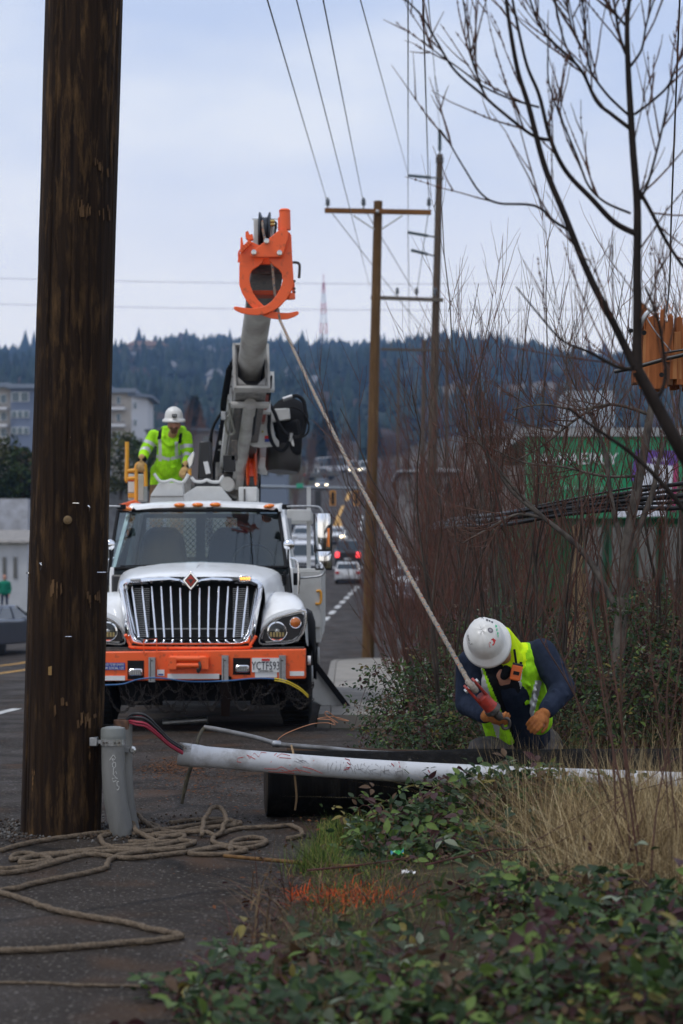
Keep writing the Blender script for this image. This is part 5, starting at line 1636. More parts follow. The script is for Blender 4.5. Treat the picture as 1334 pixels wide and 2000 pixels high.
def jk(c):
    px = CXP + c[:, 0] * FPX / c[:, 1]; py = HYP - (c[:, 2] - EYE) * FPX / c[:, 1]
    idx = np.zeros(len(c), int)
    front = c[:, 1] < YW + .05
    idx[front & (np.abs(px - (312 + (py - 860) * .03)) < 3.2) & (py > 858) & (py < 900)] = 1
    idx[front & (np.abs(px - 345) < 3.2) & (py > 862) & (py < 895)] = 1
    idx[front & (np.abs(py - (885 + np.abs(px - 330) * -.25 + 12)) < 3.2) & (px > 300) & (px < 360)] = 1
    idx[front & (np.abs(px - 313 + (py - 840) * .12) < 3.4) & (py < 858)] = 2
    idx[front & (np.abs(px - 353 - (850 - py) * .12) < 3.2) & (py < 866) & (py > 846)] = 2
    idx[front & (np.abs(px - 333) < .8) & (py > 868) & (py < 915)] = 3
    for a, b_ in ((sh_l, el_l), (sh_r, el_r)):
        t, d = segt(c, a, b_)
        idx[(d < .1) & (np.abs(t - .5) < .09)] = 1
    for a, b_ in ((el_l, wr_l), (el_r, wr_r)):
        t, d = segt(c, a, b_)
        idx[(d < .1) & (np.abs(t - .12) < .1)] = 1
        idx[(d < .1) & (t > .8)] = 2
    return idx
fuse('jacket', mb, .012, [MT['hivis'], MT['reflect'], MT['blackcloth'], M('zip shade lime', (.25, .6, .01), .8)], p1, jk, 2)
mb = MB()
for k in (0, 1):
    mb.capsule(pel + Vector((-.09 + .18 * k, 0, -.0)), kn[k], .125, .1); mb.capsule(kn[k], ft[k] + Vector((0, 0, .08)), .1, .085)
mb.capsule(pel + Vector((-.08, 0, .02)), pel + Vector((.08, 0, .02)), .14, .14)
fuse('trousers', mb, .014, [MT['hivis'], MT['tanpants']], p1, lambda c: (c[:, 2] < W1(0, 946).z).astype(int), 2)
mb = MB()
hand(mb, wr_l, (-.1, -.25, -.9), (.2, .9, -.2), 1.12, .6, 1); mb.capsule(wr_l, wr_l + Vector((0, 0, .04)), .042, .045)
fuse('glove', mb, .008, MT['glovel'], p1, None, 1)
mb = MB()
hand(mb, wr_r, (-.3, -.5, -.6), (.2, .9, -.3), 1.12, .5, -1); mb.capsule(wr_r, wr_r + Vector((0, 0, .04)), .042, .045)
fuse('glove', mb, .008, MT['glovel'], p1, None, 1)
h1, sd1, f1, a1 = hard_hat(hd + Vector((-.003, .0, .062)), (.0, -.14, 1), (.06, -1, 0), 1.0, p1)
MB().cbox(hd + Vector((.02, -.165, .115)), (.032, 0, 0), (0, .02, 0), (0, 0, .024)).build('head_lamp', MT['blackp'], p1, bevel=.006)
for q in (-.012, .014):
    MB().ball(hd + Vector((.02 + q, -.186, .116)), .009, n=8, m=6).build('head_lamp_lens', MT['lamp'], p1, 179)

# ---------------- the worker stooping over the log
YS = 13.4
def W2(px, py, dy=0): return P(px, py, YS + dy)
p2 = empty('person', (W2(990, 1540).x, YS + .55, 0), 'worker in lime vest and stickered white hard hat stooping behind the log', 'person')
hd = W2(954, 1262, -.28)
nk = W2(992, 1284, -.02)
s_l, s_r = W2(920, 1298, .02), W2(1058, 1276, .06)
e_l, e_r = W2(914, 1374, -.02), W2(1100, 1345, -.04)
w_l, w_r = W2(950, 1398, -.38), W2(1066, 1390, -.24)
hip = W2(1036, 1466, .6)
kneel = [W2(940, 1466, .05), W2(1030, 1515, .1)]
foot = [Vector((kneel[0].x + .05, YS + .35, .05)), Vector((kneel[1].x, YS + .8, .08))]
mb = MB()
head_shape(mb, hd, (-.3, -.42, -.85), (-.15, -.85, .45), .92)
mb.capsule(nk, hd, .06, .055)
mb.capsule(W2(988, 1320, .05), hip, .12, .13)
for a, b_, c_ in ((s_l, e_l, w_l), (s_r, e_r, w_r)):
    mb.capsule(a, b_, .05, .043); mb.capsule(b_, c_, .042, .033)
hl = ((.75, -.5, -.28), (.35, .55, .75))
hr = ((-.55, -.45, -.55), (-.4, .3, -.5))
hand(mb, w_l, *hl, 1.0, .75, 1); hand(mb, w_r, *hr, 1.0, .5, -1)
for k in (0, 1):
    mb.capsule(hip + Vector((-.1 + .2 * k, 0, 0)), kneel[k], .085, .065); mb.capsule(kneel[k], foot[k], .06, .045)
    mb.capsule(foot[k], foot[k] + Vector((0, -.18, -.0)), .045, .035)
fuse('body', mb, .012, MT['skin'], p2, None, 2)
mb = MB()
mb.capsule(W2(940, 1302, .06), W2(1046, 1284, .12), .105, .115)
mb.capsule(W2(996, 1330, .1), W2(1028, 1430, .42), .16, .175)
for a, b_, c_ in ((s_l, e_l, w_l), (s_r, e_r, w_r)):
    mb.capsule(a, b_, .104, .088); mb.capsule(b_, c_.lerp(b_, .1), .084, .062)
for k in range(30):
    a, b_ = rk.choice(((s_l, e_l), (s_r, e_r), (e_r, w_r)))
    q = a.lerp(b_, rk.uniform(.1, .9)) + Vector((rk.uniform(-.035, .035), -.055, rk.uniform(-.025, .025)))
    mb.capsule(q, q + Vector((rk.uniform(-.06, .06), -.0, rk.uniform(-.05, .05))), .022, .014, 8)
fuse('jacket', mb, .011, MT['navy'], p2, None, 2)
mb = MB()
mb.capsule(W2(945, 1304, .04), W2(1026, 1286, .08), .106, .112)
mb.capsule(W2(952, 1332, .05), W2(980, 1430, .3), .12, .115)
mb.capsule(W2(1024, 1312, .07), W2(1048, 1405, .28), .12, .115)
mb.capsule(W2(996, 1326, .1), W2(1024, 1418, .4), .165, .175)
for k in range(16):                                       # creases in the vest
    a = W2(rk.uniform(1034, 1050), rk.uniform(1330, 1400), -.055 + rk.uniform(0, .1))
    mb.capsule(a, a + Vector((rk.uniform(-.05, .05), .02, rk.uniform(-.09, .03))), .014, .006, 8)
# collar rolled round the neck
mb.capsule(W2(986, 1240, -.1), W2(1004, 1290, -.04), .048, .062)
mb.capsule(W2(1004, 1290, -.04), W2(985, 1320, -.1), .055, .03)
mb.capsule(W2(985, 1238, -.05), W2(1020, 1285, .08), .05, .06)
def vest(c):
    px = CXP + c[:, 0] * FPX / c[:, 1]; py = HYP - (c[:, 2] - EYE) * FPX / c[:, 1]
    idx = np.zeros(len(c), int)
    lft = 922 + (py - 1285) * .42                          # left panel inner edge runs down to the right
    rgt = 1012 + (py - 1300) * .28
    sl = 937 + (py - 1320) * .3
    idx[(np.abs(px - (929 + (py - 1290) * .32)) < 7) & (px < 975)] = 1
    sr = 1024 + (py - 1290) * .0 + np.where(py < 1300, (1300 - py) * -.15, 0)
    idx[(px > 995) & (np.abs(px - (1010 + np.abs(py - 1330) * .12)) < 8)] = 1
    idx[(px > 1000) & (np.abs(px + (py - 1330) * .25 - 1052) < 7) & (py > 1330)] = 1
    inside = (px > lft + 14) & (px < rgt - 8) & (py > 1296 + (px - 985) * -.1)
    idx[inside] = 2
    edge = ((np.abs(px - (lft + 16)) < 2) | (np.abs(px - (rgt - 10)) < 2)) & (py > 1310) & ~inside
    idx[edge] = 3
    d = segt(c, W2(986, 1240, -.1), W2(1004, 1290, -.04))[1]
    d2 = segt(c, W2(985, 1238, -.05), W2(1020, 1285, .08))[1]
    idx[(np.minimum(d, d2) < .085)] = 3
    return idx
fuse('safety_vest', mb, .009, [MT['hivis'], MT['reflect'], MT['blackcloth'], MT['hivisy']], p2, vest, 2)
mb = MB()
for k in (0, 1):
    mb.capsule(hip + Vector((-.1 + .2 * k, 0, 0)), kneel[k], .12, .095); mb.capsule(kneel[k], foot[k] + Vector((0, 0, .06)), .095, .075)
mb.capsule(hip + Vector((-.09, 0, .03)), hip + Vector((.09, 0, .03)), .14, .14)
for k in range(7):
    a = kneel[0] + Vector((-.07, -.05, -.02 - k * .02)); mb.capsule(a, a + Vector((.14, -.01, -.03)), .018, .012, 8)
fuse('trousers', mb, .012, MT['greypants'], p2, None, 2)
for wv, h_, th_ in ((w_l, hl, 1), (w_r, hr, -1)):
    mb = MB(); hand(mb, wv, *h_, 1.16, .75 if th_ > 0 else .5, th_)
    el_ = e_l if th_ > 0 else e_r
    mb.capsule(wv.lerp(el_, .3), wv, .062, .045)
    fuse('glove', mb, .007, MT['glove'], p2, None, 1)
ax2 = Vector((-.24, -.82, .46))
h2, sd2, f2, a2 = hard_hat(hd + ax2.normalized() * .045, ax2, (.15, -.5, -.75), 1.04, p2)
# stickers lie a little proud of the shell
hc = hd + a2 * .045
def onhat(u, v, lift=.006):                              # u to the side, v to the front, on the dome
    x, y = u * .104, v * .12
    r = math.sqrt((u * .87) ** 2 + (v * .87) ** 2)
    h = float(np.interp(r, [0, .25 / .77, .48 / .77, .66 / .77, .75 / .77, 1.0], [.182, .178, .162, .132, .092, .045]))
    return hc + sd2 * x + f2 * y + a2 * (h * 1.04 + lift)
def patch(name, uv, mat):
    mb = MB(); mb.prism([onhat(*q) for q in uv], a2 * .001)
    return mb.build(name, mat, p2)
# place stickers where the photograph shows them: solve the dome for a given pixel
def hatuv(px, py):
    best, bv = 1e9, (0, 0)
    for i in range(-24, 25):
        for j in range(-24, 25):
            u, v = i / 25, j / 25
            if u * u + v * v > 1: continue
            q = onhat(u, v)
            qx, qy = CXP + q.x * FPX / q.y, HYP - (q.z - EYE) * FPX / q.y
            e_ = (qx - px) ** 2 + (qy - py) ** 2
            if e_ < best: best, bv = e_, (u, v)
    return bv
def disc(px, py, r, mat, nm, n=12):
    u0, v0 = hatuv(px, py)
    patch(nm, [(u0 + r * math.cos(k * 2 * math.pi / n), v0 + r * math.sin(k * 2 * math.pi / n)) for k in range(n)], mat)
def quadp(pts, mat, nm): patch(nm, [hatuv(*q) for q in pts], mat)
disc(957.5, 1231, .16, M('grey sticker', (.12, .11, .12), .5), 'sticker')
disc(957.5, 1231, .085, M('pale grey sticker', (.3, .29, .3), .5), 'sticker_centre')
for k, (x_, y_) in enumerate([(969, 1223), (970.5, 1230), (972.5, 1237), (973.5, 1244), (973.5, 1251)]):
    quadp([(x_ - 1.6, y_ - 2.6), (x_ + 1.6, y_ - 2.4), (x_ + 1.9, y_ + 2.4), (x_ - 1.2, y_ + 2.6)], MT['green'], 'sticker')
quadp([(940, 1205), (950, 1203), (951, 1206), (941, 1207)], MT['ink'], 'sticker')
for x_, y_ in ((945, 1208), (951, 1210.5), (956, 1212.5), (961, 1215)):
    quadp([(x_ - 2, y_ - 2), (x_ + 2, y_ - .8), (x_ + 2.2, y_ + 2), (x_ - 1.2, y_ + 1.2)], M('dark sticker', (.08, .08, .09), .5), 'sticker')
quadp([(959, 1249), (964, 1246), (969, 1250), (968, 1260), (962, 1266), (957, 1264), (955, 1258)], MT['redprint'], 'sticker')
for k, ch in enumerate('NWGT'):
    t = k / 3
    u, v = hatuv(911.5 + 5.5 * t, 1243 + 17 * t)
    o_ = onhat(u, v, .006)
    q = onhat(u, v + .05, .006) - onhat(u, v - .05, .006)
    nrm_ = (onhat(u, v, .02) - hc).normalized()
    xax = Vector((.25, -.2, -.9)); xax = (xax - nrm_ * xax.dot(nrm_)).normalized()
    yax = nrm_.cross(xax)
    to = text('sticker_lettering', ch, .024, o_, (0, 0, 0), MT['ink'], p2, .0005)
    to.rotation_euler = Matrix((xax, yax, nrm_)).transposed().to_euler()

# hand-held radio clipped to the vest
rr_ = W2(1008, 1314, -.14)
radio = empty('two_way_radio', rr_, 'orange two-way radio with black aerial clipped to the stooping worker\'s vest', 'radio')
ro = Matrix.Rotation(R(12), 3, 'Y')
MB().cbox(rr_, ro @ Vector((.036, 0, 0)), (0, .018, 0), ro @ Vector((0, 0, .052))).build('case', M('radio orange', (.75, .14, .02), .45), radio, bevel=.008)
MB().cbox(rr_ + Vector((0, -.019, -.002)), ro @ Vector((.02, 0, 0)), (0, .003, 0), ro @ Vector((0, 0, .012))).build('screen', MT['ink'], radio)
MB().cbox(rr_ + ro @ Vector((0, 0, .056)), ro @ Vector((.034, 0, 0)), (0, .017, 0), ro @ Vector((0, 0, .008))).build('top_plate', MT['blackp'], radio, bevel=.003)
MB().cyl(rr_ + ro @ Vector((-.012, 0, .06)), rr_ + ro @ Vector((-.045, -.01, .15)), .008, 8).build('aerial', MT['black'], radio, 60)
MB().cyl(rr_ + ro @ Vector((.018, 0, .06)), rr_ + ro @ Vector((.018, 0, .078)), .009, 8).build('knob', MT['black'], radio, 60)

# ---------------- hoisting rope from the boom head and the red swivel at its end
ropem = M('braided rope', (.36, .31, .26), .9, c2=(.24, .2, .17), scale=60, bump=.5)
def weave_mat(nm, c1, c2, c3):
    return [M(nm + ' strand', c1, .9, c2=c2, scale=40, bump=.4), M(nm + ' blue fleck', (.06, .12, .18), .9), M(nm + ' orange fleck', (.55, .16, .05), .9)]
wm = weave_mat('rope', (.33, .275, .22), (.2, .165, .13), None)
def braid(name, pts, r, mats, per_m=26, n=12, parent=None, fleck=True, loc=None, twist=.9):
    pts = [Vector(p) for p in pts]
    ds = [0]
    for a, b_ in zip(pts, pts[1:]): ds.append(ds[-1] + (b_ - a).length)
    m = max(4, int(ds[-1] * per_m))
    px_ = np.interp(np.linspace(0, ds[-1], m), ds, [p.x for p in pts]); py_ = np.interp(np.linspace(0, ds[-1], m), ds, [p.y for p in pts]); pz_ = np.interp(np.linspace(0, ds[-1], m), ds, [p.z for p in pts])
    pp = [Vector((a, b_, c)) for a, b_, c in zip(px_, py_, pz_)]
    mb = MB()
    mb.tube(pp, r, n)
    for i in range(m):
        for j in range(n):
            v = mb.v[i * n + j]
            mb.v[i * n + j] = pp[i] + (v - pp[i]) * (1 + .11 * math.cos(3 * (2 * math.pi * j / n) - i * twist) + .05 * noise.noise(v * 60))
    if fleck:
        nf = len(mb.f)
        for i in range(m - 1):
            for j in range(n):
                k = i * n + j
                if k < nf:
                    h = (i * 5 + j * 3) % 11
                    if h == 0: mb.mi[k] = 1
                    elif h == 5 and i % 3 == 0: mb.mi[k] = 2
    return mb.build(name, mats, parent, 179, loc=loc)
swtop = W2(918, 1336, -.58)
rp = [C(540, 240, .5), C(535, 262, .25), C(560, 420, .2), C(625, 640, .12), C(650, 900, .08), C(700, 1170, .02), swtop]
rope_end = rp[-2].lerp(swtop, .5) + Vector((0, 0, -.02))
braid('hoist_rope', smoothpts(rp[:-1], 4) + [rp[-2].lerp(swtop, k / 30) + Vector((0, 0, -.10 * math.sin(math.pi * k / 30))) for k in range(1, 31)], .016, wm, 52, loc=swtop)
ho_ = bpy.data.objects['hoist_rope']
tag(ho_, 'taut braided rope running from the orange claw down to the stooping worker', 'rope')
dv = (W2(968, 1392, -.48) - swtop).normalized()
sv = dv.cross(Vector((0, 1, 0))).normalized()
swv = empty('swivel_hook', swtop, 'scuffed red lifting swivel at the rope end in the stooping worker\'s hands', 'swivel')
redp = M('scuffed red paint', (.42, .03, .015), .5, c2=(.2, .02, .012), scale=22)
for s_ in (-1, 1):
    c0 = swtop + dv * .06 + sv * .034 * s_
    MB().cbox(c0, dv * .07, sv * .009, dv.cross(sv) * .032).build('clevis_ear', redp, swv, bevel=.006)
MB().cyl(swtop + dv * .02 - sv * .056, swtop + dv * .02 + sv * .056, .018, 12).build('clevis_pin', MT['lamp'], swv, 60)
MB().lathe(swtop + dv * .11, dv, [(.03, 0), (.044, .015), (.046, .1), (.05, .12), (.03, .135)], 20).build('swivel_barrel', redp, swv, 40)
MB().lathe(swtop + dv * .225, dv, [(.052, 0), (.056, .012), (.056, .03), (.04, .045)], 20).build('swivel_collar', MT['dsteel'], swv, 40)
MB().lathe(swtop + dv * .265, dv, [(.03, 0), (.03, .04), (.022, .07)], 12).build('swivel_shank', MT['dsteel'], swv, 40)
MB().tube(smoothpts([swtop + dv * .33, swtop + dv * .36 + sv * .028, swtop + dv * .39 + sv * .03, swtop + dv * .42, swtop + dv * .40 - sv * .03, swtop + dv * .37 - sv * .02], 5), .011, 8).build('hook', MT['dsteel'], swv, 60)
mb = MB(); mb.tube([swtop + sv * .0 + dv * (.02 + .036 * math.cos(q)) + dv.cross(sv) * .036 * math.sin(q) for q in [k * math.pi / 8 for k in range(16)]], .022, 8, closed=True)
mb.build('rope_eye', ropem, swv, 60)
# ================================================================== VEHICLES AND PEDESTRIAN
# ---------------- vehicles
def make_vehicle(kind, paint, L_, Wd, Hh, label, name, lights=(False, False), group=None):
    e = empty(name, (0, 0, 0), label, name.split('_')[-1], group)
    h = Wd / 2
    prof = {
        'sedan': ([(-L_ / 2, .32), (-L_ / 2 - .02, .62), (-L_ / 2 + .05, .95), (-L_ / 2 + .75, 1.02), (L_ / 2 - 1.35, .97), (L_ / 2 - .25, .8), (L_ / 2, .62), (L_ / 2, .3)],
                  (-L_ / 2 + .5, -L_ / 2 + 1.25, L_ / 2 - 2.15, L_ / 2 - 1.25)),
        'hatch': ([(-L_ / 2, .34), (-L_ / 2 - .03, .7), (-L_ / 2 + .04, 1.0), (L_ / 2 - 1.1, .98), (L_ / 2 - .2, .82), (L_ / 2, .62), (L_ / 2, .3)],
                  (-L_ / 2 + .06, -L_ / 2 + .5, L_ / 2 - 1.9, L_ / 2 - 1.0)),
        'suv': ([(-L_ / 2, .42), (-L_ / 2 - .03, .8), (-L_ / 2 + .03, 1.1), (L_ / 2 - 1.2, 1.12), (L_ / 2 - .1, 1.02), (L_ / 2, .8), (L_ / 2, .4)],
                (-L_ / 2 + .05, -L_ / 2 + .3, L_ / 2 - 1.9, L_ / 2 - 1.15)),
        'van': ([(-L_ / 2, .4), (-L_ / 2, 1.15), (L_ / 2 - .9, 1.15), (L_ / 2 - .1, 1.0), (L_ / 2, .75), (L_ / 2, .4)],
                (-L_ / 2 + .02, -L_ / 2 + .12, L_ / 2 - 1.5, L_ / 2 - .8)),
        'pickup': ([(-L_ / 2, .5), (-L_ / 2, 1.15), (L_ / 2 - 1.4, 1.18), (L_ / 2 - .1, 1.1), (L_ / 2, .85), (L_ / 2, .45)],
                   (-.6, -.3, L_ / 2 - 2.2, L_ / 2 - 1.45)),
    }[kind]
    poly, (g0, g1, g2, g3) = prof
    rows = []
    for x_, inset in ((-h, .0), (-h * .93, .06), (h * .93, .06), (h, .0)):
        rows.append([Vector((x_, y_, z_ + (inset if z_ > .8 else 0))) for y_, z_ in poly])
    MB().loft(rows).build('body', paint, e, bevel=.05, local=True)
    zb_ = max(z for _, z in poly) - .05
    def frustum(zlo, zhi, sh, nm, mat, grow=0):
        k0 = [(g0, zlo), (g3, zlo)]; t_ = (zhi - zlo) / (Hh - zlo)
        a0, a1 = g0 + (g1 - g0) * t_, g3 + (g2 - g3) * t_
        w0, w1 = h * .93, h * (.93 - .17 * t_)
        MB().hexa([(-w0, g0, zlo), (w0, g0, zlo), (w0, g3, zlo), (-w0, g3, zlo), (-w1, a0, zhi), (w1, a0, zhi), (w1, a1, zhi), (-w1, a1, zhi)]).build(nm, mat, e, bevel=.03, local=True)
    frustum(zb_, Hh - .06, 0, 'window', MT['carglass'])
    w1 = h * .79
    MB().hexa([(-w1, g1 - .04, Hh - .09), (w1, g1 - .04, Hh - .09), (w1, g2 + .04, Hh - .09), (-w1, g2 + .04, Hh - .09), (-w1 * .93, g1 + .05, Hh), (w1 * .93, g1 + .05, Hh), (w1 * .93, g2 - .08, Hh), (-w1 * .93, g2 - .08, Hh)]).build('roof', paint, e, bevel=.02, local=True)
    for s_ in (-1, 1):
        mid = (g0 + g3) / 2
        for (ya, yb_) in ((g0, g1), (g3, g2), (mid, mid)):
            MB().tube([(s_ * h * .93, ya, zb_), (s_ * h * .77, yb_, Hh - .05)], .035, 6).build('pillar', paint, e, local=True)
        MB().cbox((s_ * (h + .08), g3 - .35, zb_ + .1), (.08, 0, 0), (0, .05, 0), (0, 0, .06)).build('wing_mirror', paint, e, bevel=.02, local=True)
        lm = MB().cbox((s_ * h * .72, L_ / 2 - .04, .74 if kind in ('sedan', 'hatch') else .92), (h * .2, 0, 0), (0, .06, 0), (0, 0, .085))
        lm.build('headlight', MT['headon'] if lights[0] else MT['lamp'], e, bevel=.02, local=True)
        MB().cbox((s_ * h * .82, -L_ / 2 - .01, .84 if kind in ('sedan', 'hatch') else 1.0), (h * .15, 0, 0), (0, .05, 0), (0, 0, .1 if kind in ('sedan', 'hatch') else .2)).build('tail_light', MT['redon'] if lights[1] else MT['redlens'], e, bevel=.02, local=True)
        for yw in (-L_ * .3, L_ * .3):
            r = .32 if kind in ('sedan', 'hatch') else .38
            wh = empty('wheel', (0, 0, 0)); wh.parent = e
            MB().lathe((s_ * h * .98 - s_ * .22, yw, r), (s_, 0, 0), [(r * .6, 0), (r, .03), (r, .2), (r * .6, .23)], 18).build('tyre', MT['tyre'], wh, 40, local=True)
            MB().lathe((s_ * h * .98 - s_ * .2, yw, r), (s_, 0, 0), [(.05, .2), (r * .6, .2), (r * .6, .0)], 14).build('rim', MT['steel'], wh, 40, local=True)
    if kind == 'pickup':
        MB().box(-h * .82, h * .82, -L_ / 2 + .1, -.65, 1.1, 1.16).build('bed_liner', MT['black'], e, local=True)
    MB().box(-.26, .26, -L_ / 2 - .06, -L_ / 2 - .02, .62, .74).build('number_plate', MT['paper'], e, local=True)
    MB().box(-h * .9, h * .9, L_ / 2 - .08, L_ / 2 + .05, .38, .56).build('front_bumper', MT['blackp'], e, bevel=.03, local=True)
    MB().box(-h * .9, h * .9, -L_ / 2 - .06, -L_ / 2 + .06, .3, .44).build('rear_bumper', MT['blackp'], e, bevel=.03, local=True)
    MB().box(-h * .5, h * .5, L_ / 2 - .04, L_ / 2 + .03, .62, .78).build('front_grille', MT['blackp'], e, local=True)
    return e
def paint(nm, c): return M(nm, c, .3, c2=tuple(x * .85 for x in c), scale=2, coat=.6)
def put(e, px, y, face, dz=0.0):
    x_ = (px - CXP) * y / FPX
    e.location = (x_, y, gz(y) + dz)
    sl = math.atan2(gz(y + 3) - gz(y - 3), 6)
    e.rotation_euler = (sl * (1 if abs(face) < 1.6 else -1), 0, face)
AWAY, NEAR = 0.0, math.pi
wht, blk, nvy = paint('white car paint', (.68, .69, .7)), paint('black car paint', (.02, .021, .022)), paint('dark blue car paint', (.025, .035, .06))
put(make_vehicle('sedan', nvy, 4.5, 1.78, 1.44, 'dark blue sedan seen from behind at the left edge', 'parked_car', (False, False)), -12, 59, R(-14))
put(make_vehicle('hatch', wht, 4.1, 1.76, 1.5, 'white hatchback driving away beside the dashed lane line', 'moving_car', (False, False)), 679, 139, AWAY)
put(make_vehicle('pickup', blk, 5.4, 1.95, 1.95, 'black pickup with lit red brake lights ahead of the white hatchback', 'moving_pickup', (False, True)), 679, 155, AWAY)
put(make_vehicle('sedan', wht, 4.4, 1.78, 1.45, 'white sedan with lit headlamp half hidden by the truck mirror', 'moving_car', (True, False)), 655, 180, NEAR)
put(make_vehicle('van', paint('van white', (.66, .67, .7)), 5.2, 1.95, 2.1, 'white van beside the truck mirrors', 'moving_van', (False, False)), 594, 150, NEAR)
put(make_vehicle('suv', paint('pale silver paint', (.55, .57, .6)), 4.6, 1.85, 1.7, 'silver white sport utility car coming down behind the white van', 'moving_car', (False, False)), 592, 176, NEAR)
put(make_vehicle('suv', paint('slate car paint', (.06, .08, .12)), 4.7, 1.9, 1.8, 'slate blue sport utility car with headlamps on behind the chrome mirror', 'moving_car', (True, False)), 578, 200, NEAR)
put(make_vehicle('sedan', paint('dusk blue paint', (.05, .07, .1)), 4.5, 1.8, 1.5, 'dark car with both headlamps on below the far junction', 'moving_car', (True, False)), 629, 285, NEAR)
put(make_vehicle('pickup', blk, 5.5, 1.95, 1.9, 'black pickup turning across the top of the far road', 'moving_pickup', (False, False)), 628, 322, R(-80))
put(make_vehicle('van', wht, 5.5, 2.0, 2.4, 'left of two white vehicles with headlamps on at the road crest', 'moving_van', (True, False)), 692, 350, NEAR)
put(make_vehicle('van', wht, 5.5, 2.0, 2.3, 'right of two white vehicles with headlamps on at the road crest', 'moving_van', (True, False)), 712, 352, NEAR)
put(make_vehicle('van', paint('box truck white', (.72, .73, .76)), 6.5, 2.3, 2.9, 'white box van parked sideways above the black pickup', 'parked_van', (False, False)), 652, 362, R(-75))
put(make_vehicle('suv', wht, 4.6, 1.85, 1.65, 'white car parked behind the thicket beside the tan power pole', 'parked_car', (False, False)), 795, 112, NEAR)
put(make_vehicle('sedan', paint('maroon car paint', (.06, .015, .018)), 4.5, 1.8, 1.42, 'dark maroon car parked behind the lower thicket stems', 'parked_car', (False, False)), 800, 88, NEAR)
# pedestrian in green
YPd = 90
fx = P(9, 0, YPd - 1).x
pd = empty('person', (fx, YPd - 1, gz(YPd)), 'distant pedestrian in a green top by the low white building', 'person')
mb = MB(); zf = gz(YPd) + .02
hc_ = Vector((fx, YPd - 1, zf + 1.6))
head_shape(mb, hc_, (.2, -1, 0), (0, 0, 1)); mb.capsule(hc_ - Vector((0, 0, .2)), hc_, .055)
mb.capsule((fx - .08, YPd - 1, zf + 1.32), (fx + .08, YPd - 1, zf + 1.32), .1); mb.capsule((fx, YPd - 1, zf + 1.3), (fx, YPd - 1, zf + .95), .14, .14)
for s_ in (-1, 1):
    a_, e_, w_ = Vector((fx + s_ * .2, YPd - 1, zf + 1.36)), Vector((fx + s_ * .26, YPd - .98, zf + 1.08)), Vector((fx + s_ * .22, YPd - 1.1, zf + .84))
    mb.capsule(a_, e_, .05, .042); mb.capsule(e_, w_, .042, .03); hand(mb, w_, (0, -.1, -1), (-s_, 0, 0), 1, .4, s_)
    mb.capsule((fx + s_ * .09, YPd - 1, zf + .92), (fx + s_ * .11, YPd - 1.05, zf + .48), .085, .06); mb.capsule((fx + s_ * .11, YPd - 1.05, zf + .48), (fx + s_ * .12, YPd - 1, zf + .06), .058, .042)
    mb.capsule((fx + s_ * .12, YPd - .98, zf + .04), (fx + s_ * .12, YPd - 1.14, zf + .035), .04, .035)
fuse('body', mb, .018, [MT['skin'], M('dark jeans', (.04, .05, .08), .9)], pd, lambda c: ((c[:, 2] < zf + .92) & (np.abs(c[:, 0] - fx) < .19)).astype(int), 2)
mb = MB()
mb.capsule((fx - .1, YPd - 1, zf + 1.33), (fx + .1, YPd - 1, zf + 1.33), .13); mb.capsule((fx, YPd - 1, zf + 1.3), (fx, YPd - 1, zf + .95), .18, .18)
for s_ in (-1, 1): mb.capsule((fx + s_ * .2, YPd - 1, zf + 1.36), (fx + s_ * .26, YPd - .98, zf + 1.08), .075, .065); mb.capsule((fx + s_ * .26, YPd - .98, zf + 1.08), (fx + s_ * .225, YPd - 1.08, zf + .88), .065, .05)
fuse('top', mb, .018, M('green top', (.01, .16, .1), .8), pd, None, 2)
# ================================================================== FOREGROUND PROPS
# ---------------- the near utility pole
YP = 12.17
polew = bpy.data.materials.new('creosoted pole wood'); polew.use_nodes = True
pole_shader(polew, (.0085, .0047, .003), (.03, .0165, .0085), (.125, .07, .028), .66, .34)
pb = Vector((P(118, 1624, YP).x, YP, -.03))
pt_ = P(164, 0, YP)
pdir = (pt_ - pb) / (pt_.z - pb.z)
pole = empty('utility_pole', pb, 'thick dark brown wooden utility pole standing in the foreground', 'pole')
rows = []
NR, NS = 180, 130
ck = random.Random(4)
CK = [(ck.uniform(math.pi * 1.02, math.pi * 1.98), ck.uniform(-1, 5), ck.uniform(.8, 3.5), ck.uniform(.006, .016)) for _ in range(13)]
for i in range(NS + 1):
    z = -.03 + 13.0 * (i / NS) ** 1.25
    c = pb + pdir * (z + .03)
    r0 = .243 - .0022 * z
    ring = []
    for k in range(NR):
        a = 2 * math.pi * k / NR
        nx = noise.noise(Vector((math.cos(a) * 2.2, math.sin(a) * 2.2, z * .45))) * .006 + noise.noise(Vector((math.cos(a) * 7, math.sin(a) * 7, z * 1.1 + 9))) * .004
        nx += noise.noise(Vector((math.cos(a) * 16, math.sin(a) * 16, z * .5 + 3))) * .0025
        for ca, cz, cl, cdp in CK:
            da = abs(a - ca - .03 * math.sin(z * 1.7 + ca * 9))
            if da < .03 and cz < z < cz + cl: nx -= cdp * (1 - da / .03) * min(1, (z - cz) * 3, (cz + cl - z) * 3)
        ring.append(c + Vector((math.cos(a), math.sin(a), 0)) * (r0 + nx))
    rows.append(ring)
MB().loft(rows).build('shaft', polew, pole, 75)
def onpole(px, py, lift=0):                              # point on the near face of the pole
    z = EYE - (py - HYP) * (YP - .2) / FPX
    c = pb + pdir * (z + .03)
    x = (px - CXP) * (YP - .2) / FPX
    r = .243 - .0022 * z + .004 + lift
    dx = max(-r, min(r, x - c.x))
    return Vector((c.x + dx, c.y - math.sqrt(max(r * r - dx * dx, 0)), z))
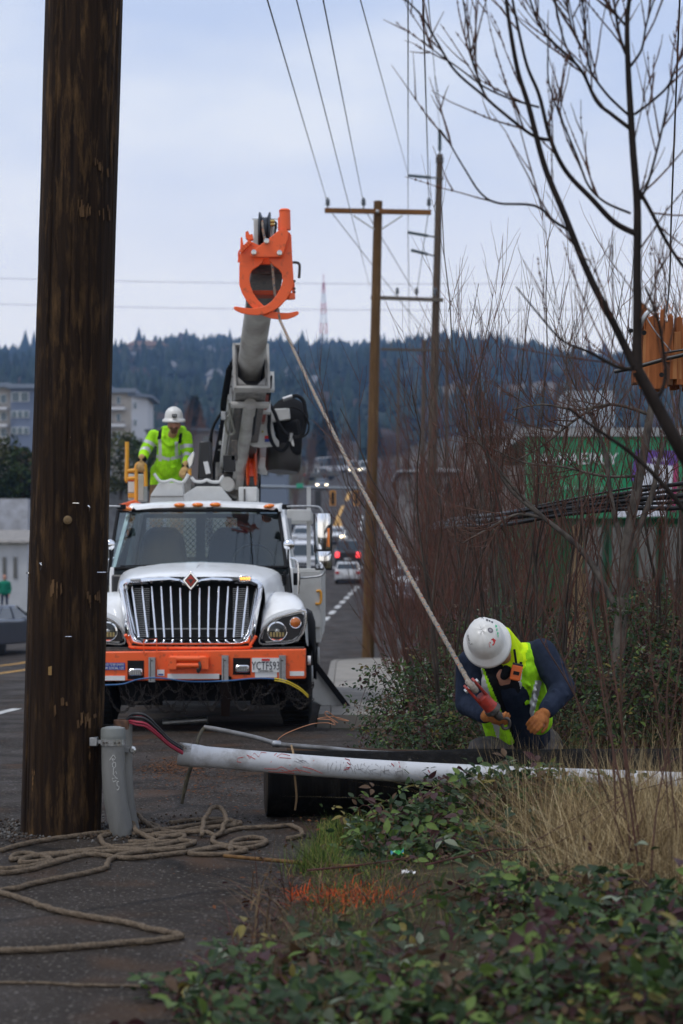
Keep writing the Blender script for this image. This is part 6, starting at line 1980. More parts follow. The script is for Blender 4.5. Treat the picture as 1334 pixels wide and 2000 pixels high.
for px, py, w in ((150, 983, 6), (195, 1118, 7), (136, 1243, 6), (46, 1119, 6), (110, 1121, 0)):
    if w:
        MB().cyl(onpole(px - w, py, .012), onpole(px + w, py, .012), .0032, 6).build('staple', MT['chrome'], pole, 60)
for px, py in ((172, 994), (79, 1106)):
    MB().tube(smoothpts([onpole(px - 3, py - 5, .005), onpole(px + 2, py - 6, .03), onpole(px + 4, py, .03), onpole(px + 1, py + 6, .005)], 4), .004, 6).build('staple', MT['chrome'], pole, 60)
c_ = onpole(134, 1016, .0)
MB().lathe(c_ + Vector((0, .004, 0)), (0, -1, 0), [(.026, 0), (.026, .007), (.016, .012), (.006, .014), (.001, .012)], 18).build('pole_tag', M('brass tag', (.17, .115, .06), .6, .2), pole, 40)
MB().prism([onpole(x_, y_, .004) for x_, y_ in ((96, 1302), (103, 1300), (103, 1318), (96, 1318))], (0, .01, 0)).build('metal_tag', M('stained tag', (.26, .16, .06), .6), pole)
chipm = M('raw wood', (.15, .088, .042), .9, c2=(.06, .034, .018), scale=30, stretch=(1, 1, .15))
rg = random.Random(11)
for px, py, n_, sx, sy in ((195, 322, 6, 14, 12), (190, 408, 12, 22, 10), (160, 410, 5, 8, 8), (115, 1150, 7, 16, 14), (180, 1175, 6, 12, 14), (165, 1400, 8, 20, 20), (120, 1390, 4, 14, 22)):
    for k in range(n_):
        x_, y_ = px + rg.uniform(-sx, sx), py + rg.uniform(-sy, sy)
        w, h = rg.uniform(.8, 2.6), rg.uniform(4, 13)
        pl_ = [onpole(x_ - w, y_ - h * rg.uniform(.5, 1), .002), onpole(x_ + w * rg.uniform(.3, 1), y_ - h, .002), onpole(x_ + w, y_ + h * rg.uniform(.4, 1), .003), onpole(x_ - w * rg.uniform(.2, 1), y_ + h, .003)]
        MB().prism(pl_, (0, .009, 0)).build('wood_splinter', chipm, pole)

# ---------------- conduits beside the pole
pvc = M('grey conduit plastic', (.19, .19, .18), .5, c2=(.12, .12, .115), scale=6, stretch=(1, 1, .3), bump=.1)
YR = 12.0
def K(px, py, dy=0): return P(px, py, YR + dy)
cond = empty('conduit_riser', K(235, 1627), 'grey capped plastic conduit with scratched lettering strapped to the near pole', 'conduit')
path = smoothpts([K(221, 1435), K(221, 1480), K(222, 1520), K(226, 1560), K(232, 1595), K(240, 1632)], 6)
MB().tube(path, .0705, 24).build('pipe', pvc, cond, 60)
MB().lathe(K(221, 1441), (0, 0, 1), [(.074, -.02), (.0745, 0), (.076, .015), (.0745, .02), (.0745, .05), (.07, .06), (.04, .068), (.001, .07)], 28).build('cap', M('conduit cap', (.16, .17, .16), .5), cond, 40)
zc = K(0, 1449).z
MB().lathe(Vector((K(221, 0).x, YR, zc - .018)), (0, 0, 1), [(.074, 0), (.077, 0), (.077, .036), (.074, .036)], 28, False).build('strap', MT['lamp'], cond, 40)
mb = MB()
for dx in (-.05, -.03, .02, .045): mb.cyl((K(221, 0).x + dx, YR - .075 * math.cos(dx / .08), zc), (K(221, 0).x + dx, YR - .083 * math.cos(dx / .08), zc), .007, 8)
mb.build('strap_bolt', MT['dsteel'], cond, 60)
MB().cbox(Vector((K(182, 0).x, YR + .03, zc)), (.024, 0, 0), (0, .03, 0), (0, 0, .026)).build('standoff_bracket', MT['steel'], cond, bevel=.004)
MB().bar((K(187, 0).x, YR + .03, zc), (K(200, 0).x, YR + .01, zc), .03, .02).build('standoff_arm', MT['steel'], cond)
def scrawl(strokes, fn, r, mat, name, parent, n=5):
    mb = MB()
    for s in strokes: mb.tube([fn(*q) for q in s], r, n)
    return mb.build(name, mat, parent)
def oncond(x, y):                                        # zoomed pixel of the lettering
    px, py = 170 + x / 6.67, 1380 + y / 6.67
    zz = K(px, py, -.07).z
    cx_ = np.interp(py, [1435, 1480, 1520, 1560, 1595, 1632], [221, 221, 222, 226, 232, 240])
    dx = max(-.065, min(.065, (px - cx_) / (FPX / YR)))
    return Vector((K(cx_, 0).x + dx, YR - math.sqrt(.0712 ** 2 - dx * dx), zz))
scrawl([[(355, 635), (330, 670), (312, 700)], [(345, 640), (365, 632), (388, 668), (378, 690), (340, 678)], [(340, 680), (362, 715)],
        [(372, 725), (345, 745), (350, 780), (372, 800), (392, 775), (388, 735), (372, 725)],
        [(362, 800), (358, 880), (392, 845), (405, 880)], [(358, 880), (395, 930), (345, 935), (360, 980), (395, 965)], [(395, 930), (412, 940)],
        [(428, 975), (405, 985), (408, 1030), (432, 1045), (428, 1080), (405, 1088)]], oncond, .0017, M('scratch chalk', (.6, .6, .58), .8), 'lettering', cond)
con2 = empty('open_conduit', K(250, 1627, .2), 'open grey conduit standing behind the capped one with cables coming out', 'conduit')
p2th = smoothpts([K(242, 1412, .16), K(242, 1470, .16), K(243, 1520, .16), K(247, 1570, .16), K(258, 1630, .16)], 6)
MB().tube(p2th, .052, 20).build('pipe', pvc, con2, 60)
MB().lathe(K(240, 1419, .16), (0, 0, 1), [(.05, -.02), (.056, -.015), (.057, .04), (.05, .042), (.05, .0)], 20, False).build('rusty_rim', M('rusty rim', (.2, .11, .07), .8, c2=(.1, .06, .045), scale=30), con2, 40)
MB().bar(K(240, 1464, .1), K(256, 1464, .1), .02, .03).build('clamp', MT['steel'], con2)
MB().lathe(K(258.5, 1465, .06), (0, 1, 0), [(.012, -.01), (.022, 0), (.022, .03), (.01, .04)], 14).build('clamp_bolt', MT['lamp'], con2, 40)

# cables arching from the conduit into the white pipe
cabm = [M('black cable', (.02, .02, .022), .5), M('red cable', (.35, .03, .06), .5), M('dark grey cable', (.05, .055, .06), .5)]
cabs = empty('cable_bundle', K(250, 1418, .16), 'black and red cables arching from the open conduit into the white pipe', 'cables')
for k, (m_, up, dz) in enumerate(((0, 0, 0), (1, 3, -2), (0, 7, 4), (2, 10, 8), (1, 16, 14), (0, 14, 18), (2, 20, 12), (1, 21, 20))):
    o_ = rg.uniform(-.03, .03)
    MB().tube(smoothpts([K(244, 1416, .16 + o_), K(252, 1400 + up * .5, .15 + o_), K(266, 1394 + up, .12 + o_), K(285, 1398 + up, .12 + o_), K(308, 1420 + up * .8, .2 + o_), K(330, 1443 + up * .6, .35 + o_), K(356, 1460 + up * .55, .5 + o_)], 6), .0085, 7).build('cable', cabm[m_], cabs, 60)

# ---------------- fallen pole, white pipe, thin pipe
logw = bpy.data.materials.new('blackened pole wood'); logw.use_nodes = True
pole_shader(logw, (.0018, .0016, .0015), (.0055, .0048, .0042), (.05, .045, .04), .22)
YL = 13.05
la, lb = Vector((P(520, 0, YL - .1).x, YL - .1, .215)), Vector((P(1560, 0, YL + .25).x, YL + .25, .2))
ld = (lb - la)
lg = empty('fallen_pole', Vector((la.x, la.y, 0)), 'blackened fallen pole section lying across the verge under the white pipe', 'pole')
def log_part(t0, t1, r, name, mat, n=40):
    rows = []
    u = ld.normalized().cross(Vector((0, 0, 1))).normalized(); w = u.cross(ld.normalized())
    m = 26
    for i in range(m + 1):
        c = la + ld * (t0 + (t1 - t0) * i / m)
        ring = []
        for k in range(n):
            a = 2 * math.pi * k / n
            q = r * (1 + .07 * noise.noise(Vector((math.cos(a) * 3, math.sin(a) * 3, i * .25))) + .05 * noise.noise(Vector((math.cos(a) * 9, math.sin(a) * 9, i * .3))))
            ring.append(c + (u * math.cos(a) + w * math.sin(a)) * q)
        rows.append(ring)
    return MB().loft(rows).build(name, mat, lg, 60)
log_part(0, 1, .212, 'shaft', logw)
# logs' object space runs along X, so turn the grain with the timber
lw2 = bpy.data.materials.new('cut timber end'); lw2.use_nodes = True
pole_shader(lw2, (.02, .014, .01), (.05, .035, .022), (.12, .08, .04), .4)
mb = MB(); mb.lathe(la - ld.normalized() * .002, -ld.normalized(), [(.2, 0), (.19, .004), (.1, .006), (.001, .005)], 30); mb.build('cut_end', lw2, lg, 40)
back = empty('rear_pole', Vector((P(560, 0, 13.75).x, 13.75, 0)), 'brown wooden pole lying just behind the blackened fallen pole', 'pole')
mb = MB(); mb.tube([P(560, 1478, 13.75), P(800, 1488, 13.75), P(1100, 1498, 13.8), P(1560, 1506, 13.9)], [.08, .085, .09, .1], 18)
brownlog = M('brown weathered timber', (.025, .016, .011), .85, c2=(.07, .042, .026), scale=14, stretch=(.1, 1, 1), bump=.5)
mb.build('shaft', brownlog, back, 60)
pale = M('torn pale strip', (.3, .2, .11), .8)
MB().tube(smoothpts([P(569, 1456, 12.78), P(573, 1474, 12.68), P(574, 1500, 12.7), P(578, 1540, 12.72), P(579, 1560, 12.75), P(576, 1582, 12.78)], 4), [.007] * 21, 5).build('bark_strip', pale, lg)
wpm = bpy.data.materials.new('dirty white pvc'); wpm.use_nodes = True
def stain(m, base, d, s=5, lo=.52, hi=.75, rough=.4):
    t = m.node_tree; b = t.nodes['Principled BSDF']; b.inputs['Roughness'].default_value = rough
    co = t.nodes.new('ShaderNodeTexCoord'); n = t.nodes.new('ShaderNodeTexNoise'); n.inputs['Scale'].default_value = s; n.inputs['Detail'].default_value = 8; n.inputs['Roughness'].default_value = .7
    r = t.nodes.new('ShaderNodeValToRGB'); r.color_ramp.elements[0].position = lo; r.color_ramp.elements[1].position = hi
    r.color_ramp.elements[0].color = (*base, 1); r.color_ramp.elements[1].color = (*d, 1)
    t.links.new(co.outputs['Object'], n.inputs['Vector']); t.links.new(n.outputs['Fac'], r.inputs['Fac']); t.links.new(r.outputs['Color'], b.inputs['Base Color'])
stain(wpm, (.5, .51, .53), (.2, .18, .16), 4)
YH = 12.62
pipe_c = [(349, 1472.5), (388, 1477), (600, 1495), (800, 1508), (1000, 1517), (1200, 1524), (1420, 1532)]
def HP(px, py, dy=0): return P(px, py, YH + dy)
wp = empty('white_pipe', HP(350, 1490), 'long dirty white plastic pipe with red scrawl resting on the blackened pole', 'pipe')
MB().tube(smoothpts([HP(*q) for q in pipe_c[1:]], 6), .0665, 28).build('pipe', wpm, wp, 60)
sock = MB(); ax_ = (HP(*pipe_c[0]) - HP(*pipe_c[1])).normalized()
sock.lathe(HP(*pipe_c[1]), ax_, [(.0665, -.05), (.0715, 0), (.0725, .03), (.0725, .125), (.066, .127), (.064, .06), (.001, .0)], 28, False)
sock.build('socket', wpm, wp, 40)
MB().lathe(HP(*pipe_c[0]) - ax_ * .02, ax_, [(.0735, -.06), (.0735, .018), (.0732, .02)], 28, False).build('mud_smear', M('dried mud', (.09, .07, .05), .9, c2=(.4, .4, .4), scale=9, ramp=(.42, .55)), wp, 60)
ppx = [q[0] for q in pipe_c]; ppy = [q[1] for q in pipe_c]
def onpipe(x, y):
    px, py = 340 + x / 2.382, 1420 + y / 2.382
    cy = float(np.interp(px, ppx, ppy))
    dz = max(-.0655, min(.0655, (cy - py) / (FPX / YH)))
    return Vector((HP(px, cy).x, YH - math.sqrt(.0678 ** 2 - dz * dz) if abs(dz) < .0678 else YH, HP(px, cy).z + dz))
redc = M('red crayon', (.5, .06, .04), .8)
scrawl([[(325, 136), (300, 140), (296, 156), (315, 160)], [(340, 125), (355, 142), (375, 118), (395, 135), (408, 115), (430, 118)], [(345, 128), (380, 145)], [(452, 160), (470, 125), (478, 120)], [(480, 135), (500, 122), (540, 130)], [(490, 138), (545, 142)],
        [(420, 190), (480, 192), (500, 180), (540, 200)], [(540, 170), (545, 205), (570, 185), (590, 210)], [(500, 195), (520, 205), (580, 195), (640, 210)], [(600, 180), (640, 190), (690, 212)], [(650, 150), (660, 200)], [(440, 205), (500, 208), (560, 212)]], onpipe, .0019, redc, 'red_scrawl', wp)
scrawl([[(795, 145), (815, 150), (812, 190), (790, 195)], [(805, 160), (820, 172)], [(800, 185), (820, 182)], [(1010, 165), (1022, 178)], [(1045, 160), (1050, 185)], [(1180, 195), (1188, 208)]], onpipe, .003, M('dark red marker', (.3, .03, .04), .8), 'red_mark', wp)
sg = random.Random(21)
scrawl([[(720 + k * 17 + sg.uniform(-5, 5), 160 + k * 1.0 + sg.uniform(-8, 8)), (712 + k * 17 + sg.uniform(-14, 14), 185 + k * 1 + sg.uniform(-8, 8)), (720 + k * 17 + sg.uniform(-8, 16), 205 + k + sg.uniform(-10, 5))] for k in range(22)]
       + [[(820 + k * 60, 165 + k * 3), (850 + k * 60, 195 + k * 3), (880 + k * 60, 188 + k * 3)] for k in range(4)] + [[(560 + k * 9, 150 + sg.uniform(-8, 8)), (590 + k * 9, 158 + sg.uniform(-8, 8))] for k in range(5)],
       onpipe, .0011, M('scratches', (.1, .09, .09), .8), 'scratch', wp)
tp = empty('steel_pipe', P(400, 1422, 13.3), 'thin bent grey steel conduit lying behind the white pipe', 'pipe')
thin = smoothpts([P(398, 1421, 13.2), P(420, 1424, 13.2), P(455, 1431, 13.2), P(500, 1441, 13.2), P(537, 1452, 13.2), P(555, 1455, 13.2), P(640, 1462, 13.25), P(740, 1471, 13.3), P(860, 1472, 13.4), P(980, 1472, 13.5), P(1120, 1474, 13.6), P(1300, 1478, 13.7)], 5)
MB().tube(thin, .0165, 12).build('pipe', M('weathered conduit', (.3, .3, .3), .5, .4, c2=(.16, .15, .14), scale=8), tp, 60)
MB().lathe(P(540, 1453, 13.2), (1, 0, -.05), [(.018, -.03), (.024, -.02), (.024, .02), (.018, .03)], 12).build('coupling', MT['steel'], tp, 40)
MB().tube(smoothpts([P(400, 1421, 13.2), P(393, 1430, 13.15), P(385, 1450, 13.0), P(375, 1490, 12.9), P(366, 1520, 12.9), P(360, 1545, 12.9), P(355, 1570, 12.9)], 5), [.012] * 16 + [.014] * 10 + [.011] * 5, 8).build('hanging_strip', M('mossy strip', (.1, .09, .06), .9, c2=(.04, .035, .03), scale=20), tp, 60)
cw = MB(); cw.tube(smoothpts([P(541, 1450, 13.2), P(545, 1442, 13.2), P(560, 1432, 13.2), P(590, 1420, 13.2), P(615, 1413, 13.2), P(640, 1412, 13.25), P(655, 1416, 13.2), P(645, 1406, 13.2), P(620, 1404, 13.2), P(650, 1400, 13.3), P(681, 1408, 13.3), P(660, 1404, 13.25), P(640, 1390, 13.2), P(636, 1396, 13.2), P(660, 1412, 13.2)], 6), .003, 5)
tag(cw.build('copper_wire', M('copper wire', (.55, .25, .13), .45, .6), None, 60, loc=P(541, 1450, 13.2)), 'loose loop of thin copper wire springing from the steel conduit', 'wire')

# ---------------- hand line lying on the asphalt
gropem = [M('grey brown rope', (.17, .13, .092), .95, c2=(.1, .075, .053), scale=70, bump=.7)]
def GR(px, py, lift=.018): return G(px, py, lift)
def ground_rope(name, pts, r=.0165, lab=None, loops=None, parent=None):
    pp = []
    for i, q in enumerate(pts):
        l = r if len(q) == 2 else q[2]
        g = G(q[0], q[1], 0)
        g.z = l + gz(g.y)
        pp.append(g)
    sp = smoothpts(pp, 10)
    sp = [p + Vector((noise.noise(p * 9) * .012, noise.noise(p * 9 + Vector((5, 5, 5))) * .02, 0)) for p in sp]
    return braid(name, sp, r, gropem, 85, 12, parent, False, None if parent else pp[0], .62)
hl_ = empty('hand_line', G(330, 1640), 'grey brown rope heaped in tangled loops at the foot of the near pole', 'rope')
HL = [
    [(0, 1668), (40, 1655), (90, 1646), (150, 1638), (210, 1631), (270, 1628), (330, 1625), (370, 1618), (410, 1612), (450, 1609), (470, 1614), (430, 1620), (380, 1628), (330, 1640), (300, 1648), (250, 1652)],
    [(200, 1636), (250, 1634), (320, 1640), (360, 1637), (340, 1652), (290, 1660), (240, 1664), (205, 1655), (198, 1640), (230, 1633), (280, 1632), (310, 1622), (290, 1612), (265, 1615), (262, 1630), (300, 1640)],
    [(0, 1704), (60, 1698), (120, 1686), (180, 1676), (250, 1682), (330, 1676), (390, 1668), (440, 1660), (480, 1668), (430, 1676), (370, 1672), (420, 1660), (470, 1655), (520, 1650)],
    [(0, 1712), (50, 1706), (110, 1690), (170, 1672), (120, 1675), (60, 1680), (20, 1686), (45, 1672), (100, 1684), (40, 1690), (70, 1678), (140, 1670), (220, 1662), (300, 1668), (360, 1663)],
    [(395, 1640, .02), (400, 1622, .06), (415, 1610, .1), (432, 1611, .1), (440, 1624, .06), (425, 1640, .02), (400, 1636, .03), (345, 1630), (300, 1622), (270, 1608, .05), (258, 1618, .09), (266, 1636, .04), (310, 1652)],
    [(450, 1668), (452, 1654), (470, 1645), (500, 1642), (520, 1648), (505, 1658), (470, 1662), (430, 1656), (415, 1644), (440, 1632), (480, 1622), (530, 1620), (570, 1618), (592, 1636), (560, 1645)],
    [(232, 1665), (260, 1668), (300, 1664), (240, 1676), (215, 1686), (205, 1702), (150, 1716), (90, 1726), (40, 1738), (0, 1748), (40, 1762), (100, 1784), (170, 1798), (240, 1810), (300, 1826), (355, 1836), (300, 1845), (200, 1855), (100, 1862), (-30, 1868)],
    [(330, 1612), (380, 1606), (430, 1605), (460, 1611), (440, 1618), (390, 1622), (350, 1630), (300, 1636)],
    [(220, 1660), (280, 1656), (340, 1648), (380, 1652), (330, 1662), (270, 1668), (200, 1670), (150, 1668)],
]
for q in HL: ground_rope('strand', q, .0142, parent=hl_)
t2 = ground_rope('cord', [(-30, 1926), (80, 1928), (180, 1930), (280, 1931), (340, 1934)], .006)
tag(t2, 'thin dark cord lying across the asphalt near the bottom edge', 'cord')
st = MB(); st.tube(smoothpts([G(438, 1672, .02), G(500, 1678, .025), G(570, 1685, .03), G(640, 1691, .04), G(700, 1694, .05)], 6), [.011] * 25, 8)
tag(st.build('wooden_handle', M('yellowed wooden handle', (.16, .09, .035), .7, c2=(.09, .045, .018), scale=20), None, 60, loc=G(560, 1690)), 'slim yellow brown stick lying at the edge of the grass', 'stick')

# ---------------- hanging broken pole stub with splintered top
YB = 13.2
def S(px, py, dy=0): return P(px, py, YB + dy)
stub = empty('broken_pole_stub', S(1290, 755), 'splintered orange brown pole stub hanging in the overhead cables', 'pole')
fresh = [M('fresh split wood', (.36, .125, .045), .8, c2=(.2, .065, .022), scale=26, stretch=(1, 1, .08), bump=.5), M('pale split wood', (.45, .2, .08), .8, c2=(.28, .11, .04), scale=26, stretch=(1, 1, .08), bump=.5), M('dark split wood', (.13, .06, .03), .85, c2=(.07, .035, .02), scale=26, stretch=(1, 1, .08), bump=.5)]
sgn = random.Random(33)
for k in range(46):
    a = sgn.uniform(0, 6.28); rr_ = .20 * math.sqrt(sgn.random())
    if k < 22: a, rr_ = math.pi + (k + .5) / 22 * math.pi, .2
    cx_, cy_ = S(1298, 0).x + rr_ * math.cos(a), YB + rr_ * math.sin(a)
    w = sgn.uniform(.014, .034)
    tan_ = Vector((-math.sin(a), math.cos(a), 0)); rad_ = Vector((math.cos(a), math.sin(a), 0))
    z0, z1 = S(0, 752).z - sgn.uniform(-.02, .05), S(0, 640).z + sgn.uniform(-.05, .06)
    if k >= 40: z1 += sgn.uniform(.03, .1)
    if sgn.random() < .25: z0 += sgn.uniform(.05, .2)
    c0, c1 = Vector((cx_, cy_, z0)), Vector((cx_ + sgn.uniform(-.015, .015), cy_, z1))
    mb = MB()
    mb.hexa([c0 - tan_ * w - rad_ * .02, c0 + tan_ * w - rad_ * .02, c0 + tan_ * w + rad_ * .02, c0 - tan_ * w + rad_ * .02,
             c1 - tan_ * w * sgn.uniform(.4, 1) - rad_ * .016, c1 + tan_ * w * sgn.uniform(.2, .9) - rad_ * .016 + Vector((0, 0, sgn.uniform(-.04, .02))), c1 + tan_ * w * .7 + rad_ * .016, c1 - tan_ * w * .6 + rad_ * .016 + Vector((0, 0, sgn.uniform(-.03, .03)))])
    mb.build('split_plank', fresh[sgn.choice((0, 0, 0, 1, 2))], stub)
mb = MB()
for k in range(90):
    p = S(sgn.uniform(1240, 1345), sgn.uniform(596, 650), sgn.uniform(-.18, .1))
    mb.tube([p, p + Vector((sgn.uniform(-.012, .012), 0, .02)), p + Vector((sgn.uniform(-.03, .03), sgn.uniform(-.02, .02), sgn.uniform(.03, .07)))], [.003, .002, .0006], 4)
so2 = mb.build('splinters', fresh[1], stub); so2['kind'] = 'stuff'
for px, py in ((1232, 646), (1292, 732), (1258, 650)):
    MB().lathe(S(px, py, -.225), (0, -1, 0), [(.016, 0), (.016, .004), (.001, .004)], 10).build('bolt_hole', MT['ink'], stub)
for a, b_, r_ in (((1258, 612), (1312, 688), .004), ((1250, 640), (1285, 596), .016)):
    MB().tube(smoothpts([S(*a, -.24), S((a[0] + b_[0]) / 2 - 6, (a[1] + b_[1]) / 2 - 4, -.26), S(*b_, -.24)], 5), r_, 6).build('guy_wire', MT['steel'], stub, 60)
# cables
blackc = M('black overhead cable', (.014, .014, .015), .4)
def cable(name, pts, r, label, grp=None, mat=None):
    p = [Vector(q) for q in pts]
    return tag(MB().tube(smoothpts(p, 8), r, 8).build(name, mat or blackc, None, 60, loc=p[0]), label, 'cable', grp)
cable('overhead_cable', [P(1200, 726, 13.0), P(1246, 716, 12.95), P(1300, 701, 12.9), P(1345, 690, 12.85), P(1480, 650, 12.7)], .0135, 'thick black cable crossing in front of the splintered pole stub')
cable('overhead_cable', [P(1295, 690, 12.93), P(1345, 682, 12.85), P(1480, 668, 12.7)], .0075, 'thin black cable just above the thick one on the splintered stub')
cable('hanging_cable', [P(1302, 610, 13.1), P(1306, 570, 13.1), P(1309, 520, 13.1), P(1312, 400, 13.0), P(1330, -60, 12.4)], .006, 'black cable rising from the top of the splintered pole stub')
for k, (dy_, r_, bx) in enumerate(((0, .016, 0), (7, .012, 10), (14, .02, 4), (21, .013, -6), (28, .018, 14), (-8, .009, 8))):
    cable('sagging_cable', [P(1500, 925 + dy_ * 1.3, 14.6), P(1334, 944 + dy_ * 1.4 + k * 2, 15), P(1230, 962 + dy_ * 1.1, 15.3), P(1100, 984 + dy_ * .75, 15.8), P(980, 1004 + dy_ * .6 + bx * .3, 16.6), P(905, 1013 + dy_ * .5, 20), P(850, 1024 + dy_ * .3, 30), P(815, 1040, 52)], r_,
          ['topmost thick', 'second', 'thickest middle', 'fourth', 'lowest thick', 'thin uppermost'][k] + ' black cable of the sagging bundle strung through the shrubs', 'sagging cable bundle')
# pale splintered post in the thicket
mb = MB(); mb.hexa([P(1117, 1145, 21), P(1137, 1145, 21), P(1137, 1145, 21.1), P(1117, 1145, 21.1), P(1116, 1030, 21), P(1139, 1012, 21), P(1138, 1014, 21.1), P(1118, 1028, 21.1)])
mb.prism([P(1108, 1500, 21.2), P(1150, 1500, 21.2), P(1145, 1120, 21.2), P(1112, 1120, 21.2)], (0, .2, 0))
tag(mb.build('broken_post', M('pale torn timber', (.32, .23, .13), .8, c2=(.16, .1, .055), scale=14, stretch=(1, 1, .1)), None, loc=P(1128, 1500, 21)), 'pale torn timber post standing in the thicket before the green building', 'post')

# ---------------- litter on the verge
mb = MB()
def crumple(c, r, n, seed, flat=.5):
    q = random.Random(seed)
    pts = [[c + Vector(((i - n / 2) * r / n * 2 + q.uniform(-.25, .25) * r / n, (j - n / 2) * r / n * 2, abs(q.gauss(0, 1)) * r * flat * .5)) for j in range(n)] for i in range(n)]
    m_ = MB(); m_.loft(pts, cap=False, close=False); return m_
tag(crumple(G(800, 1706, .06), .04, 7, 5, .5).build('paper_scrap', MT['paper'], None, loc=G(800, 1706, .1)), 'crumpled white paper scrap lying in the grass', 'litter')
cb = crumple(G(778, 1672, .1), .04, 6, 2, .9); cb.mi = [[0, 1, 2, 0, 0][i % 5] for i in range(len(cb.f))]
tag(cb.build('snack_wrapper', [M('wrapper green', (.03, .4, .08), .3), M('wrapper yellow', (.7, .6, .05), .3), M('wrapper blue', (.03, .2, .35), .3)], None, loc=G(778, 1672, .1)), 'green and yellow snack wrapper dropped beside the fallen pole', 'litter')
gb = MB(); c_ = G(805, 1622, .1); gb.cbox(c_, (.1, .03, .03), (-.02, .05, 0), (0, 0, .015))
tag(gb.build('wood_offcut', M('grey offcut', (.1, .085, .07), .9, c2=(.06, .05, .04), scale=20), None, loc=c_), 'grey wood offcut half hidden in the brambles by the fallen pole', 'offcut')
# ================================================================== VEGETATION
def grow(Pt, Rr, per, lo, hi, ang, length, up, rs, n=5, rratio=.55, curl=.12):
    """side shoots on branches Pt (B,m,3)"""
    B, m, _ = Pt.shape
    idx = np.repeat(np.arange(B), per)
    t = rs.uniform(lo, hi, len(idx)) * (m - 1)
    i0 = np.clip(t.astype(int), 0, m - 2); f = (t - i0)[:, None]
    p = Pt[idx, i0] * (1 - f) + Pt[idx, i0 + 1] * f
    tan = nrm(Pt[idx, i0 + 1] - Pt[idx, i0])
    r = (Rr[idx, i0] * (1 - f[:, 0]) + Rr[idx, i0 + 1] * f[:, 0])
    rv = nrm(rs.normal(size=p.shape)); side = nrm(rv - (rv * tan).sum(-1, keepdims=True) * tan)
    a = rs.uniform(ang * .6, ang * 1.35, len(idx))[:, None]
    d = nrm(tan * np.cos(a) + side * np.sin(a))
    d = nrm(d + np.array([0, 0, up])[None])
    ln = length * rs.uniform(.45, 1.15, len(idx)) * (1.15 - .6 * t / (m - 1))
    s = np.linspace(0, 1, n)[None, :, None]
    bend = nrm(rs.normal(size=p.shape)) * curl
    bend[:, 2] += .18
    Q = p[:, None] + d[:, None] * s * ln[:, None, None] + bend[:, None] * (s ** 2) * ln[:, None, None]
    Q += np.cumsum(rs.normal(size=Q.shape), 1) * .022 * ln[:, None, None] * s
    r0 = np.clip(r * rratio, .0042, .014)
    RR = r0[:, None] * np.linspace(1, .35, n)[None]
    return Q, RR
def stems(rs, nst, h, spread, r0, n=12, wob=.06):
    a = rs.uniform(0, 6.28, nst); lean = rs.uniform(0, spread, nst)
    d = np.stack([np.cos(a) * lean, np.sin(a) * lean, np.ones(nst)], 1)
    base = np.stack([np.cos(a) * .18 * rs.random(nst), np.sin(a) * .18 * rs.random(nst), -.05 * np.ones(nst)], 1)
    H = h * rs.uniform(.6, 1.05, nst)
    s = np.linspace(0, 1, n)[None, :, None]
    Q = base[:, None] + d[:, None] * s * H[:, None, None]
    w = np.cumsum(rs.normal(size=(nst, n, 3)) * wob, 1) * (H[:, None, None] / 4)
    w[:, :, 2] *= .2
    Q = Q + w * s
    RR = r0 * rs.uniform(.6, 1.1, nst)[:, None] * np.linspace(1, .22, n)[None]
    return Q, RR
def pack(levels, k0=5):
    Vs, Fs, off = [], [], 0
    for i, (Q, RR) in enumerate(levels):
        V, F = tubes_np(Q, RR, k0 if i == 0 else 3)
        Vs.append(V); Fs.append(F + off); off += len(V)
    return np.concatenate(Vs), np.concatenate(Fs)
redtwig = M('red brown twig bark', (.115, .056, .042), .75, c2=(.075, .05, .038), scale=4)
redtwig2 = M('bright red twig bark', (.15, .052, .036), .7, c2=(.085, .046, .034), scale=4)
greytwig = M('grey brown bark', (.1, .082, .068), .85, c2=(.04, .031, .026), scale=9, stretch=(1, 1, .4), bump=.4)
def shrub_mesh(seed, h, nst, spread, r0, per1, per2, fine=True):
    rs = np.random.default_rng(seed)
    l0 = stems(rs, nst, h, spread, r0)
    l1 = grow(*l0, per1, .2, .97, R(32), h * .34, .45, rs)
    l2 = grow(*l1, per2, .15, .95, R(34), h * .15, .35, rs)
    return l0, l1, l2
def shrub(name, seed, h, nst, spread, r0, per1, per2, mats, label, group, loc, rot=0):
    l0, l1, l2 = shrub_mesh(seed, h, nst, spread, r0, per1, per2)
    e = empty(name, loc, label, 'shrub', group, rot)
    V, F = pack([l0]); me = mesh_np('stems', V, F, mats[0], smooth=True); o = obj('stems', me, e)
    V, F = pack([l1, l2], 3); me = mesh_np('twigs', V, F, mats[1]); o = obj('twigs', me, e)
    return e
SG = 'bare thicket shrubs beside the street'
protos = []
specs = [(101, 5.3, 7, .22, .021, 6, 3, (greytwig, redtwig2)), (102, 4.4, 8, .34, .019, 6, 3, (greytwig, redtwig)), (103, 6.4, 5, .2, .028, 8, 3, (greytwig, redtwig)),
         (104, 3.4, 10, .5, .015, 5, 3, (redtwig, redtwig2)), (105, 5.8, 6, .3, .026, 7, 3, (greytwig, greytwig))]
sr = random.Random(77)
places = []
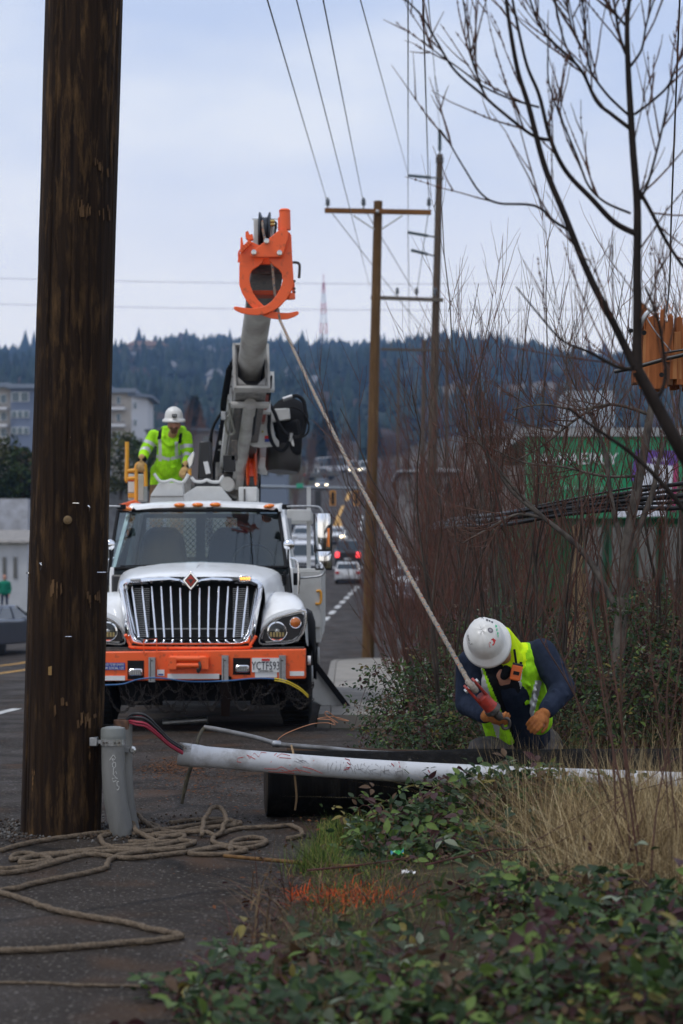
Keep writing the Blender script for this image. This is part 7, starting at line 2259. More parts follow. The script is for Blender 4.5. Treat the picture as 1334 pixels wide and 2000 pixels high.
for (x_, y_, k, s_) in ((1.35, 16.6, 1, .8), (2.75, 17.0, 2, .88), (3.3, 18.4, 4, .95), (1.15, 19.5, 1, .85), (1.75, 20.5, 2, .9),
                        (3.2, 22.0, 3, .65), (1.3, 23.5, 0, .8), (2.0, 24.5, 4, .95), (3.0, 25.5, 4, .6), (1.2, 27.5, 3, .95), (1.7, 29, 0, .85), (2.6, 30, 1, 1.05), (1.5, 33, 2, .75),
                        (2.2, 36, 1, .95), (3.2, 34, 0, 1.0), (1.9, 41, 0, .9), (2.9, 44, 1, 1.0), (2.6, 50, 2, .9), (3.4, 52, 0, 1.0), (2.4, 60, 1, 1.0), (3.6, 62, 0, 1.1), (4.2, 70, 2, 1.1), (5.4, 80, 1, 1.2), (1.2, 46, 3, .8),  (1.05, 21.8, 3, .9), (2.3, 15.6, 3, .75), (.95, 17.8, 3, .7), (1.9, 18.8, 3, .8), (2.7, 19.4, 3, .62), (2.4, 23.2, 3, .75), (3.4, 20.4, 3, .6), (1.25, 25.2, 1, .8), (1.6, 26.4, 3, 1.2), (3.0, 28.4, 3, .8), (1.75, 31.6, 3, 1.3), (1.35, 36.5, 1, .9), (1.0, 38.6, 3, 1.2), (1.0, 15.7, 2, .62), (1.5, 15.3, 0, .78), (2.55, 15.6, 2, .7), (1.25, 16.2, 0, .7)):
    places.append((x_, y_, k, s_))
first = {}
ORD = 'first second third fourth fifth sixth seventh eighth ninth tenth eleventh twelfth thirteenth fourteenth fifteenth sixteenth seventeenth eighteenth nineteenth twentieth'.split()
ORD += ['twenty-' + q for q in ORD[:9]] + ['thirtieth'] + ['thirty-' + q for q in ORD[:9]] + ['fortieth'] + ['forty-' + q for q in ORD[:9]] + ['fiftieth'] + ['fifty-' + q for q in ORD[:9]]
places.sort(key=lambda q: q[0] / q[1])
LB = {0: 'upright shrub with bright red twigs', 1: 'spreading brown stemmed shrub with reddish twigs', 2: 'tall grey stemmed shrub with reddish twigs', 3: 'low bushy red twigged shrub', 4: 'tall grey barked bare shrub'}
for i_, (x_, y_, k, s_) in enumerate(places):
    lb_ = LB[k] + ', ' + ORD[i_] + ' from the left in the thicket'
    loc = Vector((x_ + sr.uniform(-.15, .15), y_, gz(y_) - .05))
    if k not in first:
        sp = specs[k]
        e = shrub('bare_shrub', *sp[:7], sp[7], lb_, SG, loc, sr.uniform(0, 6.28))
        e.scale = (s_, s_, s_)
        first[k] = e
    else:
        copy_tree(first[k], None, loc, sr.uniform(0, 6.28), s_, lb_)
# whippy stems close to the camera, out of focus
CPX = [1130, 1085, 1196, 1218, 1310, 1115, 1330, 1000, 1345, 1060]
for i, (px, py, dpt, px2, py2, r_) in enumerate(((1230, 1640, 9.4, 1130, 850, .006), (1236, 1560, 9.6, 1085, 640, .0055), (1222, 1500, 9.2, 1196, 1060, .006), (1300, 1500, 9.8, 1218, 960, .0045), (1302, 1420, 9.8, 1310, 700, .005), (1198, 1480, 9.8, 1115, 930, .0055), (1280, 1600, 9.0, 1330, 1100, .005), (1160, 1450, 11.6, 1000, 1150, .006), (1345, 1640, 8.6, 1345, 900, .005), (1215, 1640, 9.5, 1060, 1180, .005))):
    a, b_ = P(px, py, dpt), P(px2, py2, dpt + sr.uniform(-.4, .4))
    g0_ = Vector((a.x + sr.uniform(-.05, .1), a.y, gz(a.y)))
    m1, m2 = a.lerp(b_, .33) + Vector((sr.uniform(-.04, .04), 0, 0)), a.lerp(b_, .7) + Vector((sr.uniform(-.05, .05), 0, 0))
    pts = smoothpts([g0_, a, m1, m2, b_], 6)
    mb = MB(); mb.tube(pts, [r_ * (1 - .6 * q / (len(pts) - 1)) for q in range(len(pts))], 6)
    for q in range(5, len(pts) - 1):
        if sr.random() < .5:
            p = pts[q]; d = Vector((sr.choice((-1, 1)) * sr.uniform(.02, .09), sr.uniform(-.03, .03), sr.uniform(.05, .16)))
            mb.tube([p, p + d * .5, p + d + Vector((0, 0, .03))], [.003, .0022, .001], 4)
    tag(mb.build('bare_cane', redtwig, None, 60, loc=g0_), 'reddish bare cane rising from the verge, ' + ORD[sorted(CPX).index(px2)] + ' from the left at its tip', 'cane', 'bare canes on the verge')
# ---------------- foreground tree with dark limbs
def Z4(x, y): return 780 + x / 2.408, y / 2.408
YT = 8.2
def TP(x, y, d=0): px, py = Z4(x, y); return P(px, py, YT + d)
tree = empty('bare_tree', (P(1620, 0, 8.6).x, 8.6, 0), 'dark bare young tree with long arching branches at the right edge', 'tree')
def limb(pts, r0, r1, name, n=8, par=None):
    sp = smoothpts(pts, 6)
    sp = [p + Vector((noise.noise(p * 3) * .012, 0, noise.noise(p * 3 + Vector((7, 0, 0))) * .008)) for p in sp]
    mb = MB(); mb.tube(sp, [r0 + (r1 - r0) * i / (len(sp) - 1) for i in range(len(sp))], n)
    mb.build(name, darkbark, par or tree, 60)
    return sp
darkbark = M('dark tree bark', (.014, .011, .0095), .85, c2=(.03, .023, .02), scale=14, stretch=(1, 1, .4), bump=.4)
limbs = []
pxp = lambda px, py, d=0: P(px, py, YT + d)
limbs.append(limb([Vector((P(1620, 0, 8.6).x, 8.6, -.05)), pxp(1560, 1350, .3), pxp(1470, 1080, .2), pxp(1400, 970, .1), pxp(1334, 885), pxp(1285, 800), pxp(1245, 725)], .036, .024, 'trunk'))
limbs.append(limb([pxp(1245, 725), pxp(1246, 640), TP(1120, 1348), TP(1116, 1000), TP(1092, 600), TP(1076, 330), TP(1070, 100), TP(1088, -60)], .022, .008, 'limb'))
limbs.append(limb([pxp(1238, 715), pxp(1205, 645), TP(920, 1348), TP(780, 1020), TP(680, 780), TP(610, 500), TP(560, 330), TP(520, 100), TP(503, -40)], .017, .007, 'limb'))
limbs.append(limb([TP(1112, 1100), TP(1010, 1045), TP(900, 930), TP(780, 800), TP(710, 650), TP(660, 450), TP(600, 300), TP(548, 60), TP(530, -40)], .013, .0045, 'limb'))
limbs.append(limb([TP(710, 655), TP(620, 630), TP(480, 525), TP(400, 455), TP(270, 340), TP(180, 200), TP(105, 80), TP(30, 0), TP(0, -30)], .0075, .003, 'limb'))
limbs.append(limb([TP(660, 505), TP(520, 465), TP(400, 410), TP(280, 320), TP(180, 250), TP(105, 188)], .005, .0022, 'limb'))
limbs.append(limb([TP(400, 440), TP(375, 370), TP(345, 270), TP(325, 150), TP(293, -20)], .005, .003, 'limb'))
limbs.append(limb([TP(1084, 605), TP(1000, 540), TP(930, 480), TP(850, 330), TP(720, 200), TP(660, 120), TP(610, -20)], .009, .004, 'limb'))
limbs.append(limb([TP(1080, 545), TP(980, 450), TP(900, 340), TP(880, 250), TP(850, 0), TP(848, -30)], .006, .003, 'limb'))
limbs.append(limb([TP(845, 330), TP(770, 200), TP(725, 0), TP(720, -30)], .005, .003, 'limb'))
limbs.append(limb([TP(860, 240), TP(800, 120), TP(780, -20)], .004, .003, 'limb'))
limbs.append(limb([TP(1068, 260), TP(1035, 180), TP(1010, 50), TP(1000, -40)], .008, .004, 'limb'))
limbs.append(limb([TP(1060, 120), TP(1000, 50), TP(940, -20)], .006, .003, 'limb'))
limbs.append(limb([TP(1082, 320), TP(1140, 235), TP(1165, 120), TP(1210, -20)], .006, .003, 'limb'))
limbs.append(limb([TP(1105, 540), TP(1180, 480), TP(1262, 400), TP(1300, 310), TP(1345, 220)], .006, .0035, 'limb'))
limbs.append(limb([TP(1130, 940), TP(1170, 850), TP(1215, 690), TP(1245, 540), TP(1268, 390), TP(1290, 340)], .006, .003, 'limb'))
limbs.append(limb([TP(1125, 900), TP(1180, 1000), TP(1250, 1130), TP(1334, 1250), TP(1420, 1340)], .009, .006, 'limb'))
limbs.append(limb([TP(800, 1080), TP(730, 1040), TP(640, 970), TP(470, 960), TP(380, 910), TP(300, 790), TP(215, 650), TP(180, 610)], .0065, .0025, 'limb'))
limbs.append(limb([TP(1085, 1005), TP(960, 945), TP(880, 860), TP(830, 720), TP(740, 500), TP(700, 370), TP(695, 200), TP(670, 90)], .0055, .0025, 'limb'))
limbs.append(limb([pxp(1235, 722), pxp(1205, 718), pxp(1150, 690), pxp(1090, 660), pxp(1010, 560)], .009, .003, 'limb'))
limbs.append(limb([pxp(1340, 1000), pxp(1290, 940), pxp(1230, 885), pxp(1170, 840), pxp(1110, 795)], .012, .005, 'limb'))
limbs.append(limb([pxp(1275, 790), pxp(1300, 740), pxp(1290, 640), pxp(1260, 560)], .009, .005, 'limb'))
# fine twigs with buds on the limbs
rs = np.random.default_rng(5)
Q0, R0 = [], []
for sp in limbs[1:]:
    idx = np.linspace(0, len(sp) - 1, 12)
    a = np.array([[*sp[int(q)]] for q in idx]); Q0.append(a); R0.append(np.linspace(.008, .003, 12))
Q0, R0 = np.array(Q0), np.array(R0)
t1 = grow(Q0, R0, 6, .12, .97, R(36), .46, .3, rs, 6, .7, .15)
t2_ = grow(*t1, 1, .2, .9, R(36), .2, .3, rs, 5, .8)
V, F = pack([t1, t2_], 4)
obj('twigs', mesh_np('twigs', V - np.array(WL[tree.name])[None], F, redtwig), tree)
# buds: little swellings along the twigs
ta = t1[0]; nb = ta.shape[0] * 7
bi = rs.integers(0, ta.shape[0], nb); bt = rs.uniform(.1, .98, nb) * (ta.shape[1] - 1); b0 = np.clip(bt.astype(int), 0, ta.shape[1] - 2); bf = (bt - b0)[:, None]
bpos = ta[bi, b0] * (1 - bf) + ta[bi, b0 + 1] * bf
oct_v = np.array([(1, 0, 0), (-1, 0, 0), (0, 1, 0), (0, -1, 0), (0, 0, 1.8), (0, 0, -1.2)]); oct_f = np.array([(0, 2, 4), (2, 1, 4), (1, 3, 4), (3, 0, 4), (2, 0, 5), (1, 2, 5), (3, 1, 5), (0, 3, 5)])
V, F, _ = scatter([(oct_v, oct_f)], bpos, np.repeat(rs.uniform(.004, .0062, (nb, 1)), 3, 1), np.zeros(nb), np.zeros(nb, int))
bo = obj('buds', mesh_np('buds', V - np.array(WL[tree.name])[None], F, redtwig), tree); bo['kind'] = 'stuff'
# second trunk in the thicket with pale bark, nearer than the green shop
t3 = empty('mossy_tree', (P(1200, 0, 15).x, 15, 0), 'grey mossy barked small tree leaning in front of the green building', 'tree')
lim2 = []
greyb = M('lichen bark', (.15, .13, .11), .9, c2=(.06, .05, .045), scale=16, stretch=(1, 1, .5), bump=.6)
def limb2(pts, r0, r1, y=15.0):
    sp = smoothpts([P(px, py, y) for px, py in pts], 6)
    mb = MB(); mb.tube(sp, [r0 + (r1 - r0) * i / (len(sp) - 1) for i in range(len(sp))], 9)
    mb.build('limb', greyb, t3, 60); lim2.append(sp)
limb2([(1185, 1480), (1205, 1300), (1215, 1180), (1222, 1080), (1235, 1000), (1255, 900), (1268, 820), (1280, 760)], .055, .025)
limb2([(1218, 1120), (1245, 1040), (1275, 960), (1285, 905), (1300, 860)], .03, .012)
limb2([(1220, 1090), (1195, 980), (1180, 880), (1150, 800)], .022, .01)
limb2([(1210, 1200), (1140, 1080), (1060, 1010), (1000, 960), (960, 900)], .026, .009)
limb2([(1062, 1012), (1010, 1005), (950, 1035), (905, 1060)], .014, .006)
limb2([(1130, 1070), (1040, 990), (985, 930), (930, 850), (905, 760)], .016, .006)
limb2([(1245, 930), (1180, 930), (1100, 912), (1020, 902), (950, 870)], .012, .005)
limb2([(1270, 810), (1200, 790), (1130, 800), (1060, 790), (1000, 800)], .014, .005)
limb2([(1160, 795), (1110, 830), (1060, 870), (1000, 905)], .012, .005)
Q0 = np.array([[[*sp[int(q)]] for q in np.linspace(0, len(sp) - 1, 12)] for sp in lim2]); R0 = np.tile(np.linspace(.014, .006, 12), (len(lim2), 1))
t1 = grow(Q0, R0, 12, .25, .98, R(45), .75, .25, rs, 6, .6, .18); t2_ = grow(*t1, 3, .2, .95, R(38), .3, .25, rs)
V, F = pack([t1, t2_], 3)
obj('twigs', mesh_np('twigs', V - np.array(WL[t3.name])[None], F, redtwig), t3)

# ---------------- leaves
def leaf_template(w=.5, fold=.18, droop=.12, n=5):
    ys_ = np.linspace(0, 1, n); ws = w * np.array([.02, .85, 1.0, .66, .02][:n])
    V = []
    for y_, w_ in zip(ys_, ws):
        V += [(-w_ / 2, y_, fold * w_ - droop * y_ * y_), (0, y_, -droop * y_ * y_), (w_ / 2, y_, fold * w_ - droop * y_ * y_)]
    F = []
    for i in range(n - 1):
        F += [(i * 3, i * 3 + 1, i * 3 + 4, i * 3 + 3), (i * 3 + 1, i * 3 + 2, i * 3 + 5, i * 3 + 4)]
    return np.array(V), np.array(F)
def scatter3(tv, tf, pos, dirs, ups, size):
    """leaves with free orientation"""
    d = nrm(dirs); s_ = nrm(np.cross(d, ups)); u = np.cross(s_, d)
    W = pos[:, None] + size[:, None, None] * (tv[None, :, 0, None] * s_[:, None] + tv[None, :, 1, None] * d[:, None] + tv[None, :, 2, None] * u[:, None])
    F = tf[None] + (np.arange(len(pos)) * len(tv))[:, None, None]
    return W.reshape(-1, 3), F.reshape(-1, tf.shape[1]), np.repeat(np.arange(len(pos)), len(tf))
def leafmat(nm, c, c2):
    m = M(nm, c, .5, c2=c2, scale=25, spec=.22)
    t = m.node_tree; b = t.nodes['Principled BSDF']
    b.inputs['Subsurface Weight'].default_value = .0
    tr = t.nodes.new('ShaderNodeBsdfTranslucent'); tr.inputs['Color'].default_value = (*[x * 1.3 for x in c], 1)
    mx = t.nodes.new('ShaderNodeMixShader'); mx.inputs[0].default_value = .22
    out = t.nodes['Material Output']
    t.links.new(b.outputs[0], mx.inputs[1]); t.links.new(tr.outputs[0], mx.inputs[2]); t.links.new(mx.outputs[0], out.inputs['Surface'])
    return m
LM = [leafmat('bramble green', (.062, .105, .03), (.042, .072, .022)), leafmat('dark bramble green', (.026, .05, .018), (.017, .034, .013)), leafmat('fresh green leaf', (.12, .18, .036), (.085, .135, .028)),
      leafmat('purple winter leaf', (.06, .022, .025), (.045, .02, .02)), leafmat('dead brown leaf', (.1, .06, .032), (.07, .04, .022)), leafmat('pale leaf underside', (.2, .23, .16), (.16, .19, .13)), leafmat('yellowed leaf', (.2, .16, .04), (.14, .12, .03))]
LW = np.array([.3, .33, .12, .1, .09, .035, .025])
cane_m = M('bramble cane', (.085, .028, .028), .6, c2=(.05, .03, .02), scale=10)
tv, tf = leaf_template()
def bush_leaves(pos, rs, smin=.035, smax=.065, w=LW):
    n = len(pos)
    # leaves in threes
    base = np.repeat(pos, 3, 0)
    d0 = rs.normal(size=(n, 3)); d0[:, 2] = d0[:, 2] * .45 + .0
    d0 = nrm(d0); ups = nrm(rs.normal(size=(n, 3)) * .55 + np.array([0, -.35, 1]))
    s0 = nrm(np.cross(d0, ups))
    d3 = np.stack([d0, nrm(d0 * .2 + s0), nrm(d0 * .2 - s0)], 1).reshape(-1, 3)
    up3 = np.repeat(ups, 3, 0) + rs.normal(size=(n * 3, 3)) * .2
    sz = np.repeat(rs.uniform(smin, smax, n), 3) * np.tile([1.0, .82, .82], n)
    V, F, ids = scatter3(tv, tf, base + d3 * .012, d3, up3, sz)
    mi = np.repeat(rs.choice(len(LM), n, p=w / w.sum()), 3)
    return V, F, mi[ids]
def bramble(loc, rx, ry, h, ncane, nleaf, label, group, seed, smin=.035, smax=.065, name='bramble_bush', w=LW):
    rs = np.random.default_rng(seed)
    e = empty(name, loc, label, 'bush', group)
    c0 = np.stack([rs.uniform(-rx, rx, ncane), rs.uniform(-ry, ry, ncane), np.full(ncane, -.03)], 1)
    a = rs.uniform(0, 6.28, ncane); ln = rs.uniform(.3, .8, ncane) * (rx + .35 * h)
    s_ = np.linspace(0, 1, 12)[None, :, None]
    d = np.stack([np.cos(a), np.sin(a), np.zeros(ncane)], 1)
    pk = h * rs.uniform(.5, 1.1, ncane)
    Q = c0[:, None] + d[:, None] * s_ * ln[:, None, None]
    Q[:, :, 2] += (pk[:, None] * np.sin(np.linspace(0, 1, 12) ** .8 * np.pi * .85)[None])
    Q += np.cumsum(rs.normal(size=Q.shape) * .006, 1)
    RR = rs.uniform(.003, .0058, ncane)[:, None] * np.linspace(1, .4, 12)[None]
    V, F = tubes_np(Q, RR, 4)
    obj('canes', mesh_np('canes', V, F, cane_m, smooth=True), e)['kind'] = 'stuff'
    idx = rs.integers(0, ncane, nleaf); t = rs.uniform(.15, 1, nleaf) * 11; i0 = np.clip(t.astype(int), 0, 10); f = (t - i0)[:, None]
    pos = Q[idx, i0] * (1 - f) + Q[idx, i0 + 1] * f + rs.normal(size=(nleaf, 3)) * np.array([.07, .07, .06])
    pos[:, 2] = np.maximum(pos[:, 2], .01)
    V, F, mi = bush_leaves(pos, rs, smin, smax, w)
    o = obj('foliage', mesh_np('foliage', V, F, LM, mi), e); o['kind'] = 'stuff'
    return e
TG = 'leafy brambles behind the fallen pole'
bl = [(.12, 14.3, .3, .3, .22, 'low bramble at the pavement end below the outrigger'), (.5, 14.6, .35, .4, .3, 'bramble bush at the kerb just right of the truck outrigger'), (1.05, 14.9, .5, .5, .65, 'bramble bush to the left of the stooping worker'), (1.7, 15.2, .55, .5, .95, 'bramble bush right behind the stooping worker'), (2.25, 14.6, .5, .5, .95, 'bramble bush to the right of the stooping worker'), (2.8, 15.0, .55, .5, 1.3, 'tall bramble bush at the right edge behind the dry grass'),
      (.85, 16.4, .4, .6, .8, 'bramble bush between the tan power pole and the rope'), (1.4, 17.5, .6, .6, 1.2, 'bramble bush deep in the thicket behind the rope'), (2.3, 17.8, .6, .6, 1.3, 'bramble bush deep in the thicket behind the worker'), (3.1, 17.5, .6, .6, 1.5, 'bramble bush below the green building'), (1.35, 20.5, .4, .8, 1.05, 'far bramble bush beside the pavement'), (3.9, 19, .7, .8, 1.6, 'bramble bush below the purple poster')]
wback = np.array([.22, .4, .04, .12, .2, .01, .02])
for i, (x_, y_, rx, ry, h, lb_) in enumerate(bl):
    bramble(Vector((x_, y_, gz(y_))), rx, ry, h, 34, 1500, lb_, TG, 300 + i, .03, .058, w=wback)
# foreground brambles: bushes with large near leaves as parts of their own
FG = 'brambles sprawling over the foreground verge'
fgs = [(.4, 11.0, .25, .25, .06, 'small bramble sprig in the short green grass'), (.75, 10.9, .3, .35, .12, 'bramble sprig between the litter and the dry grass'), (-.4, 7.3, .25, .4, .08, 'sparse bramble shoots spreading left over the asphalt'), (-.05, 7.6, .4, .5, .1, 'low bramble creeping onto the asphalt at the bottom edge'), (.55, 6.9, .5, .5, .17, 'bramble at the bottom edge below the orange paint'), (1.05, 7.5, .45, .5, .24, 'dark bramble at the lower right below the dry grass'), (.5, 8.3, .45, .4, .07, 'bramble in front of the orange painted grass'), (.95, 9.0, .4, .4, .16, 'bramble between the orange paint and the dry grass'), (1.5, 8.4, .45, .5, .34, 'bramble at the right edge below the dry grass'), (.5, 11.6, .3, .3, .22, 'bramble growing in front of the fallen pole end'), (.95, 11.9, .35, .3, .36, 'bramble sprouting against the white pipe'), (1.3, 6.7, .45, .4, .36, 'bramble filling the bottom right corner'), (.1, 6.6, .45, .4, .13, 'bramble in the middle of the bottom edge'), (1.35, 12.0, .3, .3, .3, 'bramble under the white pipe in the dry grass')]
bigl = []
for k in range(6):
    a_, b2_ = leaf_template(.62, .12 + .04 * k, .1 + .05 * k)
    bigl.append(mesh_np('leaf', a_, b2_, LM[[0, 1, 2, 3, 5, 1][k]], smooth=True))
wfg = np.array([.24, .34, .12, .12, .12, .03, .03])
lr = random.Random(9)
for i, (x_, y_, rx, ry, h, lb_) in enumerate(fgs):
    e = bramble(Vector((x_, y_, 0)), rx, ry, h, 44, (430 if h > .1 else 170) if y_ < 11 else 520, lb_, FG, 500 + i, .03, .095, w=wfg)
    for k in range(26 if h > .1 else 9):
        o = bpy.data.objects.new('leaf', bigl[min(lr.choice((0, 1, 1, 1, 2, 3, 4, 5)), 5)])
        COL.objects.link(o); o.parent = e
        o.location = (lr.uniform(-rx, rx), lr.uniform(-ry, ry), h * lr.uniform(.5, 1.25))
        o.rotation_euler = (lr.uniform(-.5, .7), lr.uniform(-.6, .6), lr.uniform(0, 6.28))
        s_ = lr.uniform(.055, .1); o.scale = (s_, s_, s_)
# long arching purple canes in the foreground
for i, pts in enumerate(([(560, 1905), (640, 1845), (760, 1790), (900, 1730), (1050, 1640), (1200, 1560), (1334, 1520)], [(700, 1870), (740, 1790), (790, 1745), (840, 1720)], [(420, 1850), (560, 1840), (700, 1870), (860, 1880), (1020, 1840)], [(830, 1690), (960, 1660), (1100, 1640), (1334, 1470)], [(270, 1945), (420, 1905), (560, 1890), (720, 1880)], [(300, 1975), (430, 1955), (600, 1935)], [(930, 1800), (1020, 1740), (1180, 1660), (1334, 1610)], [(600, 1700), (700, 1690), (800, 1675)])):
    yy = [7.4 + (2000 - q[1]) * .007 for q in pts]
    mb = MB(); sp = smoothpts([P(q[0], q[1], y_) for q, y_ in zip(pts, yy)], 6)
    mb.tube(sp, [.0055 - .003 * k / len(sp) for k in range(len(sp))], 6)
    for k in range(0, len(sp) - 1, 2):
        mb.tube([sp[k], sp[k] + Vector((lr.uniform(-.01, .01), -.004, lr.choice((-1, 1)) * .012))], [.002, .0004], 4)
    tag(mb.build('bramble_cane', cane_m, None, 60, loc=sp[0]), 'thorny purple bramble cane on the foreground verge, ' + (['longest rising to the right edge', 'short hooked one by the orange paint', 'low one across the bottom middle', 'one crossing the dry grass', 'one reaching over the asphalt', 'lowest on the asphalt', 'one below the dry grass', 'straight one by the litter'][i]), 'cane', 'arching canes on the foreground verge')
# ---------------- grasses
def blades(n, xf, yf, hmin, hmax, wid, lean, seed, zf=None, droop=.3):
    rs = np.random.default_rng(seed)
    x_, y_ = xf(rs, n), yf(rs, n)
    z_ = zf(x_, y_) if zf else np.zeros(n)
    h = rs.uniform(hmin, hmax, n)
    a = rs.uniform(0, 6.28, n); l = np.abs(rs.normal(0, lean, n))
    s_ = np.linspace(0, 1, 4)
    Q = np.empty((n, 4, 3))
    for k, t in enumerate(s_):
        Q[:, k, 0] = x_ + np.cos(a) * l * h * (t + droop * t * t)
        Q[:, k, 1] = y_ + np.sin(a) * l * h * (t + droop * t * t)
        Q[:, k, 2] = z_ + h * (t - droop * l * t * t)
    b = rs.uniform(0, 6.28, n); wv = np.stack([np.cos(b), np.sin(b), np.zeros(n)], 1) * wid
    w = np.array([1, .9, .6, .08])
    V = np.stack([Q - wv[:, None] * w[None, :, None], Q + wv[:, None] * w[None, :, None]], 2)
    idx = np.arange(n * 8).reshape(n, 4, 2)
    F = np.stack([idx[:, :-1, 0], idx[:, :-1, 1], idx[:, 1:, 1], idx[:, 1:, 0]], -1)
    return V.reshape(-1, 3), F.reshape(-1, 4), np.repeat(np.arange(n), 3), Q
dg = [M('straw', (.34, .25, .125), .8), M('pale straw', (.5, .4, .23), .8), M('brown straw', (.14, .095, .05), .85)]
parts = [blades(5600, lambda r, n: np.clip(r.normal(1.75, .45, n), .8, 3.2), lambda r, n: r.uniform(8.9, 12.2, n), .12, .5, .0022, .85, 1), blades(2000, lambda r, n: r.uniform(.95, 2.3, n), lambda r, n: r.uniform(11.2, 12.3, n), .2, .62, .0022, .65, 2), blades(420, lambda r, n: r.uniform(.85, 1.7, n), lambda r, n: r.uniform(13.22, 13.36, n), .3, .62, .002, .4, 8), blades(2200, lambda r, n: r.choice([1.15, 1.5, 1.62, 1.9, 2.1], n) + r.normal(0, .09, n), lambda r, n: r.uniform(9.0, 11, n), .3, .8, .002, .7, 7), blades(900, lambda r, n: r.uniform(1.2, 2.6, n), lambda r, n: r.uniform(13.8, 15, n), .3, .75, .002, .4, 3)]
off = 0; Vs, Fs, Ms = [], [], []
for V, F, ids, _ in parts:
    Vs.append(V); Fs.append(F + off); off += len(V); Ms.append(rng.choice(3, ids.max() + 1, p=[.42, .18, .4])[ids])
tag(obj('dry_grass', mesh_np('dry_grass', np.concatenate(Vs), np.concatenate(Fs), dg, np.concatenate(Ms))), 'tangle of long dry straw coloured grass on the right verge', 'grass', kind='stuff')
gg = [M('grass green', (.11, .165, .03), .7), M('yellow grass', (.26, .23, .07), .75), M('dark grass', (.03, .06, .015), .75)]
def xg(r, n): return -.25 + r.random(n) ** .9 * 1.4
p1_ = blades(15000, lambda r, n: r.uniform(-.15, 1.1, n) + 0, lambda r, n: r.uniform(8.6, 12.5, n), .015, .085, .0018, .6, 11)
p2_ = blades(420, lambda r, n: r.normal(.06, .09, n), lambda r, n: r.normal(11.7, .16, n), .06, .2, .0018, .45, 12)
p3_ = blades(500, lambda r, n: r.normal(-.13, .06, n), lambda r, n: r.normal(10.5, .1, n), .08, .24, .0016, .45, 13)
p4_ = blades(5000, lambda r, n: r.uniform(.25, 3, n), lambda r, n: r.uniform(13.3, 16, n), .04, .2, .002, .6, 14)
off = 0; Vs, Fs, Ms = [], [], []
for V, F, ids, _ in (p1_, p2_, p3_, p4_):
    Vs.append(V); Fs.append(F + off); off += len(V); Ms.append(rng.choice(3, ids.max() + 1, p=[.5, .2, .3])[ids])
gv = np.concatenate(Vs)
tag(obj('green_grass', mesh_np('green_grass', gv, np.concatenate(Fs), gg, np.concatenate(Ms))), 'short green grass along the verge edge', 'grass', kind='stuff')
# survey paint sprayed on the grass
op = M('orange marking paint', (.75, .1, .02), .8, c2=(.3, .07, .02), scale=9)
V, F, ids, _ = blades(750, lambda r, n: .08 + np.clip(r.normal(0, .17, n), -.32, .42), lambda r, n: 9.55 + r.normal(0, .2, n), .03, .085, .0035, 1.1, 21)
V2, F2, i2, _ = blades(160, lambda r, n: r.uniform(-.1, .8, n), lambda r, n: r.uniform(10.2, 12, n), .02, .06, .004, .8, 22)
tag(obj('painted_grass', mesh_np('painted_grass', np.concatenate([V, V2]), np.concatenate([F, F2 + len(V)]), op)), 'patch of grass sprayed with bright orange marking paint', 'grass', kind='stuff')
V, F, ids, _ = blades(3400, lambda r, n: r.uniform(-.45, 1.9, n) , lambda r, n: r.uniform(6.3, 10.2, n), .05, .3, .0025, 1.6, 31, None, .5)
tag(obj('dead_stems', mesh_np('dead_stems', V, F, [dg[2], LM[4], cane_m], rng.choice(3, ids.max() + 1)[ids])), 'matted dead stems lying under the foreground brambles', 'dead stems', kind='stuff')
# verge soil under the plants
mb = MB(); 
vb = [(-.72, 5.4), (-.62, 7.2), (-.5, 8.4), (-.36, 9.6), (-.3, 10.6), (-.12, 11.8), (.05, 12.6), (.35, 13.2), (.5, 14.5), (.6, 18)]
rows = []
for x_, y_ in vb:
    rows.append([(x_ + .12 + .05 * noise.noise(Vector((y_ * 2, 0, 0))), y_, .005)] + [(x_ + .12 + q, y_, .012 + .05 * min(q, 1) + .02 * noise.noise(Vector((q * 3, y_ * 3, 1)))) for q in (.08, .3, .6, 1.0, 1.6, 2.4, 4.2)])
sheet('verge', rows, M('verge soil', (.045, .03, .018), .95, c2=(.03, .036, .014), scale=5, bump=.8, bscale=40))
# fallen leaves, chips and mulch
n = 4200
rs = np.random.default_rng(44)
px_ = rs.uniform(-.9, .9, n); py_ = rs.uniform(6.5, 13.5, n)
keepm = (px_ > -.55 + (py_ - 7) * .06 + rs.normal(0, .14, n))
pos = np.stack([px_, py_, rs.uniform(.012, .03, n)], 1)[keepm]
d = rs.normal(size=pos.shape); d[:, 2] *= .25
V, F, ids = scatter3(tv, tf, pos, d, rs.normal(size=pos.shape) * .35 + np.array([0, 0, 1]), rs.uniform(.012, .04, len(pos)))
lit = [LM[4], M('rust leaf', (.13, .05, .022), .8), M('dark mulch', (.035, .024, .016), .9), LM[3]]
tag(obj('leaf_litter', mesh_np('leaf_litter', V, F, lit, rs.choice(4, len(pos))[ids])), 'brown fallen leaves and mulch along the asphalt edge', 'leaf litter', kind='stuff')
n = 2600
gx = np.concatenate([rs.normal(-1.75, .33, 1500), rs.uniform(-2.6, .1, 700), rs.normal(-1.2, .4, 400)]); gy_ = np.concatenate([rs.normal(12.25, .22, 1500), rs.uniform(7, 20, 700), rs.normal(12.5, .25, 400)])
pos = np.stack([gx, gy_, np.full(n, .004)], 1)
ss = np.concatenate([rs.uniform(.006, .018, 1500), rs.uniform(.003, .008, 700), rs.uniform(.004, .013, 400)])
V, F, ids = scatter([(oct_v * np.array([1, .8, .5]), oct_f)], pos, np.repeat(ss[:, None], 3, 1) * rs.uniform(.6, 1.3, (n, 3)), rs.uniform(0, 6, n), np.zeros(n, int))
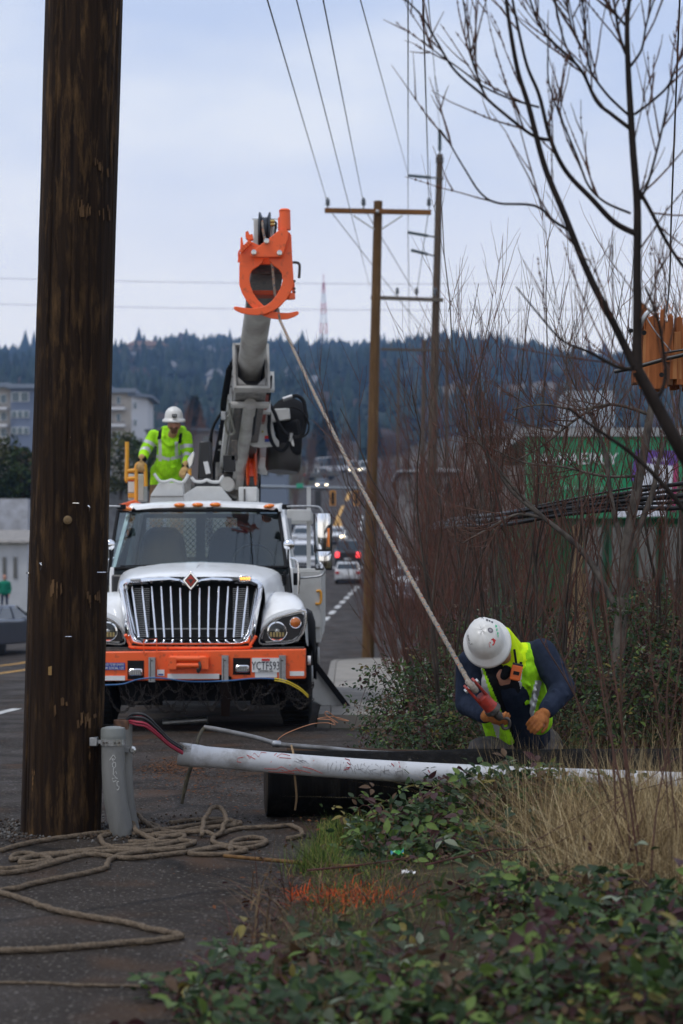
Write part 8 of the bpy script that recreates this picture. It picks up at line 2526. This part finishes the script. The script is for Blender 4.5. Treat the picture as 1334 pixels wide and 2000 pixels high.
tag(obj('gravel', mesh_np('gravel', V, F, [M('dark gravel', (.06, .055, .05), .9), M('grey gravel', (.12, .115, .11), .9), M('clod', (.05, .035, .025), .95)], rs.choice(3, n)[ids])), 'loose dark gravel round the foot of the near pole', 'gravel', kind='stuff')
n = 3600
sx_ = np.concatenate([rs.normal(-1.35, .16, 1900), rs.normal(-.9, .35, 1000), rs.uniform(-1.6, .0, 700)]); sy_ = np.concatenate([rs.normal(16.6, .5, 1900), rs.normal(15.2, 1.0, 1000), rs.uniform(10, 14, 700)])
pos = np.stack([sx_, sy_, np.array([gz(q) for q in sy_]) + .006], 1)
V, F, ids = scatter([(np.array([(-1, -.4, 0), (1, -.4, 0), (1, .4, .3), (-1, .4, .2)]), np.array([(0, 1, 2, 3)]))], pos, np.repeat(np.where(np.arange(n) < 2900, rs.uniform(.004, .012, n), rs.uniform(.002, .005, n))[:, None], 3, 1), rs.uniform(0, 6, n), np.zeros(n, int))
tag(obj('sawdust', mesh_np('sawdust', V, F, [M('rusty sawdust', (.15, .058, .022), .95), M('brown chips', (.075, .04, .022), .95)], rs.choice(2, n)[ids])), 'rust coloured sawdust and chips scattered on the asphalt', 'sawdust', kind='stuff')
# ---------------- trees and hedges farther off
def crown_bush(name, loc, rx, ry, rz, n, mats, label, cat, seed, size=.25, group=None, trunk=.12):
    rs = np.random.default_rng(seed)
    e = empty(name, loc, label, cat, group)
    u = nrm(rs.normal(size=(n, 3))); r = rs.uniform(.35, 1, n) ** .5
    clump = nrm(rs.normal(size=(14, 3)))
    k = np.argmax(u @ clump.T, 1)
    r = r * (.75 + .35 * rs.random(14)[k])
    pos = u * r[:, None] * np.array([rx, ry, rz]) + np.array([0, 0, rz * .95])
    pos[:, 2] = np.maximum(pos[:, 2], .05)
    V, F, ids = scatter3(tv, tf, pos, rs.normal(size=pos.shape), rs.normal(size=pos.shape) + np.array([0, 0, .8]), rs.uniform(.6, 1.3, n) * size)
    o = obj('crown', mesh_np('crown', V, F, mats, rs.choice(len(mats), 14)[k][ids]), e)
    mb = MB(); mb.tube([Vector((0, 0, -.3)), Vector((.05, 0, rz * .6)), Vector((-.05, 0, rz * 1.3))], [trunk, trunk * .7, trunk * .2], 7)
    mb.build('trunk', greytwig, e, local=True)
    return e
hm = [M('hedge green', (.04, .06, .018), .85), M('hedge dark', (.022, .036, .014), .85), M('hedge olive', (.065, .07, .025), .85)]
hb_ = [M('brown winter hedge', (.09, .07, .045), .9), hm[1]]
for i, (px, y_, r_, h_) in enumerate(((-30, 110, 2.6, 4.4), (18, 112, 2.0, 3.6), (55, 114, 1.5, 3.0), (78, 112, 1.5, 3.4))):
    z_ = P(0, 985, y_).z
    crown_bush('hedge_shrub', ((px - CXP) * y_ / FPX, y_, z_), r_, r_, h_ / 2, 1500, hm if i % 2 == 0 else hb_, ['tall green shrub at the far left above the retaining wall', 'olive shrub above the pale retaining wall', 'brown tinged shrub left of the near pole', 'dark shrub half hidden behind the near pole'][i], 'shrub', 700 + i, .3)
for i, (px, y_, r_, h_, lb_) in enumerate(((236, 130, 2.0, 4.6, 'dark green shrub below the apartment block right of the near pole'), (300, 150, 2.4, 4.5, 'dark shrub behind the yellow hand rail'))):
    crown_bush('dark_shrub', ((px - CXP) * y_ / FPX, y_, P(0, 968, y_).z), r_, r_, h_ / 2, 1300, hm, lb_, 'shrub', 720 + i, .32)
sh_ = MB(); q = wallrect(214, 320, 960, 1150, 132); sh_.box(q[0], q[1], 131.5, 134, gz(132), q[3])
tag(sh_.build('garden_wall', M('grey block wall', (.22, .23, .24), .9, c2=(.13, .13, .14), scale=1.2), None, loc=(q[0], 132, gz(132))), 'grey block wall behind the truck mirror on the left', 'wall')
# evergreen trees by the far road
def fir(px, py, y_, h_, label, seed):
    e = empty('fir_tree', ((px - CXP) * y_ / FPX, y_, P(0, py, y_).z), label, 'tree')
    rs = np.random.default_rng(seed); n = 1600
    t = rs.random(n) ** .8; a = rs.uniform(0, 6.28, n); rr = (1 - t) * h_ * .24 * rs.uniform(.3, 1, n) ** .5
    pos = np.stack([np.cos(a) * rr, np.sin(a) * rr, h_ * (.1 + .9 * t)], 1)
    d = np.stack([np.cos(a), np.sin(a), -.35 * np.ones(n)], 1) + rs.normal(size=(n, 3)) * .25
    V, F, ids = scatter3(tv, tf, pos, d, np.tile([0, 0, 1.0], (n, 1)) + rs.normal(size=(n, 3)) * .3, rs.uniform(.06, .12, n) * h_)
    obj('crown', mesh_np('crown', V, F, fmats[:2], rs.choice(2, n)[ids]), e)
    MB().tube([Vector((0, 0, -.5)), Vector((0, 0, h_ * .9))], [h_ * .025, .02], 7).build('trunk', greytwig, e, local=True)
for i, a in enumerate(((643, 890, 420, 9.5, 'dark evergreen behind the rope above the far road'), (620, 905, 400, 8, 'small evergreen beside the auger drum'), (380, 870, 340, 8.5, 'lone evergreen behind the worker on the truck'), (560, 930, 300, 6, 'evergreen below the auger'), (732, 900, 430, 9, 'evergreen hidden behind the tan power pole'))): fir(*a, 800 + i)
# bare brown street trees in the middle distance
btr = []
brownt = M('brown winter twigs', (.12, .075, .055), .9); rustt = M('rust winter twigs', (.16, .08, .045), .9)
BG = 'bare winter trees in the middle distance'
far_trees = [(365, 895, 300, 1.9, 1), (392, 900, 310, 1.6, 1), (350, 890, 320, 1.5, 1), (655, 930, 360, 1.8, 0), (668, 926, 390, 1.8, 0), (684, 926, 410, 1.7, 0), (612, 935, 330, 1.6, 0), (598, 950, 260, 1.5, 0), (575, 960, 230, 1.3, 0), (540, 950, 290, 1.6, 0), (520, 950, 300, 1.7, 0), (750, 945, 260, 1.6, 0), (775, 960, 240, 1.6, 0), (800, 950, 250, 1.8, 0), (760, 1000, 170, 1.4, 0), (830, 960, 210, 1.7, 0), (870, 960, 220, 1.8, 0), (910, 960, 200, 1.7, 0), (735, 985, 200, 1.2, 0), (950, 960, 180, 1.6, 0)]
ft_ = {}
fo_ = sorted(range(len(far_trees)), key=lambda q: far_trees[q][0])
FL = [('rust' if q[4] else 'brown') + ' coloured bare winter tree, ' + ORD[fo_.index(i)] + ' from the left along the far street' for i, q in enumerate(far_trees)]
for i, (px, py, y_, s_, k) in enumerate(far_trees):
    loc = ((px - CXP) * y_ / FPX, y_, gz(y_) - .2 if y_ < 250 else P(0, py, y_).z)
    if k not in ft_:
        e = shrub('bare_street_tree', 900 + k, 4.6, 5, .34, .07, 12, 9, ((brownt, brownt), (rustt, rustt))[k], FL[i], BG, loc, i)
        e['category'] = 'tree'; e.scale = (s_,) * 3; ft_[k] = e
    else:
        copy_tree(ft_[k], None, loc, i * 1.7, s_, FL[i])
